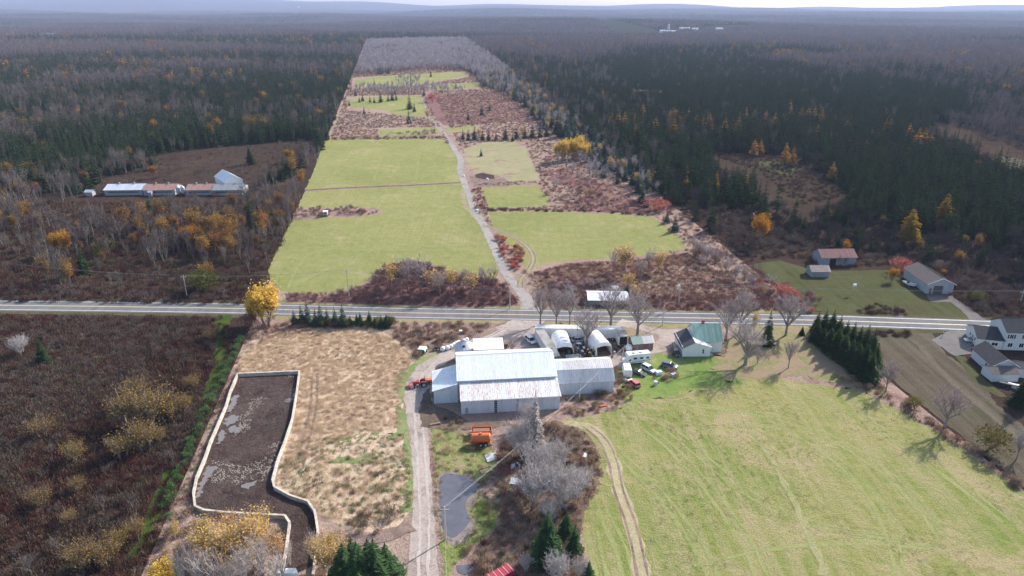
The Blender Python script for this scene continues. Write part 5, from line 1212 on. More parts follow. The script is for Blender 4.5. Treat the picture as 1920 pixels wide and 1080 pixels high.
# ------------------------------------------------------------------ retaining wall round the manure lagoon
m_conc = paint('pale_concrete', (.50, .44, .375), .9, var=.2, scale=1.2, dirt=(.24, .20, .16), dirt_amt=.6)
sheet('manure', [(448, 708), (560, 702), (556, 740), (547, 792), (534, 832), (519, 872), (511, 908), (514, 920), (545, 937), (578, 948), (590, 968), (594, 1005), (588, 1060), (528, 1090), (536, 1040), (543, 985), (535, 971), (420, 966), (385, 961), (368, 953), (366, 930), (372, 900), (387, 866), (397, 836), (412, 800), (427, 765), (434, 740)], M_mud, 6, amp=0)
mpd, nt, b = newmat('standing_water'); b.inputs['Base Color'].default_value = (.17, .15, .14, 1); b.inputs['Roughness'].default_value = .1
bump(nt, b, noise_n(nt, objvec(nt), 3, 3), .05, .02)
for q in ([(438, 742), (448, 740), (446, 752), (436, 768), (430, 778), (428, 768)], [(422, 786), (436, 780), (449, 782), (446, 790), (430, 798), (420, 798)], [(428, 804), (438, 799), (450, 802), (447, 811), (432, 811)], [(412, 812), (420, 806), (423, 820), (414, 832), (408, 834)], [(392, 872), (405, 875), (398, 890), (385, 905), (372, 935), (366, 930), (376, 900)], [(548, 742), (554, 728), (552, 745), (546, 748)], [(452, 908), (478, 903), (482, 910), (465, 916), (452, 915)], [(515, 868), (520, 862), (512, 905), (508, 905)], [(533, 749), (550, 748), (546, 754), (534, 754)]):
    sheet('puddle', q, mpd, 7, amp=.9, step=.4)
WALL = [(446, 706), (562, 701), (557, 740), (549, 790), (536, 830), (521, 870), (512, 905), (515, 919), (545, 935), (578, 946), (591, 965), (597, 1000), (594, 1040), (588, 1085)]
WALL2 = [(446, 706), (432, 740), (425, 765), (410, 800), (395, 835), (385, 865), (370, 900), (364, 930), (367, 955), (384, 963), (420, 967), (535, 973), (544, 986), (537, 1040), (528, 1090)]
rw = thing('retaining_wall', 'pale concrete retaining wall running round the dark manure lagoon', 'wall', (0, 0, 0))
def wall_run(px, flip):
    pts = poly(px)
    for i in range(len(pts) - 1):
        a, b = pts[i], pts[i + 1]; L = (b - a).length; n = max(1, round(L / 2.4)); ang = math.atan2(b.y - a.y, b.x - a.x)
        for k in range(n):
            q = a.lerp(b, k / n); l = L / n
            o = MB().box(.015, l - .015, -.16, .16, 0, .86).box(.0, l - .006, -.22, .22, .865, .98).build('wall_block', m_conc, rw, (q.x, q.y, rnd.uniform(-.03, .03)), ang + rnd.uniform(-.008, .008))
wall_run(WALL, 1); wall_run(WALL2, -1)

# ------------------------------------------------------------------ power poles and wires
m_pole = paint('weathered_pole', (.42, .37, .33), .85, var=.15); m_cer = paint('insulator', (.5, .5, .52), .3)
m_wire = paint('aluminium_wire', (.40, .40, .41), .4)
def pole(px, py, top, label, arm=True, trans=False, lean=0, rz=0, group='power poles'):
    """top: photo row of the pole's head"""
    p = P(px, py); h = 0
    for k in range(30, 160):
        if proj(p.x, p.y, k / 10)[1] <= top: h = k / 10; break
    t = thing('power_pole', label, 'pole', p, rz, group)
    MB().tube((0, 0, -.3), (lean, 0, h), .17, .11, 8).build('post', m_pole, t)
    if arm: MB().box(lean - .95, lean + .95, -.06, .06, h - .75, h - .6).build('crossarm', m_pole, t)
    for x in ((-.85, .85) if arm else (0,)): MB().tube((lean + x, 0, h - .6 if arm else h), (lean + x, 0, h - .3 if arm else h + .2), .06, .04, 6).build('insulator', m_cer, t)
    if trans: MB().tube((lean - .42, 0, h - 2.2), (lean - .42, 0, h - 1.1), .32, .32, 12).build('transformer', paint('transformer_grey', (.55, .57, .58)), t)
    return Vector((p.x + lean * math.cos(rz), p.y + lean * math.sin(rz), h))
def wire(a, b, sag, label, r=.016, off=0):
    w = MB(); n = 14; pr = None
    for i in range(n + 1):
        u = i / n; q = a.lerp(b, u); q = Vector((q.x, q.y + off, q.z - .25 - sag * 4 * u * (1 - u)))
        if pr is not None: w.tube(pr, q, r, r, 4, cap=False)
        pr = q
    tag(w.build('overhead_wire', m_wire), label, 'wire', 'overhead wires')
A = pole(836, 1012, 950, 'grey pole standing at the edge of the pond', arm=True)
B = pole(1086, 752, 708, 'plain pole in the brush in front of the right barn wing', arm=False)
Cc = pole(1162, 688, 649, 'leaning pole beside the motorhome and enclosed trailer', arm=False, lean=.9)
Dd = pole(1242, 611, 573, 'pole on the near verge of the road behind the house drive', arm=False)
E = pole(1272, 575, 529, 'pole with a transformer drum in the meadow across the road', trans=True)
Fp = pole(956, 580, 544, 'pole beside the lane mouth on the far verge', arm=True)
G = pole(655, 562, 505, 'pole in the maroon thicket edge on the far verge', arm=True)
Hh_ = pole(351, 557, 516, 'pole in the brush left of the yellow tree across the road', arm=True)
I_ = pole(1912, 570, 545, 'pole on the far verge at the right edge', arm=True)
Jp = Vector((-180, Hh_.y + 10, 9.5))
wire(A, Cc, 1.2, 'twin wire rising from the pond pole to the leaning pole'); wire(A, Cc, 1.3, 'second strand from the pond pole to the leaning pole', off=.35)
wire(Cc, Dd, .8, 'wire from the leaning pole to the verge pole'); wire(Dd, E, .5, 'wire crossing the road to the transformer pole')
z = P(852, 1140, 4); wire(A, Vector((z.x, z.y - 10, 6)), .5, 'wire dropping from the pond pole out of the bottom of the view')
for (p, q, n_) in ((Jp, Hh_, 'left edge to the first far pole'), (Hh_, G, 'first far pole to the thicket pole'), (G, Fp, 'thicket pole to the lane pole'), (Fp, E, 'lane pole to the transformer pole'), (E, I_, 'transformer pole to the right-edge pole')):
    wire(p, q, 1.0, 'roadside wire from the ' + n_, .02); wire(p, q, 1.2, 'lower roadside wire from the ' + n_, .02, .8)
p = P(1599, 552); t = thing('bird_house', 'white martin house on a thin post in the dull lawn', 'bird house', p)
MB().tube((0, 0, 0), (0, 0, 3.0), .05, .04, 6).build('post', m_pole, t); MB().box(-.45, .45, -.4, .4, 3.0, 3.6).build('box', m_side, t); MB().prism([(-.55, 3.6), (0, 4.0), (.55, 3.6)], -.5, .5, 'x').build('roof', m_side, t)
p = P(1767, 631); t = thing('mailbox', 'mailbox post at the road edge of the gravel parking', 'mailbox', p); MB().box(-.05, .05, -.05, .05, 0, 1.1).build('post', m_pole, t); MB().box(-.15, .15, -.3, .3, 1.1, 1.4, tx=.04).build('box', m_steel, t)

# ------------------------------------------------------------------ neighbours on the right
m_gside = sheet_metal('dull_white_siding', (.40, .42, .44), (.3, .3, .3), .05, streak=1, rough=.6, randcol=.03)
m_brown = paint('brown_shingle', (.13, .105, .095), .85, var=.12, scale=.8)
t, W = gable('garage', 'large white garage with a brown roof and dark roller door on dull lawn', 'garage', P(1736, 551), P(1785, 551.5), 15.5, 3.6, 5.6, m_brown, m_gside, 'y', ns=14, nw=9, over=.5)
door(t, W * .42, .05, 3.1, 2.9, -.05, mat=paint('brown_roller_door', (.11, .09, .085)), handle=False, name='roller_door')
for k in range(7): MB().box(W * .42 - 1.5, W * .42 + 1.5, -.115, -.102, .15 + k * .4, .48 + k * .4).build('door_slat', paint('brown_roller_door', (.11, .09, .085)), t)
door(t, W * .14, .05, .8, 2.0, -.05, mat=paint('dull_door', (.25, .12, .10)))
window(t, -.02, 1.3, .8, .6, 4, 'x-')
MB().prism([(-.5, 3.38), (0, 3.6), (W / 2, 5.58), (W, 3.6), (W + .5, 3.38), (W + .5, 3.58), (W / 2, 5.85), (-.5, 3.58)], -.56, -.5, 'y').build('fascia', m_trim, t)
m_redr = sheet_metal('faded_red_roof', (.24, .085, .08), (.20, .13, .11), .4, rough=.7, randcol=.12)
m_greyb = paint('bluish_board', (.24, .27, .29), .85, var=.15, scale=1.2)
t, W = gable('barn', 'old grey barn with a faded red metal roof at the wood edge', 'barn', P(1539, 499), P(1603, 498), 7.5, 3.4, 5.4, m_redr, m_greyb, ns=16, nw=14)
MB().box(W * .24, W * .42, -.08, -.05, .1, 2.9).build('open_doorway', m_dark, t)
t, W = gable('shed', 'small grey shed with a rusty ribbed roof in front of the red-roofed barn', 'shed', P(1521, 520), P(1554, 520), 5, 2.3, 3.7, sheet_metal('rusty_grey_sheet', (.34, .30, .27), (.26, .11, .06), .8), m_greyb, ns=9, nw=7)
p = P(1703, 536); t = thing('boat', 'small white boat on a trailer against the long wall of the white garage', 'boat', (p.x, p.y, 0), R_(120))
b_ = MB(); st = [(-2.2, .8, .55), (-1, .9, .5), (.6, .85, .5), (1.7, .5, .62), (2.4, .05, .95)]
for i, (x, w_, z0) in enumerate(st):
    b_.v += [(x, -w_, 1.25), (x, -w_ * .75, z0 + .15), (x, 0, z0), (x, w_ * .75, z0 + .15), (x, w_, 1.25)]
    if i:
        for j in range(4): b_.f.append((5 * i - 5 + j, 5 * i - 4 + j, 5 * i + 1 + j, 5 * i + j)); b_.m.append(0)
b_.f.append((0, 1, 2, 3, 4)); b_.m.append(0); b_.build('hull', carpaint('white', (.78,) * 3), t)
MB().box(-2.1, 1.2, -.7, .7, 1.0, 1.1).build('deck', paint('grey_sheet', (.42, .45, .5)), t); MB().prism([(.1, 1.1), (.35, 1.6), (.42, 1.6), (.5, 1.1)], -.6, .6, 'y').build('windscreen', glass('car_glass'), t)
for y in (-.8, .8): wheel(t, -.6, y, .3, .2)
MB().tube((-2, 0, .4), (3.3, 0, .4), .06, .05, 5).build('trailer_frame', m_steel, t)
m_hs = paint('cream_siding', (.60, .61, .60), .6, var=.04)
def nhouse(label, a, b, D, eave, ridge, axis, roof, wins, front_h, ns=10, cat='house', nm='house'):
    t, W = gable(nm, label, cat, a, b, D, eave, ridge, roof, m_hs, axis, ns=ns, nw=0)
    for k in range(int(eave / .32)): MB().box(.01, W - .01, .0, .018, .1 + k * .32, .37 + k * .32).build('siding_board', m_hs, t)
    for (u, z, w_, h_) in wins: window(t, W * u, z, w_, h_, -.0)
    return t, W
t, W = nhouse('white two-storey house with a black roof at the right edge', P(1879, 656), P(1945, 658), 8, 5.6, 8.0, 'x', m_shing, [(.18, 1.0, 1.2, 1.2), (.16, 3.6, .9, 1.2), (.5, 3.6, .9, 1.2), (.5, 1.0, 1.2, 1.2)], 5)
for u in (.07, .25): MB().box(W * u - .2, W * u + .2, -.06, -.02, 3.6, 4.8).build('shutter', m_shing, t)
t, W = nhouse('white single-storey house with a black roof joined beside the tall house', P(1829, 651), P(1878, 656), 9, 2.9, 4.9, 'x', m_shing, [(.68, 1.1, 1.5, .9), (.4, 1.1, .9, .9)], 3, ns=12)
for yy in (1.6, 3.4, 5.2): window(t, -.0, 1.4, 1.0, .9, yy, 'x-')
t, W = gable('garage', 'long white outbuilding with a brown shingle roof below the black-roofed house', 'garage', P(1858, 704), P(1899, 704), 10.5, 2.8, 4.9, m_brown, m_hs, 'y', ns=12, nw=0, over=.4)
t.rotation_euler[2] -= .10
MB().prism([(-.4, 2.86), (W / 2, 4.86), (W + .4, 2.86), (W + .4, 3.02), (W / 2, 5.1), (-.4, 3.02)], -.46, -.4, 'y').build('fascia', m_trim, t); window(t, -.02, 1.3, .8, .8, 3, 'x-')
t, W = gable('shed', 'low white shed with a flat brown roof in front of the long outbuilding', 'shed', P(1859, 716), P(1908, 716), 4.5, 2.3, 3.2, m_brown, m_hs, 'x', ns=9, nw=0, over=.25)
t = gable('shed', 'small dark lean-to with a grey roof beyond the low white shed', 'shed', P(1903, 707), P(1925, 709), 4.5, 2.6, 3.4, m_shing, m_hs, 'x', ns=4, nw=0, over=.2)[0]
for i, (x, y, c_, l_) in enumerate([(1882, 724, (.03, .03, .035), 'black covered woodpile beside the low white shed'), (1898, 726, (.6, .58, .56), 'pale stacked boards beside the dark conifer at the right edge')]):
    t = MB()
    for k in range(5): t.box(-1.5 + .1 * k, 1.5, -.6, .6 - .1 * k, k * .22, k * .22 + .2)
    tag(t.build('woodpile', paint('pile_' + ['black', 'pale'][i], c_, .8), None, P(x, y), -.6), l_, 'woodpile')
# ------------------------------------------------------------------ farm on the left
fd = 7.5
def fa(x, y): return P(x, y)
m_silv = sheet_metal('silver_roof_sheet', (.52, .55, .62), (.3, .25, .2), .1); m_rr = sheet_metal('rust_striped_roof_sheet', (.30, .27, .25), (.24, .09, .055), .95, rough=.6)
m_gr = sheet_metal('grey_roof_sheet', (.25, .26, .28), (.2, .1, .07), .4)
m_lw = paint('pale_farm_wall', (.34, .36, .37), .8, var=.12)
secs = [(197, 268, m_silv, 'long low poultry barn, silver-roofed section at the left end of the row', 9), (270, 329, m_rr, 'long low poultry barn, rust-striped section left of the feed bins', 8), (350, 398, m_rr, 'long low poultry barn, rust-striped section right of the feed bins', 7), (399, 455, m_gr, 'long low poultry barn, grey section in front of the white barn', 7)]
for x0, x1, m, lb, ns in secs:
    t, W = gable('livestock_barn', lb, 'barn', P(x0, 367), P(x1, 366), 11, 2.9, 4.7, m, m_lw, ns=ns * 2, nw=ns * 2)
    MB().box(W * .1, W * .9, -.05, -.02, 1.3, 2.2).build('curtain_opening', paint('curtain', (.12, .13, .14)), t)
    for u in (.3, .7): MB().tube((W * u, 5.5, 4.7), (W * u, 5.5, 5.5), .4, .4, 8).build('roof_vent', m_lw, t)
for x, l_ in ((334, 'silver feed bin at the left of the pair between the long barns'), (343, 'silver feed bin at the right of the pair between the long barns')):
    p = P(x, 367); t = thing('feed_bin', l_, 'feed bin', (p.x, p.y + 1, 0)); MB().tube((0, 0, 1.6), (0, 0, 4.2), 1.05, 1.05, 14).build('drum', gm, t); MB().tube((0, 0, 4.2), (0, 0, 5.0), 1.08, .2, 14).build('roof', gm, t); MB().tube((0, 0, .5), (0, 0, 1.6), .25, 1.05, 14).build('hopper', gm, t)
    for k in range(4): MB().tube((math.cos(k * 1.57) * .95, math.sin(k * 1.57) * .95, 0), (math.cos(k * 1.57) * .95, math.sin(k * 1.57) * .95, 2), .06, .06, 5).build('leg', m_steel, t)
t, W = gable('barn', 'bright white metal barn behind the right end of the long poultry barns', 'barn', P(424, 357), P(457, 352), 17, 4.5, 7.5, sheet_metal('bright_white_roof', (.80, .81, .82)), m_side, 'y', ns=14, nw=8)
t = gable('shed', 'tiny white shed standing left of the silver-roofed barn', 'shed', P(161, 368), P(174, 368), 3, 2.2, 3.0, m_silv, m_lw, ns=4, nw=0)[0]
t = gable('shed', 'tiny white entry hut in front of the rust-striped barn section', 'shed', P(279, 369), P(285, 369), 2, 2.4, 3.0, m_silv, m_lw, ns=2, nw=0)[0]
# ------------------------------------------------------------------ far farms
def far_at(px, py):
    """ground point seen at a photo position on the rolling far land"""
    u, v = (px - 960) / FPX, (540 - py) / FPX; d = Vector((u, cp + v * sp_, -sp_ + v * cp)); t = 1500.0
    while t < 16000:
        q = d * t + Vector((0, 0, CAM_H))
        if q.z < float(terr(q.x, q.y)) + 3: break
        t += 8
    return Vector((q.x, q.y, float(terr(q.x, q.y)) + 1))
m_fw = paint('far_white_wall', (.75, .76, .78), .6); m_fr = paint('far_grey_roof', (.45, .46, .5), .5)
def far_barn(px, py, w, d, h, label, roof=None, rz=0):
    p = far_at(px, py); t = thing('barn', label, 'barn', p, rz)
    MB().box(-w / 2, w / 2, -d / 2, d / 2, 0, h).build('wall', m_fw, t); MB().prism([(-d / 2 - .3, h), (0, h + d * .3), (d / 2 + .3, h)], -w / 2 - .3, w / 2 + .3, 'x').build('roof', roof or m_fr, t)
    for k in range(3): MB().box(-w / 2 + (k + .5) * w / 3 - 1, -w / 2 + (k + .5) * w / 3 + 1, -d / 2 - .1, -d / 2 - .02, .5, 3).build('window', m_dark, t)
p = far_at(1253, 59); t = thing('silo', 'pale tower silo on the distant farm to the right', 'silo', p); MB().tube((0, 0, -2), (0, 0, 24), 4.2, 4.2, 16).build('tower', m_fr, t)
db = MB(); prev = 0
for k in range(5): th = math.pi / 2 * k / 4; r = 4.25 * math.cos(th) + .05; db.v += [(math.cos(i * math.pi / 8) * r, math.sin(i * math.pi / 8) * r, 24 + 3 * math.sin(th)) for i in range(16)]
for k in range(4):
    for i in range(16): j = (i + 1) % 16; db.f.append((k * 16 + i, k * 16 + j, k * 16 + 16 + j, k * 16 + 16 + i)); db.m.append(0)
db.build('dome', m_fr, t)
for x, y, w, l_ in [(1258, 62, 34, 'white barn at the foot of the distant silo'), (1283, 56, 40, 'long pale barn right of the distant silo'), (1303, 57, 24, 'small bright barn second right of the distant silo'), (1348, 57, 26, 'lone white barn farther right on the distant field'), (1243, 61, 22, 'low pale barn left of the distant silo'), (91, 68, 46, 'white roofed barn alone in the far forest at upper left'), (20, 69, 20, 'tiny reddish house at the far upper left edge'), (868, 19, 30, 'tiny pale barn near the horizon above the lot'), (560, 14, 34, 'tiny pale barn near the horizon left of centre')]:
    far_barn(x, y, w, 14, 7, l_)

# ------------------------------------------------------------------ forest
IN_LOT = [(265, 1080), (480, 590), (686, 76), (875, 72), (1515, 590), (1920, 920), (2080, 1050), (2080, 1300), (100, 1300)]
CLEAR = [[(225, 305), (330, 285), (450, 272), (602, 262), (590, 300), (520, 332), (500, 345), (484, 388), (330, 396), (190, 392), (150, 366), (200, 335), (300, 318)],
         [(70, 396), (110, 386), (165, 386), (182, 400), (150, 416), (90, 418)],
         [(1326, 288), (1412, 290), (1478, 294), (1522, 316), (1600, 372), (1560, 410), (1500, 418), (1440, 395), (1400, 350), (1345, 332)],
         [(1745, 228), (1828, 245), (1912, 276), (1990, 300), (1990, 340), (1890, 335), (1850, 310), (1810, 284), (1750, 266)],
         [(1282, 392), (1403, 395), (1398, 425), (1460, 445), (1560, 472), (1720, 482), (1720, 500), (1830, 520), (1920, 545), (2100, 640), (1420, 640), (1400, 495), (1350, 445)],
         [(1180, 166), (1249, 170), (1243, 180), (1190, 183)], [(1075, 130), (1130, 128), (1135, 134), (1080, 137)],
         [(840, 230), (842, 250), (865, 300)]] + FARF
def forest_points(y0, y1, sp):
    w = y1 * .86 + 30; n = int((2 * w) * (y1 - y0) / sp ** 2)
    # jittered grid keeps trunks apart
    gx = np.arange(-w, w, sp); gy = np.arange(y0, y1, sp); X, Y = np.meshgrid(gx, gy); X = X.ravel() + nr.uniform(-.45, .45, X.size) * sp; Y = Y.ravel() + nr.uniform(-.45, .45, Y.size) * sp
    p = np.column_stack([X, Y]); x, y = pix(p); k = (x > -60) & (x < 1980) & (np.abs(p[:, 0]) < w)
    return p[k]
LZ = [(-200, 0), (700, 0), (686, 76), (618, 262), (602, 262), (450, 272), (330, 285), (225, 305), (150, 335), (-200, 350)]   # left mixed forest
PINES = [(1110, 118), (1200, 104), (1330, 108), (1480, 128), (1600, 148), (1720, 162), (1800, 182), (1830, 225), (1750, 228), (1758, 256), (1600, 330), (1480, 290), (1330, 285), (1200, 180), (1120, 150)]
PINES2 = [(1560, 300), (1680, 262), (1750, 290), (1860, 325), (1990, 340), (1990, 470), (1860, 470), (1720, 430), (1640, 420), (1560, 400), (1500, 350)]
DARK1 = [(905, 100), (1120, 130), (1330, 290), (1430, 328), (1453, 370), (1400, 400), (1290, 392), (1240, 372), (1100, 240), (960, 135)]
SCRUB = [(1400, 400), (1470, 420), (1560, 432), (1720, 440), (1990, 480), (1990, 620), (1920, 545), (1830, 520), (1700, 482), (1560, 472), (1470, 455)]
LMID = [(-200, 350), (150, 366), (200, 382), (480, 374), (545, 330), (600, 290), (500, 560), (-200, 560)]
cat_pts = {'con': [], 'bare': [], 'gold': [], 'larch': []}
def classify(p):
    x, y = pix(p); n1 = nz(p, 120); n2 = nz(p, 38, 5); r = nr.random(len(p)); out = np.full(len(p), 'none', dtype='<U6')
    inl = inpoly(x, y, IN_LOT)
    far = p[:, 1] > 1150
    big = nz(p * [.7, 1.0], 420, 3)
    out[:] = np.where(r < np.clip(.5 + 1.5 * (n1 - .5), .1, .9), 'con', 'bare'); out[(nr.random(len(p)) < .012 * (1 + 5 * (n2 > .75)))] = 'gold'
    k = far; conf = np.clip(.42 + 6.0 * (big - .53), .03, .95); out[k] = np.where(nr.random(k.sum()) < conf[k], 'con', 'bare'); out[k & (nr.random(len(p)) < .015 + .30 * (nz(p, 90, 9) > .79))] = 'gold'
    k = inpoly(x, y, LZ) & ~far; c = np.clip(.70 + 1.9 * (n1 - .5), .18, .96); out[k] = np.where(nr.random(k.sum()) < c[k], 'con', 'bare'); out[k & (nr.random(len(p)) < .018 + .16 * (n2 > .78))] = 'gold'
    for q in (PINES, PINES2):
        k = inpoly(x, y, q); out[k] = 'con'; out[k & (nr.random(len(p)) < .03)] = 'bare'
    k = inpoly(x, y, DARK1); out[k] = 'con'; out[k & (nr.random(len(p)) < .18)] = 'bare'; out[k & (nr.random(len(p)) < .022)] = 'larch'
    lz = inpoly(x, y, [(1130, 205), (1300, 200), (1560, 205), (1740, 250), (1700, 290), (1500, 285), (1330, 270), (1150, 235)]); out[lz & (nr.random(len(p)) < .02)] = 'larch'
    k = inpoly(x, y, SCRUB); rr_ = nr.random(len(p)); out[k] = np.where(rr_[k] < .2, 'con', np.where(rr_[k] < .95, 'bare', 'none')); out[k & (rr_ > .97)] = 'gold'
    k = inpoly(x, y, LMID); rr_ = nr.random(len(p)); dens = np.clip(.35 + 1.8 * (n2 - .45), 0, .9); out[k] = np.where(rr_[k] < dens[k], 'bare', 'none'); out[k & (out == 'bare') & (nr.random(len(p)) < .19 + .35 * (n2 > .68))] = 'gold'; out[k & (nr.random(len(p)) < .012)] = 'con'; out[k & (y > 543)] = 'none'
    out[k & (y > 500) & (nr.random(len(p)) < .6)] = 'none'
    out[inl] = 'none'
    for q in CLEAR:
        if len(q) > 3: out[inpoly(x, y, q)] = 'none'
    out[(y > 543)] = 'none'; out[(p[:, 1] < 205)] = 'none'
    rd = (x > 1380) & (x < 1560) & (y > 470); out[rd] = 'none'
    return out
near = forest_points(200, 560, 4.6); mid_ = forest_points(560, 1250, 5.6); far_ = forest_points(1250, 2300, 8.5); vfar = forest_points(2300, 5200, 21); xfar = forest_points(5200, 8600, 42)
cn, cm, cf, cv, cx_ = (classify(q) for q in (near, mid_, far_, vfar, xfar))
spec = {'con': ('conifer_forest', 'spruce_mid', 'far_spruce', 'clump_con', 'dark conifer wood running back to the hills'),
        'bare': ('bare_hardwood_forest', 'bare_mid', 'far_bare', 'clump_bare', 'leafless grey hardwood forest running back to the hills'),
        'gold': ('autumn_forest', 'gold_mid', 'far_gold', 'clump_gold', 'scattered gold and orange crowns through the forest'),
        'larch': ('larch_forest', 'larch', 'larch', None, 'golden larches scattered in the conifer wood')}
SINGLE = {'con': ('spruce_tree', 'dark green conifer in the dense wood', 'conifers of the dark wood'),
          'bare': ('bare_tree', 'leafless grey hardwood tree in the woods and scrub', 'leafless trees of the woods'),
          'gold': ('golden_tree', 'dull gold or orange tree among the bare woods', 'golden trees of the woods'),
          'larch': ('larch_tree', 'golden larch standing among the dark conifers', 'larches among the conifers')}
def near_singles(kind, pts, quota, mesh_kind, alt=None):
    """the nearest ones are trees of their own; returns the rest"""
    d = np.hypot(pts[:, 0], pts[:, 1]); o = np.argsort(d); x, y = pix(pts); vis = (x > -5) & (x < 1925)
    take = [i for i in o if vis[i]][:quota]; nm, lb, gr = SINGLE[kind]
    for i in take:
        k_ = mesh_kind if not alt or rnd.random() > .5 else alt
        me, h = rnd.choice(K[k_]); px_, py_ = pix(pts[i:i + 1]); px_, py_ = px_[0], py_[0]
        if kind == 'bare' and inpoly(np.array([px_]), np.array([py_]), SCRUB)[0] or kind == 'bare' and px_ > 1250: me, h = rnd.choice(K['scrub_mid'])
        s = rnd.choice((rnd.uniform(.5, .9), rnd.uniform(.8, 1.25))) * (1.12 if kind == 'con' else 1)
        if kind in ('bare', 'gold') and px_ > 1400: s *= .72
        if kind == 'con' and inpoly(np.array([px_]), np.array([py_]), SCRUB)[0]: s *= .6
        side = 'left of the lot' if px_ < 700 else 'right of the lot'
        o_ = link(nm, me, None, (pts[i][0], pts[i][1], 0), rnd.uniform(0, 6.28), (s, s, s * rnd.uniform(.9, 1.1))); tag(o_, lb + ', ' + side, 'tree', gr + ', ' + side)
    m = np.ones(len(pts), bool); m[take] = False; return pts[m]
for kind, (nm, a_, b_, c_, lb) in spec.items():
    n0 = near_singles(kind, np.vstack([near[cn == kind], mid_[cm == kind]]), {'con': 150, 'larch': 60, 'bare': 240, 'gold': 200}.get(kind, 60), a_, 'birch_mid' if kind == 'bare' else None)
    if kind == 'bare':
        x_, y_ = pix(n0); sc_ = (x_ > 1250) & (y_ > 280) | inpoly(x_, y_, SCRUB); stuff('dark_scrub', n0[sc_], ['scrub_mid'], label='dark leafless scrub wood right of the lot', smin=.7, smax=1.2); n0 = n0[~sc_]
    sel = n0[:, 1] < 850
    stuff(nm, n0[sel], [a_] + (['birch_mid'] if kind == 'bare' else []), label=lb, smin=.55, smax=1.4)
    rest = n0[~sel]
    fp = np.vstack([rest, far_[cf == kind]])
    if len(fp): stuff(nm, fp, [b_], smin=.65, smax=1.6, label=lb + ', middle distance', terrain=True)
    if c_:
        q = vfar[cv == kind]; stuff(nm, q, [c_], smin=.8, smax=1.15, label=lb + ', far', terrain=True)
        q = xfar[cx_ == kind]; stuff(nm, q, [c_], smin=1.4, smax=2.0, label=lb + ', farthest', terrain=True, zsc=(.6, .9))
print('forest', len(near), len(mid_), len(far_), len(vfar), len(xfar))
# wood at the head of the lot: bare hardwoods with brightened twig colour, then mixed strip down the right-hand line
HEAD = [(688, 79), (872, 75), (960, 140), (905, 150), (880, 134), (820, 131), (740, 137), (668, 145)]
p = scat(HEAD, 1 / 34.); x, y = pix(p)
dk = nz(p, 60, 2) > .72; stuff('pale_hardwood', p[~dk], ['far_pale'], smin=.8, smax=1.3, label='leafless hardwood at the head of the lot, colour brightened'); stuff('head_conifers', p[dk], ['far_spruce_light'], label='blue-green conifers in the pale wood at the head of the lot')
STRIP = [(880, 100), (905, 100), (1010, 180), (1100, 250), (1200, 330), (1255, 372), (1232, 380), (1190, 355), (1140, 325), (1085, 300), (1065, 270), (1015, 245), (990, 205), (940, 178), (900, 160), (885, 140), (860, 128), (850, 112)]
p = scat(STRIP, 1 / 30.); r = nr.random(len(p)); SINGLE.update({'con2': ('spruce_tree', 'blue-green conifer in the mixed strip up the lot edge', 'conifers along the right edge of the lot'), 'bare2': ('bare_tree', 'pale leafless tree in the mixed strip up the lot edge', 'pale trees along the right edge of the lot'), 'gold2': ('golden_tree', 'pale golden tree in the mixed strip up the lot edge', 'golden trees along the right edge of the lot')})
K['blue_mid'] = lowset('blue_spruce', conifer_kind('blue_spruce', fol_spl, 3, 10, 2.5, whorls=12, nb=8, spray=2))
for k_, mask, mk, q in (('con2', r < .64, 'blue_mid', 100), ('bare2', (r >= .64) & (r < .90), 'pale_mid', 80), ('gold2', r >= .90, 'palegold_mid', 40)):
    left_ = near_singles(k_, p[mask], q, mk)
    for o_ in []: pass
    stuff({'con2': 'strip_conifers', 'bare2': 'strip_hardwoods', 'gold2': 'strip_golden_trees'}[k_], left_, [{'con2': 'far_spruce_light', 'bare2': 'far_pale', 'gold2': 'palegold_mid'}[k_]], label='farther trees of the mixed strip along the right edge of the lot')

# ------------------------------------------------------------------ undergrowth
p = scat([(-250, 1250), (-250, 592), (420, 598), (452, 640), (262, 1080), (200, 1250)], 1.15)
p = keep_out(p, [[(400, 590), (432, 590), (420, 700), (330, 850), (260, 1050), (235, 1050), (300, 900), (370, 760), (400, 690)]])
a_ = nz(p, 22, 1); b_ = nz(p, 9, 7)
for s_, k_ in (((a_ > .6), ['weed_dmar', 'weed_dmar', 'weed_dull']), ((a_ <= .6) & (b_ > .48), ['weed_ash', 'weed_dull']), ((a_ <= .6) & (b_ <= .48), ['weed_dull', 'weed_dmar', 'weed_ash'])): stuff('low_brush', p[s_], k_, label='dense dull brown weeds and low brush left of the lot', smin=.7, smax=1.5)
q = scat([(-250, 640), (-250, 592), (420, 596), (440, 640), (380, 690), (200, 655)], .22); stuff('low_thicket', q, ['bush_dull', 'bush_dmar', 'bush_dmar'], smin=.4, smax=.75, label='maroon dogwood thicket below the road, left of the lot')
q = scat([(-250, 1250), (-250, 640), (420, 640), (262, 1080), (200, 1250)], .035); q = keep_out(q, [[(400, 590), (432, 590), (420, 700), (330, 850), (260, 1050), (235, 1050), (300, 900), (370, 760), (400, 690)]]); stuff('low_shrubs', q, ['bush_dull', 'bush_tan'], [3, 1], smin=.35, smax=.8, label='scattered leafless shrubs in the brush left of the lot')
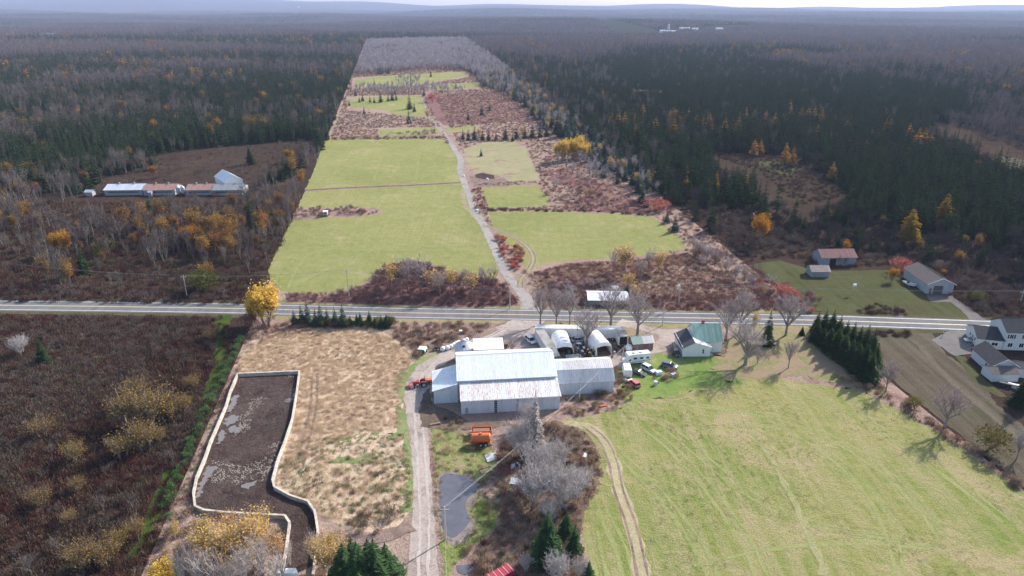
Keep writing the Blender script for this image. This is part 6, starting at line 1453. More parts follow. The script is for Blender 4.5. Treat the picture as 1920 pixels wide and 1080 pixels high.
# far-side roadside brush left, under the trees
q = scat([(-250, 561), (470, 571), (520, 470), (560, 380), (-250, 380)], .30); stuff('low_brush', q, ['weed_dull', 'weed_dmar'], [3, 1], smin=.8, smax=1.8, label='brown and maroon undergrowth beneath the bare trees across the road')
q = scat([(-250, 563), (470, 572), (478, 545), (-250, 540)], .14); stuff('low_thicket', q, ['bush_dmar', 'bush_dull'], smin=.5, smax=1.0, label='maroon thicket along the far verge left of the lot')
q = scat([(200, 300), (600, 262), (590, 300), (480, 372), (150, 366)], .03); stuff('low_shrubs', q, ['bush_dull', 'weed_dull'], smin=.6, smax=1.1, label='shrubs in the brown meadow behind the long barns')
q = scat([(1282, 392), (1403, 395), (1500, 455), (1720, 490), (1830, 520), (1920, 545), (1990, 620), (1850, 600), (1790, 556), (1720, 500), (1560, 500), (1470, 480), (1410, 492), (1350, 445)], .30); stuff('low_brush', q, ['weed_dull', 'bush_dull'], [4, 1], smin=.6, smax=1.3, label='brown weeds round the dull lawn right of the lot')
q = scat(SCRUB, .16); stuff('dark_undergrowth', q, ['weed_dark', 'weed_dmar'], [4, 1], smin=.8, smax=1.5, label='dark undergrowth of the scrub wood right of the lot')
q = scat([(1326, 288), (1478, 294), (1592, 366), (1495, 388), (1428, 324)], .12); stuff('low_brush', q, ['weed_dull'], smin=.8, smax=1.5, label='weeds in the brown forest clearing')
q = scat([(1600, 588), (1700, 592), (1690, 575), (1640, 570)], .5); stuff('low_brush', q, ['weed_dull', 'weed_dmar'], label='brown weeds on the far verge right of the lot', smin=.7, smax=1.1)
q = scat([(1632, 618), (1708, 622), (1705, 634), (1640, 630)], .8); stuff('low_brush', q, ['weed_dull', 'weed_dmar'], label='brown weeds on the near verge above the khaki field', smin=.7, smax=1.1)
q = scat([(1820, 570), (1990, 590), (1990, 540), (1900, 545), (1830, 548)], .3); stuff('low_thicket', q, ['bush_dmar', 'bush_dull', 'bush_dmar'], label='maroon thicket right of the garage drive', smin=.5, smax=1.0)
# lot brush
LB = [(620, 262), (660, 145), (690, 76), (875, 74), (1100, 250), (1300, 400), (1515, 585), (1000, 580), (990, 520), (900, 400), (850, 270)]
fields = [[(608, 263), (832, 261), (868, 344), (936, 505), (930, 524), (503, 560), (500, 510), (572, 357)], [(910, 392), (1218, 400), (1290, 466), (1120, 490), (990, 512), (925, 430)], [(900, 348), (1010, 346), (1033, 388), (915, 392)], [(868, 280), (905, 266), (985, 266), (1012, 338), (890, 346)],
          [(708, 240), (830, 238), (830, 256), (710, 257)], [(830, 243), (900, 234), (900, 248), (840, 249)], [(648, 180), (790, 178), (806, 222), (653, 208)], [(660, 146), (882, 133), (880, 145), (785, 160), (660, 168)], [(800, 160), (900, 154), (900, 168), (800, 170)],
          [(1020, 590), (980, 540), (895, 410), (858, 300), (790, 170), (810, 170), (875, 300), (905, 400), (965, 500), (1010, 580)]]
q = keep_out(scat(LB, .22), fields); stuff('meadow_brush', q, ['weed_tan', 'weed_maroon'], [2, 1], smin=.6, smax=1.3, label='tan and mauve weeds over the rough ground of the lot')
q = scat([(1000, 512), (1060, 496), (1120, 492), (1200, 488), (1290, 476), (1330, 500), (1400, 535), (1495, 584), (1300, 582), (1180, 578), (1040, 574), (1010, 560)], 1.0); stuff('meadow_brush', q, ['weed_maroon', 'weed_tan'], [1, 1.3], smin=.5, smax=1.0, label='maroon weeds in the meadow across the road from the house')
q = scat([(533, 552), (620, 555), (672, 543), (702, 524), (718, 504), (762, 494), (800, 498), (850, 515), (905, 523), (932, 530), (955, 547), (972, 570), (900, 575), (760, 572), (620, 568), (540, 565)], .42); stuff('maroon_thicket_shrubs', q, ['bush_mauve', 'bush_maroon'], smin=.5, smax=1.0, label='maroon shrubs of the thicket below the large hay field')
q = scat([(1000, 540), (1100, 530), (1170, 545), (1180, 578), (1040, 574)], .22); stuff('cut_brush', q, ['bush_pale', 'bush_mauve'], smin=.4, smax=.8, label='grey cut brush round the long low shed')
q = scat([(1160, 560), (1300, 555), (1420, 560), (1480, 584), (1300, 582), (1170, 578)], .20); stuff('maroon_thicket_shrubs', q, ['bush_mauve', 'bush_maroon'], smin=.5, smax=.9, label='maroon shrubs along the far verge opposite the house')
for pl, dn, kk in ((([(1048, 350), (1100, 352), (1225, 398), (1210, 403), (1050, 392)]), .06, ['bush_mauve', 'bush_tan']), ([(556, 392), (640, 390), (720, 396), (700, 403), (600, 408), (550, 412)], .14, ['bush_tan', 'bush_mauve'])):
    stuff('field_shrubs', scat(pl, dn), kk, smin=.5, smax=1.1, label='brown shrubs in the rough patch between the hay fields')
q = scat([(905, 391), (1080, 393), (1225, 402), (1222, 405), (1080, 397), (905, 396)], .35); stuff('hedge_bank', q, ['weed_maroon', 'weed_dull'], smin=.8, smax=1.3, label='dark weedy bank along the top of the right hay field')
q = scat([(600, 258), (840, 256), (840, 260), (605, 262)], .1); stuff('hedge_bank', q, ['weed_maroon', 'weed_dull', 'weed_tan'], smin=1, smax=1.6, label='weedy line at the far end of the large hay field')
q = scat([(884, 358), (905, 352), (912, 385), (925, 400), (900, 402), (888, 385)], .18); stuff('lane_hedge', q, ['bush_red', 'bush_tan', 'bush_mauve'], [1, 3, 2], smin=.4, smax=.8, label='reddish brown hedge beside the lane')
q = scat([(924, 448), (945, 447), (975, 462), (985, 480), (980, 500), (965, 512), (948, 490)], .22); stuff('sumac_thicket', q, ['bush_red', 'bush_red', 'bush_tan'], smin=.55, smax=.95, label='red sumac thicket between the lane and the looping wheel track')
q = scat([(1400, 530), (1480, 535), (1540, 560), (1520, 590), (1440, 570)], .1); stuff('sumac_thicket', q, ['bush_red', 'bush_tan', 'bush_mauve'], smin=.6, smax=1.1, label='red sumac and brush at the right corner of the lot across the road')
q = scat([(1290, 470), (1330, 468), (1400, 510), (1490, 560), (1480, 575), (1400, 540), (1330, 505)], .07); stuff('edge_shrubs', q, ['bush_mauve', 'bush_pale', 'bush_tan'], smin=.9, smax=1.8, label='mauve shrubs along the right edge of the lot')
# near-side brush, tall grass
q = scat([(470, 645), (520, 625), (600, 616), (690, 616), (735, 635), (775, 668), (762, 700), (750, 740), (752, 800), (600, 835), (530, 900), (560, 740), (566, 700), (448, 704), (445, 690)], 2.6); stuff('tall_dry_grass', q, ['straw', 'weed_tan'], [20, 1], smin=.35, smax=.75, label='tall straw-coloured grass between the lagoon and the drive')
GP = [(598, 832), (640, 817), (700, 820), (755, 814), (768, 850), (776, 920), (776, 958), (750, 948), (735, 905), (720, 872), (690, 854), (630, 864), (602, 866)]
q = scat(GP, 1.6); stuff('green_grass', q, ['green_weed', 'green_weed', 'straw'], smin=.4, smax=.8, label='bright green grass curving across the lower end of the dry field')
q = scat([(530, 860), (600, 835), (760, 820), (772, 950), (745, 985), (640, 985), (545, 930), (515, 912)], 1.3); q = keep_out(q, [GP]); stuff('rough_grass', q, ['straw', 'green_weed', 'weed_tan'], [2, 2, 1], smin=.5, smax=.95, label='rough green and straw grass right of the lagoon')
q = scat([(735, 604), (925, 606), (905, 624), (880, 634), (845, 640), (800, 662), (782, 676), (735, 630)], .75); stuff('verge_brush', q, ['weed_tan', 'weed_maroon', 'bush_tan'], [4, 2, .5], smin=.6, smax=1.2, label='brown weeds between the road and the round bales')
q = scat([(736, 628), (800, 622), (850, 630), (870, 640), (830, 648), (790, 652), (776, 664)], .10); stuff('verge_shrubs', q, ['bush_tan', 'bush_maroon', 'bush_dull'], smin=.5, smax=1.0, label='brown shrubs among the old machines left of the drive')
q = scat([(470, 612), (550, 602), (735, 606), (735, 616), (600, 618), (480, 645), (455, 655)], .5); stuff('verge_brush', q, ['weed_tan', 'weed_maroon', 'bush_mauve'], [3, 2, 1], smin=.7, smax=1.2, label='dark weeds along the back of the tall grass field')
q = scat([(932, 850), (960, 800), (1040, 792), (1090, 808), (1125, 850), (1128, 890), (1095, 950), (1080, 1010), (1105, 1120), (880, 1120), (890, 1030), (918, 1010), (940, 985)], 1.1); stuff('near_thicket', q, ['weed_tan', 'weed_maroon', 'weed_dull', 'bush_tan', 'green_weed'], [4, 1.2, .5, .25, .8], smin=.5, smax=1.1, label='brown brush under the bare trees between drive and pasture')
q = scat([(810, 800), (900, 800), (935, 850), (930, 880), (905, 900), (900, 890), (830, 884), (818, 960), (812, 960)], .8); stuff('bank_weeds', q, ['green_weed', 'weed_tan', 'straw'], [2, 1, 1], smin=.5, smax=.95, label='green and brown weeds round the orange spreader')
q = scat([(900, 900), (930, 885), (938, 960), (905, 1015), (850, 1060), (850, 1020), (885, 1003), (892, 985), (884, 960), (886, 945)], 1.3); stuff('bank_weeds', q, ['green_weed', 'green_weed', 'weed_tan'], smin=.5, smax=1.0, label='lush green weeds on the right bank of the pond')
q = scat([(1055, 778), (1060, 740), (1150, 742), (1180, 735), (1190, 748), (1150, 768), (1100, 780)], .8); stuff('bank_weeds', q, ['weed_tan', 'bush_tan', 'bush_olive'], [4, 1, .6], smin=.5, smax=.8, label='brown brush in front of the right barn wing')
q = scat([(820, 785), (862, 782), (870, 796), (826, 800)], .8); stuff('bank_weeds', q, ['weed_dull', 'green_weed', 'bush_tan'], smin=.4, smax=.7, label='weeds at the front left corner of the barn')
q = scat([(640, 975), (700, 955), (745, 965), (750, 985), (700, 1005), (650, 1000)], .5); stuff('near_thicket', q, ['bush_dull', 'weed_tan', 'bush_tan'], smin=.4, smax=.75, label='dark scrub pile above the dark spruce group')
q = scat([(300, 985), (372, 955), (530, 985), (530, 1120), (200, 1120)], .5); stuff('near_thicket', q, ['weed_tan', 'bush_tan', 'weed_maroon', 'green_weed'], [4, 1, 1, 1], smin=.5, smax=1.0, label='tan undergrowth beneath the birches below the lagoon')
q = scat([(596, 1000), (660, 1000), (640, 1120), (590, 1120)], .5); stuff('near_thicket', q, ['weed_tan', 'bush_tan'], smin=.5, smax=1.0, label='tan undergrowth right of the lagoon channel')
q = scat([(1565, 705), (1640, 715), (1720, 765), (1800, 815), (1860, 870), (1930, 925), (1925, 935), (1840, 870), (1760, 815), (1690, 770), (1620, 735)], .6); stuff('boundary_brush', q, ['weed_maroon', 'bush_tan', 'weed_tan'], [2, .6, 1], smin=.6, smax=1.1, label='reddish brush along the right edge of the pasture')
q = scat([(1048, 790), (1240, 724), (1500, 718), (1680, 768), (1860, 882), (2000, 1000), (2000, 1120), (1110, 1120), (1090, 1010), (1140, 890)], .55); n_ = nz(q, 14, 4); stuff('pasture_tufts', q[n_ > .5], ['turf'], smin=.4, smax=.9, label='tufts of coarse grass in the pasture')
q = scat([(1005, 618), (1060, 614), (1150, 612), (1150, 618), (1010, 622)], .7); stuff('verge_brush', q, ['weed_tan', 'bush_gold'], [4, .4], smin=.5, smax=.8, label='orange brown weeds behind the semi-trailers')
q = scat([(1030, 640), (1155, 642), (1150, 660), (1040, 668)], .5); stuff('yard_weeds', q, ['weed_maroon', 'weed_tan'], smin=.4, smax=.7, label='red brown weeds inside the ring of semi-trailers')
q = scat([(1225, 708), (1235, 695), (1262, 692), (1276, 706), (1262, 720), (1232, 722)], .7); stuff('brush_heap', q, ['bush_tan', 'weed_tan'], smin=.5, smax=.85, label='brown brush heap beside the parked cars')
q = scat([(1148, 690), (1166, 690), (1190, 735), (1160, 748), (1148, 742)], .6); stuff('bank_weeds', q, ['bush_tan', 'weed_tan'], smin=.4, smax=.8, label='brown brush at the end of the barn wing')
q = scat([(455, 655), (447, 700), (432, 735), (405, 800), (380, 865), (362, 930), (366, 960), (300, 990), (340, 920), (385, 815), (430, 705)], .9); stuff('wall_weeds', q, ['weed_tan', 'green_weed', 'weed_maroon'], smin=.5, smax=1.0, label='tan and green weeds between the hedge and the lagoon wall')
MUD = [(448, 710), (558, 704), (552, 740), (543, 792), (530, 832), (515, 872), (508, 908), (545, 942), (585, 970), (588, 1060), (545, 1060), (543, 975), (385, 958), (370, 940), (390, 866), (430, 765)]
q = keep_out(scat(MUD, 2.2), [[(438, 742), (450, 740), (448, 800), (425, 835), (405, 835), (430, 770)], [(392, 870), (408, 875), (370, 940), (364, 930)], [(450, 900), (485, 900), (480, 918), (450, 918)]]); m_ = nz(q, 9, 3); stuff('clods', q[m_ < .42], ['clod'], smin=.3, smax=.8, label='dark clods over the manure lagoon'); stuff('straw_clods', q[m_ > .66], ['clod_pale'], smin=.3, smax=.8, label='pale straw lumps on the manure')
pb = poly([(822, 892), (838, 885), (870, 888), (900, 905), (906, 918), (898, 932), (884, 945), (882, 960), (890, 985), (884, 1002), (868, 1016), (845, 1020), (832, 1008), (825, 965), (820, 922)]); rp = []
for i in range(len(pb)):
    p0_, p1_ = pb[i], pb[(i + 1) % len(pb)]
    for k in range(int((p1_ - p0_).length * 2.2)): qq = p0_.lerp(p1_, rnd.random()); rp.append((qq.x + rnd.gauss(0, .45), qq.y + rnd.gauss(0, .45)))
stuff('pond_reeds', np.array(rp), ['weed_tan', 'green_weed', 'straw'], smin=.25, smax=.6, label='reeds and dead grass round the pond rim')
# hedge of bright green shrubs on the left line
HL = [(452, 640), (436, 672), (414, 715), (396, 758), (376, 800), (352, 850), (330, 905), (312, 955), (302, 985)]
hl = poly(HL); k_ = 0
for i in range(len(hl) - 1):
    L = (hl[i + 1] - hl[i]).length; n = max(1, int(L / 2.0))
    for j in range(n):
        q = hl[i].lerp(hl[i + 1], j / n); v = rnd.choice(K['bush_green']); s = rnd.uniform(.7, 1.15)
        tag(link('hedge_shrub', v[0], None, (q.x + rnd.uniform(-.6, .9), q.y + rnd.uniform(-.5, .5), 0), rnd.uniform(0, 6), (s, s, s)), 'bright green shrub in the hedge between the lagoon wall and the dark brush', 'shrub', 'green shrubs on the left line of the lot')

# ------------------------------------------------------------------ trees one can point to
def T(kind, px, py, hpx, label, cat='tree', name=None, group=None, wide=1, var=None): return plant(kind, px, py, hpx, None, label, cat, group, name, var, None, wide)
# roadside maples behind the trailers, between house and hedge
for i, (x, y, h, w, l_) in enumerate([(1013, 608, 78, .8, 'leafless roadside tree left of the row, behind the end-on semi-trailer'), (1043, 613, 78, .8, 'leafless roadside tree second from the left behind the semi-trailers'), (1068, 608, 80, .7, 'thin leafless roadside tree third from the left behind the semi-trailers'), (1099, 650, 76, 1.2, 'spreading leafless tree standing between the two fabric shelters'),
                            (1145, 611, 82, 1.1, 'leafless roadside tree right of the yard, in front of the long low shed'), (1195, 629, 88, 1.15, 'broad leafless maple behind the red shed'), (1361, 636, 84, 1.0, 'leafless tree just right of the green-roofed house'), (1386, 626, 92, .9, 'tall leafless tree behind the mauve round-crowned tree'),
                            (1397, 684, 92, 1.35, 'round mauve-grey leafless tree on the leaf litter right of the house'), (1473, 629, 82, 1.1, 'leafless tree by the road left of the tall spruce hedge'), (1478, 690, 60, .7, 'slim young leafless tree on the leaf litter, left of the hedge'), (1420, 682, 34, .9, 'small low leafless tree beside the round mauve one'),
                            (1660, 735, 66, .9, 'twin-stemmed leafless tree at the near end of the spruce hedge'), (1770, 806, 92, 1.1, 'leafless tree on the lot edge in the dull khaki field'), (1906, 860, 70, .8, 'leafless tree by the dark bush at the right edge'), (959, 665, 32, 1, 'small bare tree by the dark tank trailer')]):
    T('bare', x, y, h, l_, wide=w, name='maple_tree')
T('bush_olive', 1852, 845, 44, 'rounded olive green bush outside the lot near the right edge', 'shrub', 'bush', wide=1.3); T('bush_olive', 1715, 768, 24, 'small yellow-green bush in the reddish boundary brush', 'shrub', 'bush')
# hedge of tall spruces
row1 = [(1503, 628, 22), (1528, 640, 52), (1541, 650, 60), (1553, 658, 66), (1566, 667, 70), (1579, 676, 74), (1592, 686, 78), (1604, 696, 82), (1616, 706, 86), (1628, 716, 84)]
for i, (x, y, h) in enumerate(row1): T('spruce', x, y, h * rnd.uniform(.62, .88), 'small dark spruce standing alone left of the tall hedge' if i == 0 else 'blue-grey spruce in the near row of the tall hedge', group=None if i == 0 else 'spruces in the near row of the tall hedge', name='spruce_tree', wide=1.45)
for i, (x, y, h) in enumerate([(1530, 622, 54), (1543, 628, 60), (1556, 635, 64), (1569, 642, 66), (1582, 650, 70), (1594, 658, 74), (1606, 667, 78), (1617, 677, 80), (1628, 688, 82), (1637, 699, 78)]): T('spruce', x, y, h * rnd.uniform(.66, .92), 'tall dark spruce in the far row of the hedge', group='spruces in the far row of the tall hedge', name='spruce_tree', wide=1.4)
T('spruce_bright', 1437, 646, 66, 'narrow bright green conifer beside the road right of the bare trees', name='spruce_tree', wide=.75)
T('birch_yel', 1413, 628, 48, 'thin pale orange tree behind the narrow green conifer', name='birch_tree', wide=.6)
T('spruce', 1912, 760, 74, 'dark conifer cut by the right edge below the neighbour houses', name='spruce_tree', wide=1.2)
T('bush_olive', 1835, 568, 22, 'green bush in the maroon thicket right of the garage', 'shrub', 'bush')
# yellow tree on the left line and young conifers
T('yellow', 500, 612, 84, 'bright yellow tree straddling the road edge at the left line of the lot', name='poplar_tree', wide=1.25, var=0); T('yellow', 476, 606, 50, 'smaller yellow tree leaning left of the large one', name='poplar_tree', wide=.9, var=1)
q = scat([(545, 606), (735, 608), (735, 614), (545, 613)], .55); stuff('roadside_shrubs', q, ['bush_olive', 'bush_green'], smin=.8, smax=1.25, label='low yellow-green shrubs under the young roadside conifers')
for i, x in enumerate(list(range(552, 650, 13)) + list(range(655, 738, 12))):
    h = 34 + 16 * ((i * 7) % 5) / 5 if i < 8 else 22 + 10 * ((i * 5) % 4) / 4
    T('spruce_light' if i < 8 else 'spruce_bright', x + rnd.uniform(-3, 3), 609 + .02 * (x - 552) + rnd.uniform(-2, 3), h, 'young dark green conifer in the left half of the roadside row' if i < 8 else 'short yellow-green conifer in the right half of the roadside row', group='young conifers by the road, left half' if i < 8 else 'young conifers by the road, right half', name='young_conifer')
T('spruce', 83, 682, 52, 'single dark green spruce in the maroon brush at far left', name='spruce_tree', wide=1.2)
T('bare_dead', 42, 668, 46, 'pale leafless shrubby tree left of the lone spruce', name='bare_tree')
T('bush_maroon', 468, 612, 26, 'red-brown bush under the yellow tree', 'shrub', 'bush')
# bare grey trees between drive and pasture
for x, y, h, w, l_ in [(990, 800, 52, 1.0, 'grey leafless tree at the front of the barn, left of the tall grey spire'), (1003, 852, 112, .62, 'tall spire-shaped grey leafless tree in front of the barn'), (975, 860, 80, 1, 'silvery leafless tree below the orange tank trailers'), (1012, 905, 84, 1.1, 'silvery leafless tree in the middle of the grey thicket'), (1048, 880, 60, 1, 'silvery leafless tree at the pasture side of the grey thicket'), (1000, 950, 86, 1.1, 'silvery leafless tree lower left in the grey thicket'), (1055, 955, 92, 1.15, 'broad silvery tree low in the grey thicket'), (1085, 935, 66, 1, 'silvery shrubby tree at the edge of the pasture track'), (1030, 985, 60, .9, 'silvery leafless tree just above the bright spruces'), (1045, 1095, 66, 1, 'silvery leafless tree at the bottom edge below the spruces'), (1090, 1090, 52, .9, 'silvery shrub tree at the bottom edge beside the pasture'), (985, 1075, 44, .8, 'small silvery tree at the bottom edge left of the spruces')]:
    T('grey_larch' if 'spire' in l_ and 'tall' in l_[:5] else 'bare_dead', x, y, h * 1.15, l_, wide=w * (1.4 if 'tall spire' in l_ else .85), name='alder_tree')
for x, y, h, l_ in [(1026, 1052, 112, 'tallest bright green spruce above the bottom edge'), (1062, 1004, 56, 'thin green spruce behind the tallest one'), (1077, 1034, 60, 'small bright spruce right of the tallest one'), (1045, 1075, 46, 'small spruce in front of the tallest one'), (1103, 1100, 60, 'small bright spruce at the bottom edge near the pasture')]: T('spruce_bright', x, y, h, l_, name='spruce_tree', wide=1.0)
for x, y, h, l_ in [(650, 1085, 82, 'left front spruce of the dark group at the bottom edge'), (678, 1100, 98, 'middle front spruce of the dark group at the bottom edge'), (708, 1092, 96, 'right front spruce of the dark group at the bottom edge'), (665, 1062, 70, 'back left spruce of the dark group at the bottom edge'), (695, 1066, 72, 'back right spruce of the dark group at the bottom edge'), (728, 1078, 76, 'rightmost spruce of the dark group at the bottom edge')]: T('spruce_bright', x, y + 22, h * 1.3, l_, name='spruce_tree', wide=1.3)
# birches below the lagoon
for x, y, h, k, l_ in [(392, 1050, 84, 'birch_yel', 'pale yellow birch left under the lagoon wall'), (430, 1040, 78, 'birch_yel', 'pale yellow birch second from left under the lagoon wall'), (455, 1075, 116, 'birch_yel', 'tall yellow birch in front of the lagoon wall centre'), (487, 1040, 86, 'birch_yel', 'bright yellow birch touching the lagoon wall'), (520, 1055, 60, 'birch_yel', 'pale yellow birch left of the lagoon channel'), (476, 1110, 125, 'birch_bare', 'white-limbed leafless birch in the foreground'), (360, 1100, 90, 'birch_bare', 'leafless birch left in the foreground'), (400, 1120, 100, 'birch_bare', 'leafless birch between the yellow ones in the foreground'), (420, 1095, 80, 'birch_yel', 'low yellow birch at the bottom edge'), (525, 1110, 84, 'birch_bare', 'leafless birch beside the lagoon channel'), (608, 1060, 66, 'birch_yel', 'pale yellow birch right of the lagoon channel'), (625, 1085, 82, 'birch_yel', 'pale yellow birch beside the dark spruce group'), (590, 1050, 60, 'birch_bare', 'mauve leafless sapling over the lagoon channel mouth'), (310, 1110, 60, 'yellow', 'yellow bush-like birch at the bottom left of the lot'), (330, 1010, 36, 'birch_yel', 'small yellow birch at the left line below the hedge'), (350, 1060, 52, 'birch_yel', 'pale birch at the left line of the lot')]:
    T(k, x, y, h * 1.12, l_, name='birch_tree', wide=1.25)
# gold clump and single shrubs in the dark brush at left
K['gold_bushy'] = hard_kind('willow', bark, twig_d, 3, 7, lmat=foliage('old_gold_leaves', [(.24, .155, .05), (.29, .19, .05), (.20, .135, .06)], .3, .3, .5), spread=.7, levels=2, twigs=700, tw=.02, tl=.9, leaves=1700, leaf=.11, multi=3, leaf_low=.1, trunk_frac=.2)
for x, y, h, l_ in [(262, 760, 52, 'dull gold tree at the top of the willow clump in the dark brush'), (240, 800, 66, 'dull gold tree on the left side of the willow clump'), (290, 800, 74, 'dull gold tree in the middle of the willow clump'), (318, 790, 58, 'olive gold tree at the right side of the willow clump'), (272, 845, 60, 'dull gold tree at the front of the willow clump'), (230, 860, 50, 'brownish gold tree lowest in the willow clump'), (82, 820, 46, 'round tan shrub tree left of the willow clump'), (145, 865, 42, 'faint tan shrub tree below and left of the willow clump'), (80, 950, 40, 'small bright gold bush in the lower left brush'), (148, 925, 32, 'small olive bush right of the bright gold one'), (130, 985, 30, 'grey-gold bush low in the left brush'), (200, 1060, 50, 'dull gold tree at the bottom edge, left'), (160, 1070, 60, 'olive-gold tree at the bottom edge, far left'), (255, 1010, 40, 'grey-gold shrub beside the grass path'), (225, 1030, 44, 'orange-tinged sapling near the grass path'), (362, 730, 32, 'olive shrub beside the grass path, upper'), (345, 775, 36, 'grey-olive shrub beside the grass path, middle'), (300, 830, 30, 'small grey-olive shrub beside the grass path, lower'), (395, 640, 26, 'red-brown shrub near the road by the grass path')]:
    T('gold_bushy', x, y, h, l_, 'shrub' if h < 45 else 'tree', 'willow_tree' if h >= 45 else 'shrub', wide=1.15)
for x, y, h, l_ in [(110, 1040, 44, 'grey leafless shrub low in the left brush'), (250, 960, 52, 'grey leafless sapling with a pale stem by the path'), (195, 960, 40, 'grey leafless shrub left of the path'), (325, 870, 34, 'grey leafless shrub by the path below the clump'), (345, 690, 26, 'grey shrub in the upper dark brush'), (180, 700, 22, 'tan-grey shrub in the upper dark brush'), (60, 1080, 50, 'grey leafless shrub in the bottom left corner')]: T('bare_mid', x, y, h, l_, 'shrub', 'bare_shrub', wide=1.3)
# trees across the road: knoll, meadow, lane sides
for x, y, h, k, l_ in [(735, 545, 46, 'palegold_mid', 'pinkish tree at the left of the knoll thicket'), (765, 548, 56, 'pale_mid', 'tall grey tree on the knoll'), (790, 548, 54, 'pale_mid', 'grey tree right of the tallest on the knoll'), (750, 552, 44, 'bare_mid', 'grey-mauve tree at the front of the knoll'), (815, 552, 40, 'palegold_mid', 'orange-pink tree in the middle of the knoll thicket'), (845, 545, 36, 'palegold_mid', 'pale golden tree right of the knoll'), (870, 550, 42, 'pale_mid', 'grey tree in the knoll thicket near the lane'), (825, 560, 44, 'pale_mid', 'slim pale tree at the front of the knoll thicket'), (905, 545, 40, 'pale_mid', 'grey tree above the lane verge'), (925, 540, 36, 'pale_mid', 'grey tree nearest the lane'), (885, 555, 36, 'palegold_mid', 'pale golden sapling above the far verge'),
                         (1170, 520, 50, 'palegold_mid', 'orange-gold tree at the edge of the right hay field'), (1150, 510, 36, 'pale_mid', 'grey tree left of the orange-gold one'), (1215, 512, 40, 'pale_mid', 'grey birch group tree right of the orange-gold one'), (1235, 512, 34, 'palegold_mid', 'round yellow tree right of the grey birches'), (1200, 530, 40, 'pale_mid', 'pale slim tree in the meadow'), (1178, 545, 28, 'palegold_mid', 'small golden bush behind the long low shed'), (1190, 562, 24, 'palegold_mid', 'pale gold shrub right of the long low shed')]:
    T(k, x, y, h * 1.25, l_, name='tree', wide=1.2)
T('spruce_bright', 1175, 556, 24, 'small green conifer beside the long low shed', name='spruce_tree')
for x, y, h in [(1310, 485, 36), (1325, 495, 40), (1340, 500, 36), (1360, 520, 40), (1378, 530, 40), (1395, 528, 34), (1405, 545, 36), (1300, 470, 26)]: T('pale_mid', x, y, h, 'mauve-grey leafless tree in the belt right of the meadow across the road', name='tree', group='mauve-grey trees along the right edge of the lot', wide=1.2)
# upper lot: single conifers and golden trees
UP = [('spruce_light', x, y, h) for x, y, h in [(868, 262, 20), (878, 263, 22), (890, 262, 28), (905, 263, 22), (916, 264, 22), (930, 263, 18), (948, 262, 27), (961, 265, 16), (968, 260, 24), (984, 260, 26), (998, 258, 28), (1012, 258, 26), (1050, 258, 44), (1025, 256, 28)]]
for k, x, y, h in UP: T(k, x, y, h, 'blue-green conifer in the cross row beyond the rough pasture', name='spruce_tree', group='conifers of the cross row')
for k, x, y, h, l_ in [('palegold_mid', 898, 260, 20, 'golden tree standing in the conifer cross row, left'), ('palegold_mid', 980, 258, 22, 'golden tree standing in the conifer cross row, right'), ('spruce_light', 655, 198, 12, 'small conifer left in the upper left field'), ('spruce_light', 683, 215, 16, 'conifer standing in front of the upper left field'), ('spruce_light', 768, 205, 30, 'tall conifer of the trio by the lane'), ('spruce_light', 777, 210, 18, 'short conifer right of the trio by the lane'), ('spruce_light', 767, 232, 26, 'front conifer of the trio by the lane'), ('spruce_light', 667, 180, 14, 'conifer at the left line below the top field'), ('spruce_light', 741, 178, 12, 'small conifer centre below the top field'), ('spruce_light', 795, 180, 16, 'conifer at the bend of the lane below the top field'), ('bush_red', 811, 192, 16, 'red bush right of the lane near the top fields'), ('palegold_mid', 802, 228, 22, 'golden bush beside the lane'), ('palegold_mid', 839, 224, 12, 'small golden bush in the mauve meadow'), ('spruce_light', 878, 225, 16, 'conifer left in the mauve meadow'), ('spruce_light', 903, 216, 22, 'tallest conifer in the mauve meadow'), ('spruce_light', 918, 208, 16, 'conifer right in the mauve meadow'), ('spruce_light', 855, 166, 14, 'small conifer in the top right strip'), ('spruce_light', 808, 144, 12, 'small conifer in the topmost field'), ('spruce_light', 702, 160, 12, 'small conifer left in the topmost field'), ('spruce_light', 902, 293, 16, 'lone small reddish-green conifer in the rough pasture'), ('palegold_mid', 1098, 372, 18, 'round pale yellow bush in the mauve rough'), ('pale_mid', 1042, 362, 30, 'pale slim tree at the left edge of the mauve rough')]:
    T(k, x, y, h, l_, 'tree', 'spruce_tree' if 'spruce' in k else 'tree')
for i, (x, y, h) in enumerate([(674, 192, 12), (680, 190, 16), (694, 192, 12), (702, 193, 12), (714, 192, 22), (728, 190, 14), (736, 189, 20), (743, 188, 14)]): T('spruce_light', x, y, h, 'conifer in the short row across the upper left field', name='spruce_tree', group='conifers of the upper field row')
for i, (x, y, h) in enumerate([(1046, 302, 28), (1056, 303, 36), (1063, 300, 32), (1075, 300, 34), (1085, 296, 36), (1093, 300, 26), (1100, 297, 24)]): T('yellow', x, y, h * 1.15, 'golden tree of the bright clump at the right of the rough pasture', name='golden_tree', group='golden trees of the bright clump')
for x, y, h, l_ in [(1131, 334, 24, 'round conifer at the lower end of the strip'), (1158, 345, 20, 'small conifer at the strip end'), (1172, 340, 26, 'green conifer right of the small one at the strip end'), (1204, 380, 40, 'tall narrow conifer above the red bush'), (1212, 388, 26, 'shorter conifer in front of the tall narrow one'), (1265, 434, 32, 'dark round conifer at the corner of the right hay field'), (1250, 418, 24, 'grey-green conifer above the field corner')]: T('spruce_light', x, y, h, l_, name='spruce_tree', wide=1.2)
T('bush_red', 1230, 396, 22, 'pinkish red sumac bush at the lot edge below the tall narrow conifer', 'shrub', 'bush', wide=1.5)
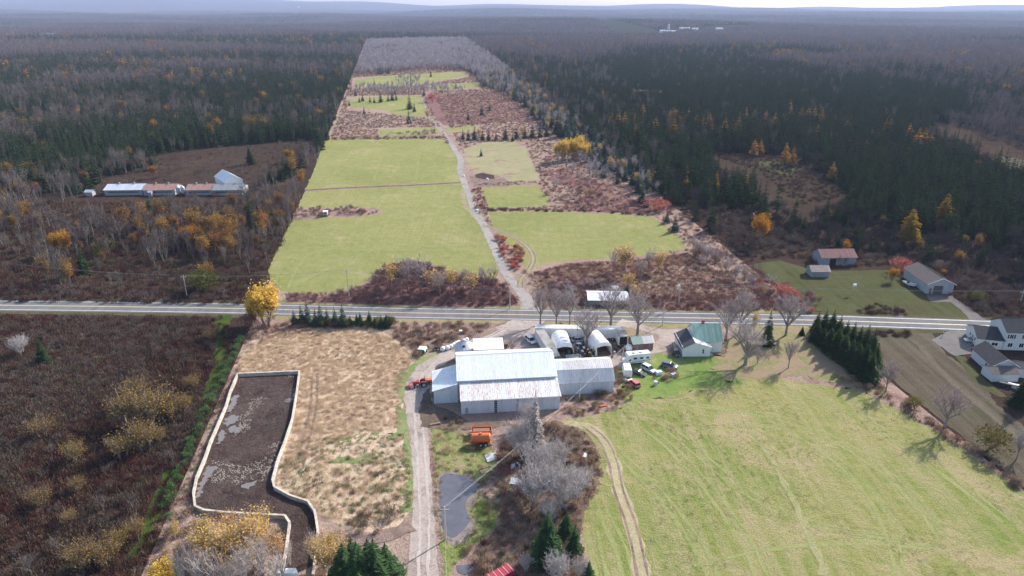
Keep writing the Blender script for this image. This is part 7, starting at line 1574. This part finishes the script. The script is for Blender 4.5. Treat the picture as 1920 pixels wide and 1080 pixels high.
q = scat([(650, 215), (760, 222), (800, 232), (700, 238), (630, 245), (625, 235)], 1 / 60.); stuff('grey_scrub', q, ['far_pale', 'bush_pale'], smin=.35, smax=.6, label='grey leafless scrub across the upper lot'); q = scat([(668, 164), (780, 160), (860, 166), (885, 172), (800, 176), (660, 180)], 1 / 40.); stuff('grey_scrub', q, ['far_pale'], smin=.5, smax=.8, label='grey leafless belt below the topmost field')
q = scat([(740, 146), (790, 142), (785, 158), (745, 158)], 1 / 50.); stuff('grey_scrub', q, ['far_pale'], smin=.5, smax=.8, label='grey bush clump in the topmost field')
q = scat([(1035, 300), (1110, 300), (1190, 345), (1150, 345), (1060, 330)], 1 / 25.); stuff('grey_scrub', q, ['far_pale', 'bush_pale'], smin=.5, smax=.9, label='pale grey scrub below the bright golden clump'); q = scat([(725, 250), (820, 250), (820, 256), (725, 256)], 1 / 25.); stuff('grey_scrub', q, ['bush_mauve', 'bush_pale'], smin=.8, smax=1.4, label='mauve shrubs in front of the narrow hay strip')
for x, y, h in [(950, 172, 22), (965, 187, 24), (985, 202, 27), (1000, 217, 29), (1012, 225, 30), (1022, 236, 34), (1034, 240, 36), (1046, 250, 42), (1062, 258, 42), (1078, 270, 40), (1096, 287, 38), (1110, 302, 36), (1124, 316, 34), (1146, 322, 34), (1160, 332, 28), (1186, 347, 32), (1196, 362, 32), (1118, 295, 34), (1070, 248, 34), (1135, 310, 30)]:
    T('spruce_light', x, y, h, 'tall blue-green conifer in the belt up the right edge of the lot', name='spruce_tree', group='tall conifers of the right-edge belt', wide=1.2)
for x, y, h, w in [(340, 1075, 66, 1), (375, 1085, 80, 1), (440, 1120, 96, 1), (500, 1085, 84, 1), (545, 1060, 60, .8), (415, 1070, 70, 1)]: T('birch_bare', x, y, h, 'pinkish grey leafless birch in the grove below the lagoon wall', name='birch_tree', group='bare birches of the grove', wide=w)
for x, y, h in [(1145, 240, 34), (1158, 238, 36), (1170, 240, 36), (1190, 238, 32), (1228, 246, 34), (1254, 236, 34), (1262, 252, 36), (1290, 222, 26), (1305, 238, 30), (1328, 240, 34), (1357, 248, 34), (1376, 254, 30), (1396, 222, 26), (1412, 226, 28), (1434, 226, 26), (1450, 240, 34), (1480, 222, 30), (1500, 226, 32), (1512, 230, 36), (1524, 228, 34), (1538, 226, 30), (1530, 256, 26), (1586, 244, 28), (1666, 246, 30), (1700, 262, 36), (1716, 278, 44), (1728, 274, 40), (1740, 276, 34), (1700, 292, 24), (1470, 300, 38), (1484, 304, 36), (1412, 286, 32), (1424, 284, 30), (1558, 330, 34), (1288, 268, 20)]: T('larch', x, y + 8, h, 'broad golden larch rising above the dark pines right of the lot', 'tree', 'larch_tree', 'golden larches rising above the pines', wide=1.25)
# notable gold trees outside the lot
K['gold_big'] = hard_kind('maple', bark, twig_d, 2, 10, lmat=foliage('glowing_orange_leaves', [(.40, .215, .02), (.48, .24, .02), (.36, .16, .02)], .35, .3, .6), spread=.6, levels=3, twigs=100, tw=.02, tl=.85, leaves=3000, leaf=.16, multi=2, up=.8, leaf_low=.1)
K['larch_big'] = lowset('larch', conifer_kind('larch', foliage('yellow_larch_needles', [(.30, .19, .03), (.34, .22, .035)], .3, .3, .6), 2, 12, 3.4, whorls=20, nb=9, spray=5, droop=.05, base=.12, power=.6))
for k, x, y, h, l_, w in [('gold_big', 1425, 460, 62, 'glowing orange-yellow maple at the lot edge near the brown clearing', 1.1), ('gold_big', 1826, 322, 22, 'small yellow tree between the pine blocks at the right', 1), ('larch_big', 1700, 458, 66, 'broad yellow larch behind the red-roofed barn', 1.2), ('larch_big', 1765, 424, 60, 'tall golden larch right of the broad yellow one', 1.0), ('gold_big', 1672, 528, 28, 'small orange tree beside the white garage', 1), ('gold_big', 1768, 518, 14, 'small tan tree behind the garage roof', 1), ('bush_red', 1690, 510, 24, 'deep red bush at the wood edge behind the garage', 1.2), ('bush_red', 1470, 556, 22, 'round rust-red bush at the lot line across the road', 1.5), ('gold_big', 1585, 478, 30, 'tan-orange sapling behind the red-roofed barn', .8),
                          ('gold_big', 410, 250, 30, 'round yellow tree in the far left forest', 1.1), ('gold_big', 232, 234, 22, 'yellow tree in the left forest, upper', 1), ('gold_big', 318, 220, 24, 'yellow-orange tree in the left forest, middle', 1), ('gold_big', 292, 250, 26, 'orange tree in the left forest, lower', 1), ('gold_big', 497, 195, 24, 'pale gold tree in the left forest near the lot', 1.2), ('gold_big', 600, 226, 22, 'yellow tree at the forest edge near the lot', 1), ('gold_big', 150, 225, 22, 'orange pointed tree in the far left forest', .8), ('gold_big', 360, 172, 18, 'yellow tree high in the left forest', 1.2), ('gold_big', 543, 305, 26, 'orange-gold tree over the brown meadow', 1.1), ('gold_mid', 290, 335, 24, 'dull gold thicket tree behind the silver-roofed barn', 1.5), ('gold_big', 130, 480, 52, 'orange birch at the far left across the road', .9), ('gold_big', 360, 470, 50, 'golden poplar in the middle of the bare trees across the road', .9), ('gold_big', 110, 478, 44, 'orange-brown birch left of the orange one', .8), ('bush_olive', 388, 545, 40, 'rounded olive bush near the roadside pole', 1.3), ('bush_olive', 190, 478, 26, 'dark green low bush in the brush across the road', 1.2), ('spruce', 470, 308, 36, 'dark spruce standing in the brown meadow', 1.2), ('spruce', 260, 312, 24, 'dark spruce at the forest edge above the meadow, right', 1.2), ('spruce', 155, 320, 34, 'dark spruce at the forest edge above the meadow', 1.2), ('spruce', 90, 328, 30, 'dark spruce at the forest edge, far left', 1.1), ('bush_olive', 1300, 388, 14, 'rounded olive bush at the wood edge by the lot line', 1.4), ('gold_big', 1850, 165, 14, 'yellow tree above the pine block at far right', 1.2), ('gold_big', 1885, 180, 22, 'gold tree above the pine block near the right edge', 1)]:
    T(k, x, y, h, l_, 'shrub' if 'bush' in k else 'tree', 'bush' if 'bush' in k else ('larch_tree' if 'larch' in k else ('spruce_tree' if k == 'spruce' else 'golden_tree')), wide=w)

# ------------------------------------------------------------------ air
hz_m = bpy.data.materials.new('air'); hz_m.use_nodes = True; nt = hz_m.node_tree; nt.nodes.clear()
pv = nt.nodes.new('ShaderNodeVolumePrincipled'); pv.inputs['Density'].default_value = HAZE_D; pv.inputs['Color'].default_value = (.56, .68, 1.0, 1); pv.inputs['Anisotropy'].default_value = .1
ho = nt.nodes.new('ShaderNodeOutputMaterial'); nt.links.new(pv.outputs[0], ho.inputs['Volume'])
zt = 460; hb_ = MB(); hb_.box(-17500, 17500, -400, 16200, -40, zt); tag(hb_.build('haze', hz_m), 'thin blue autumn haze over the far forest', None, None, 'stuff')
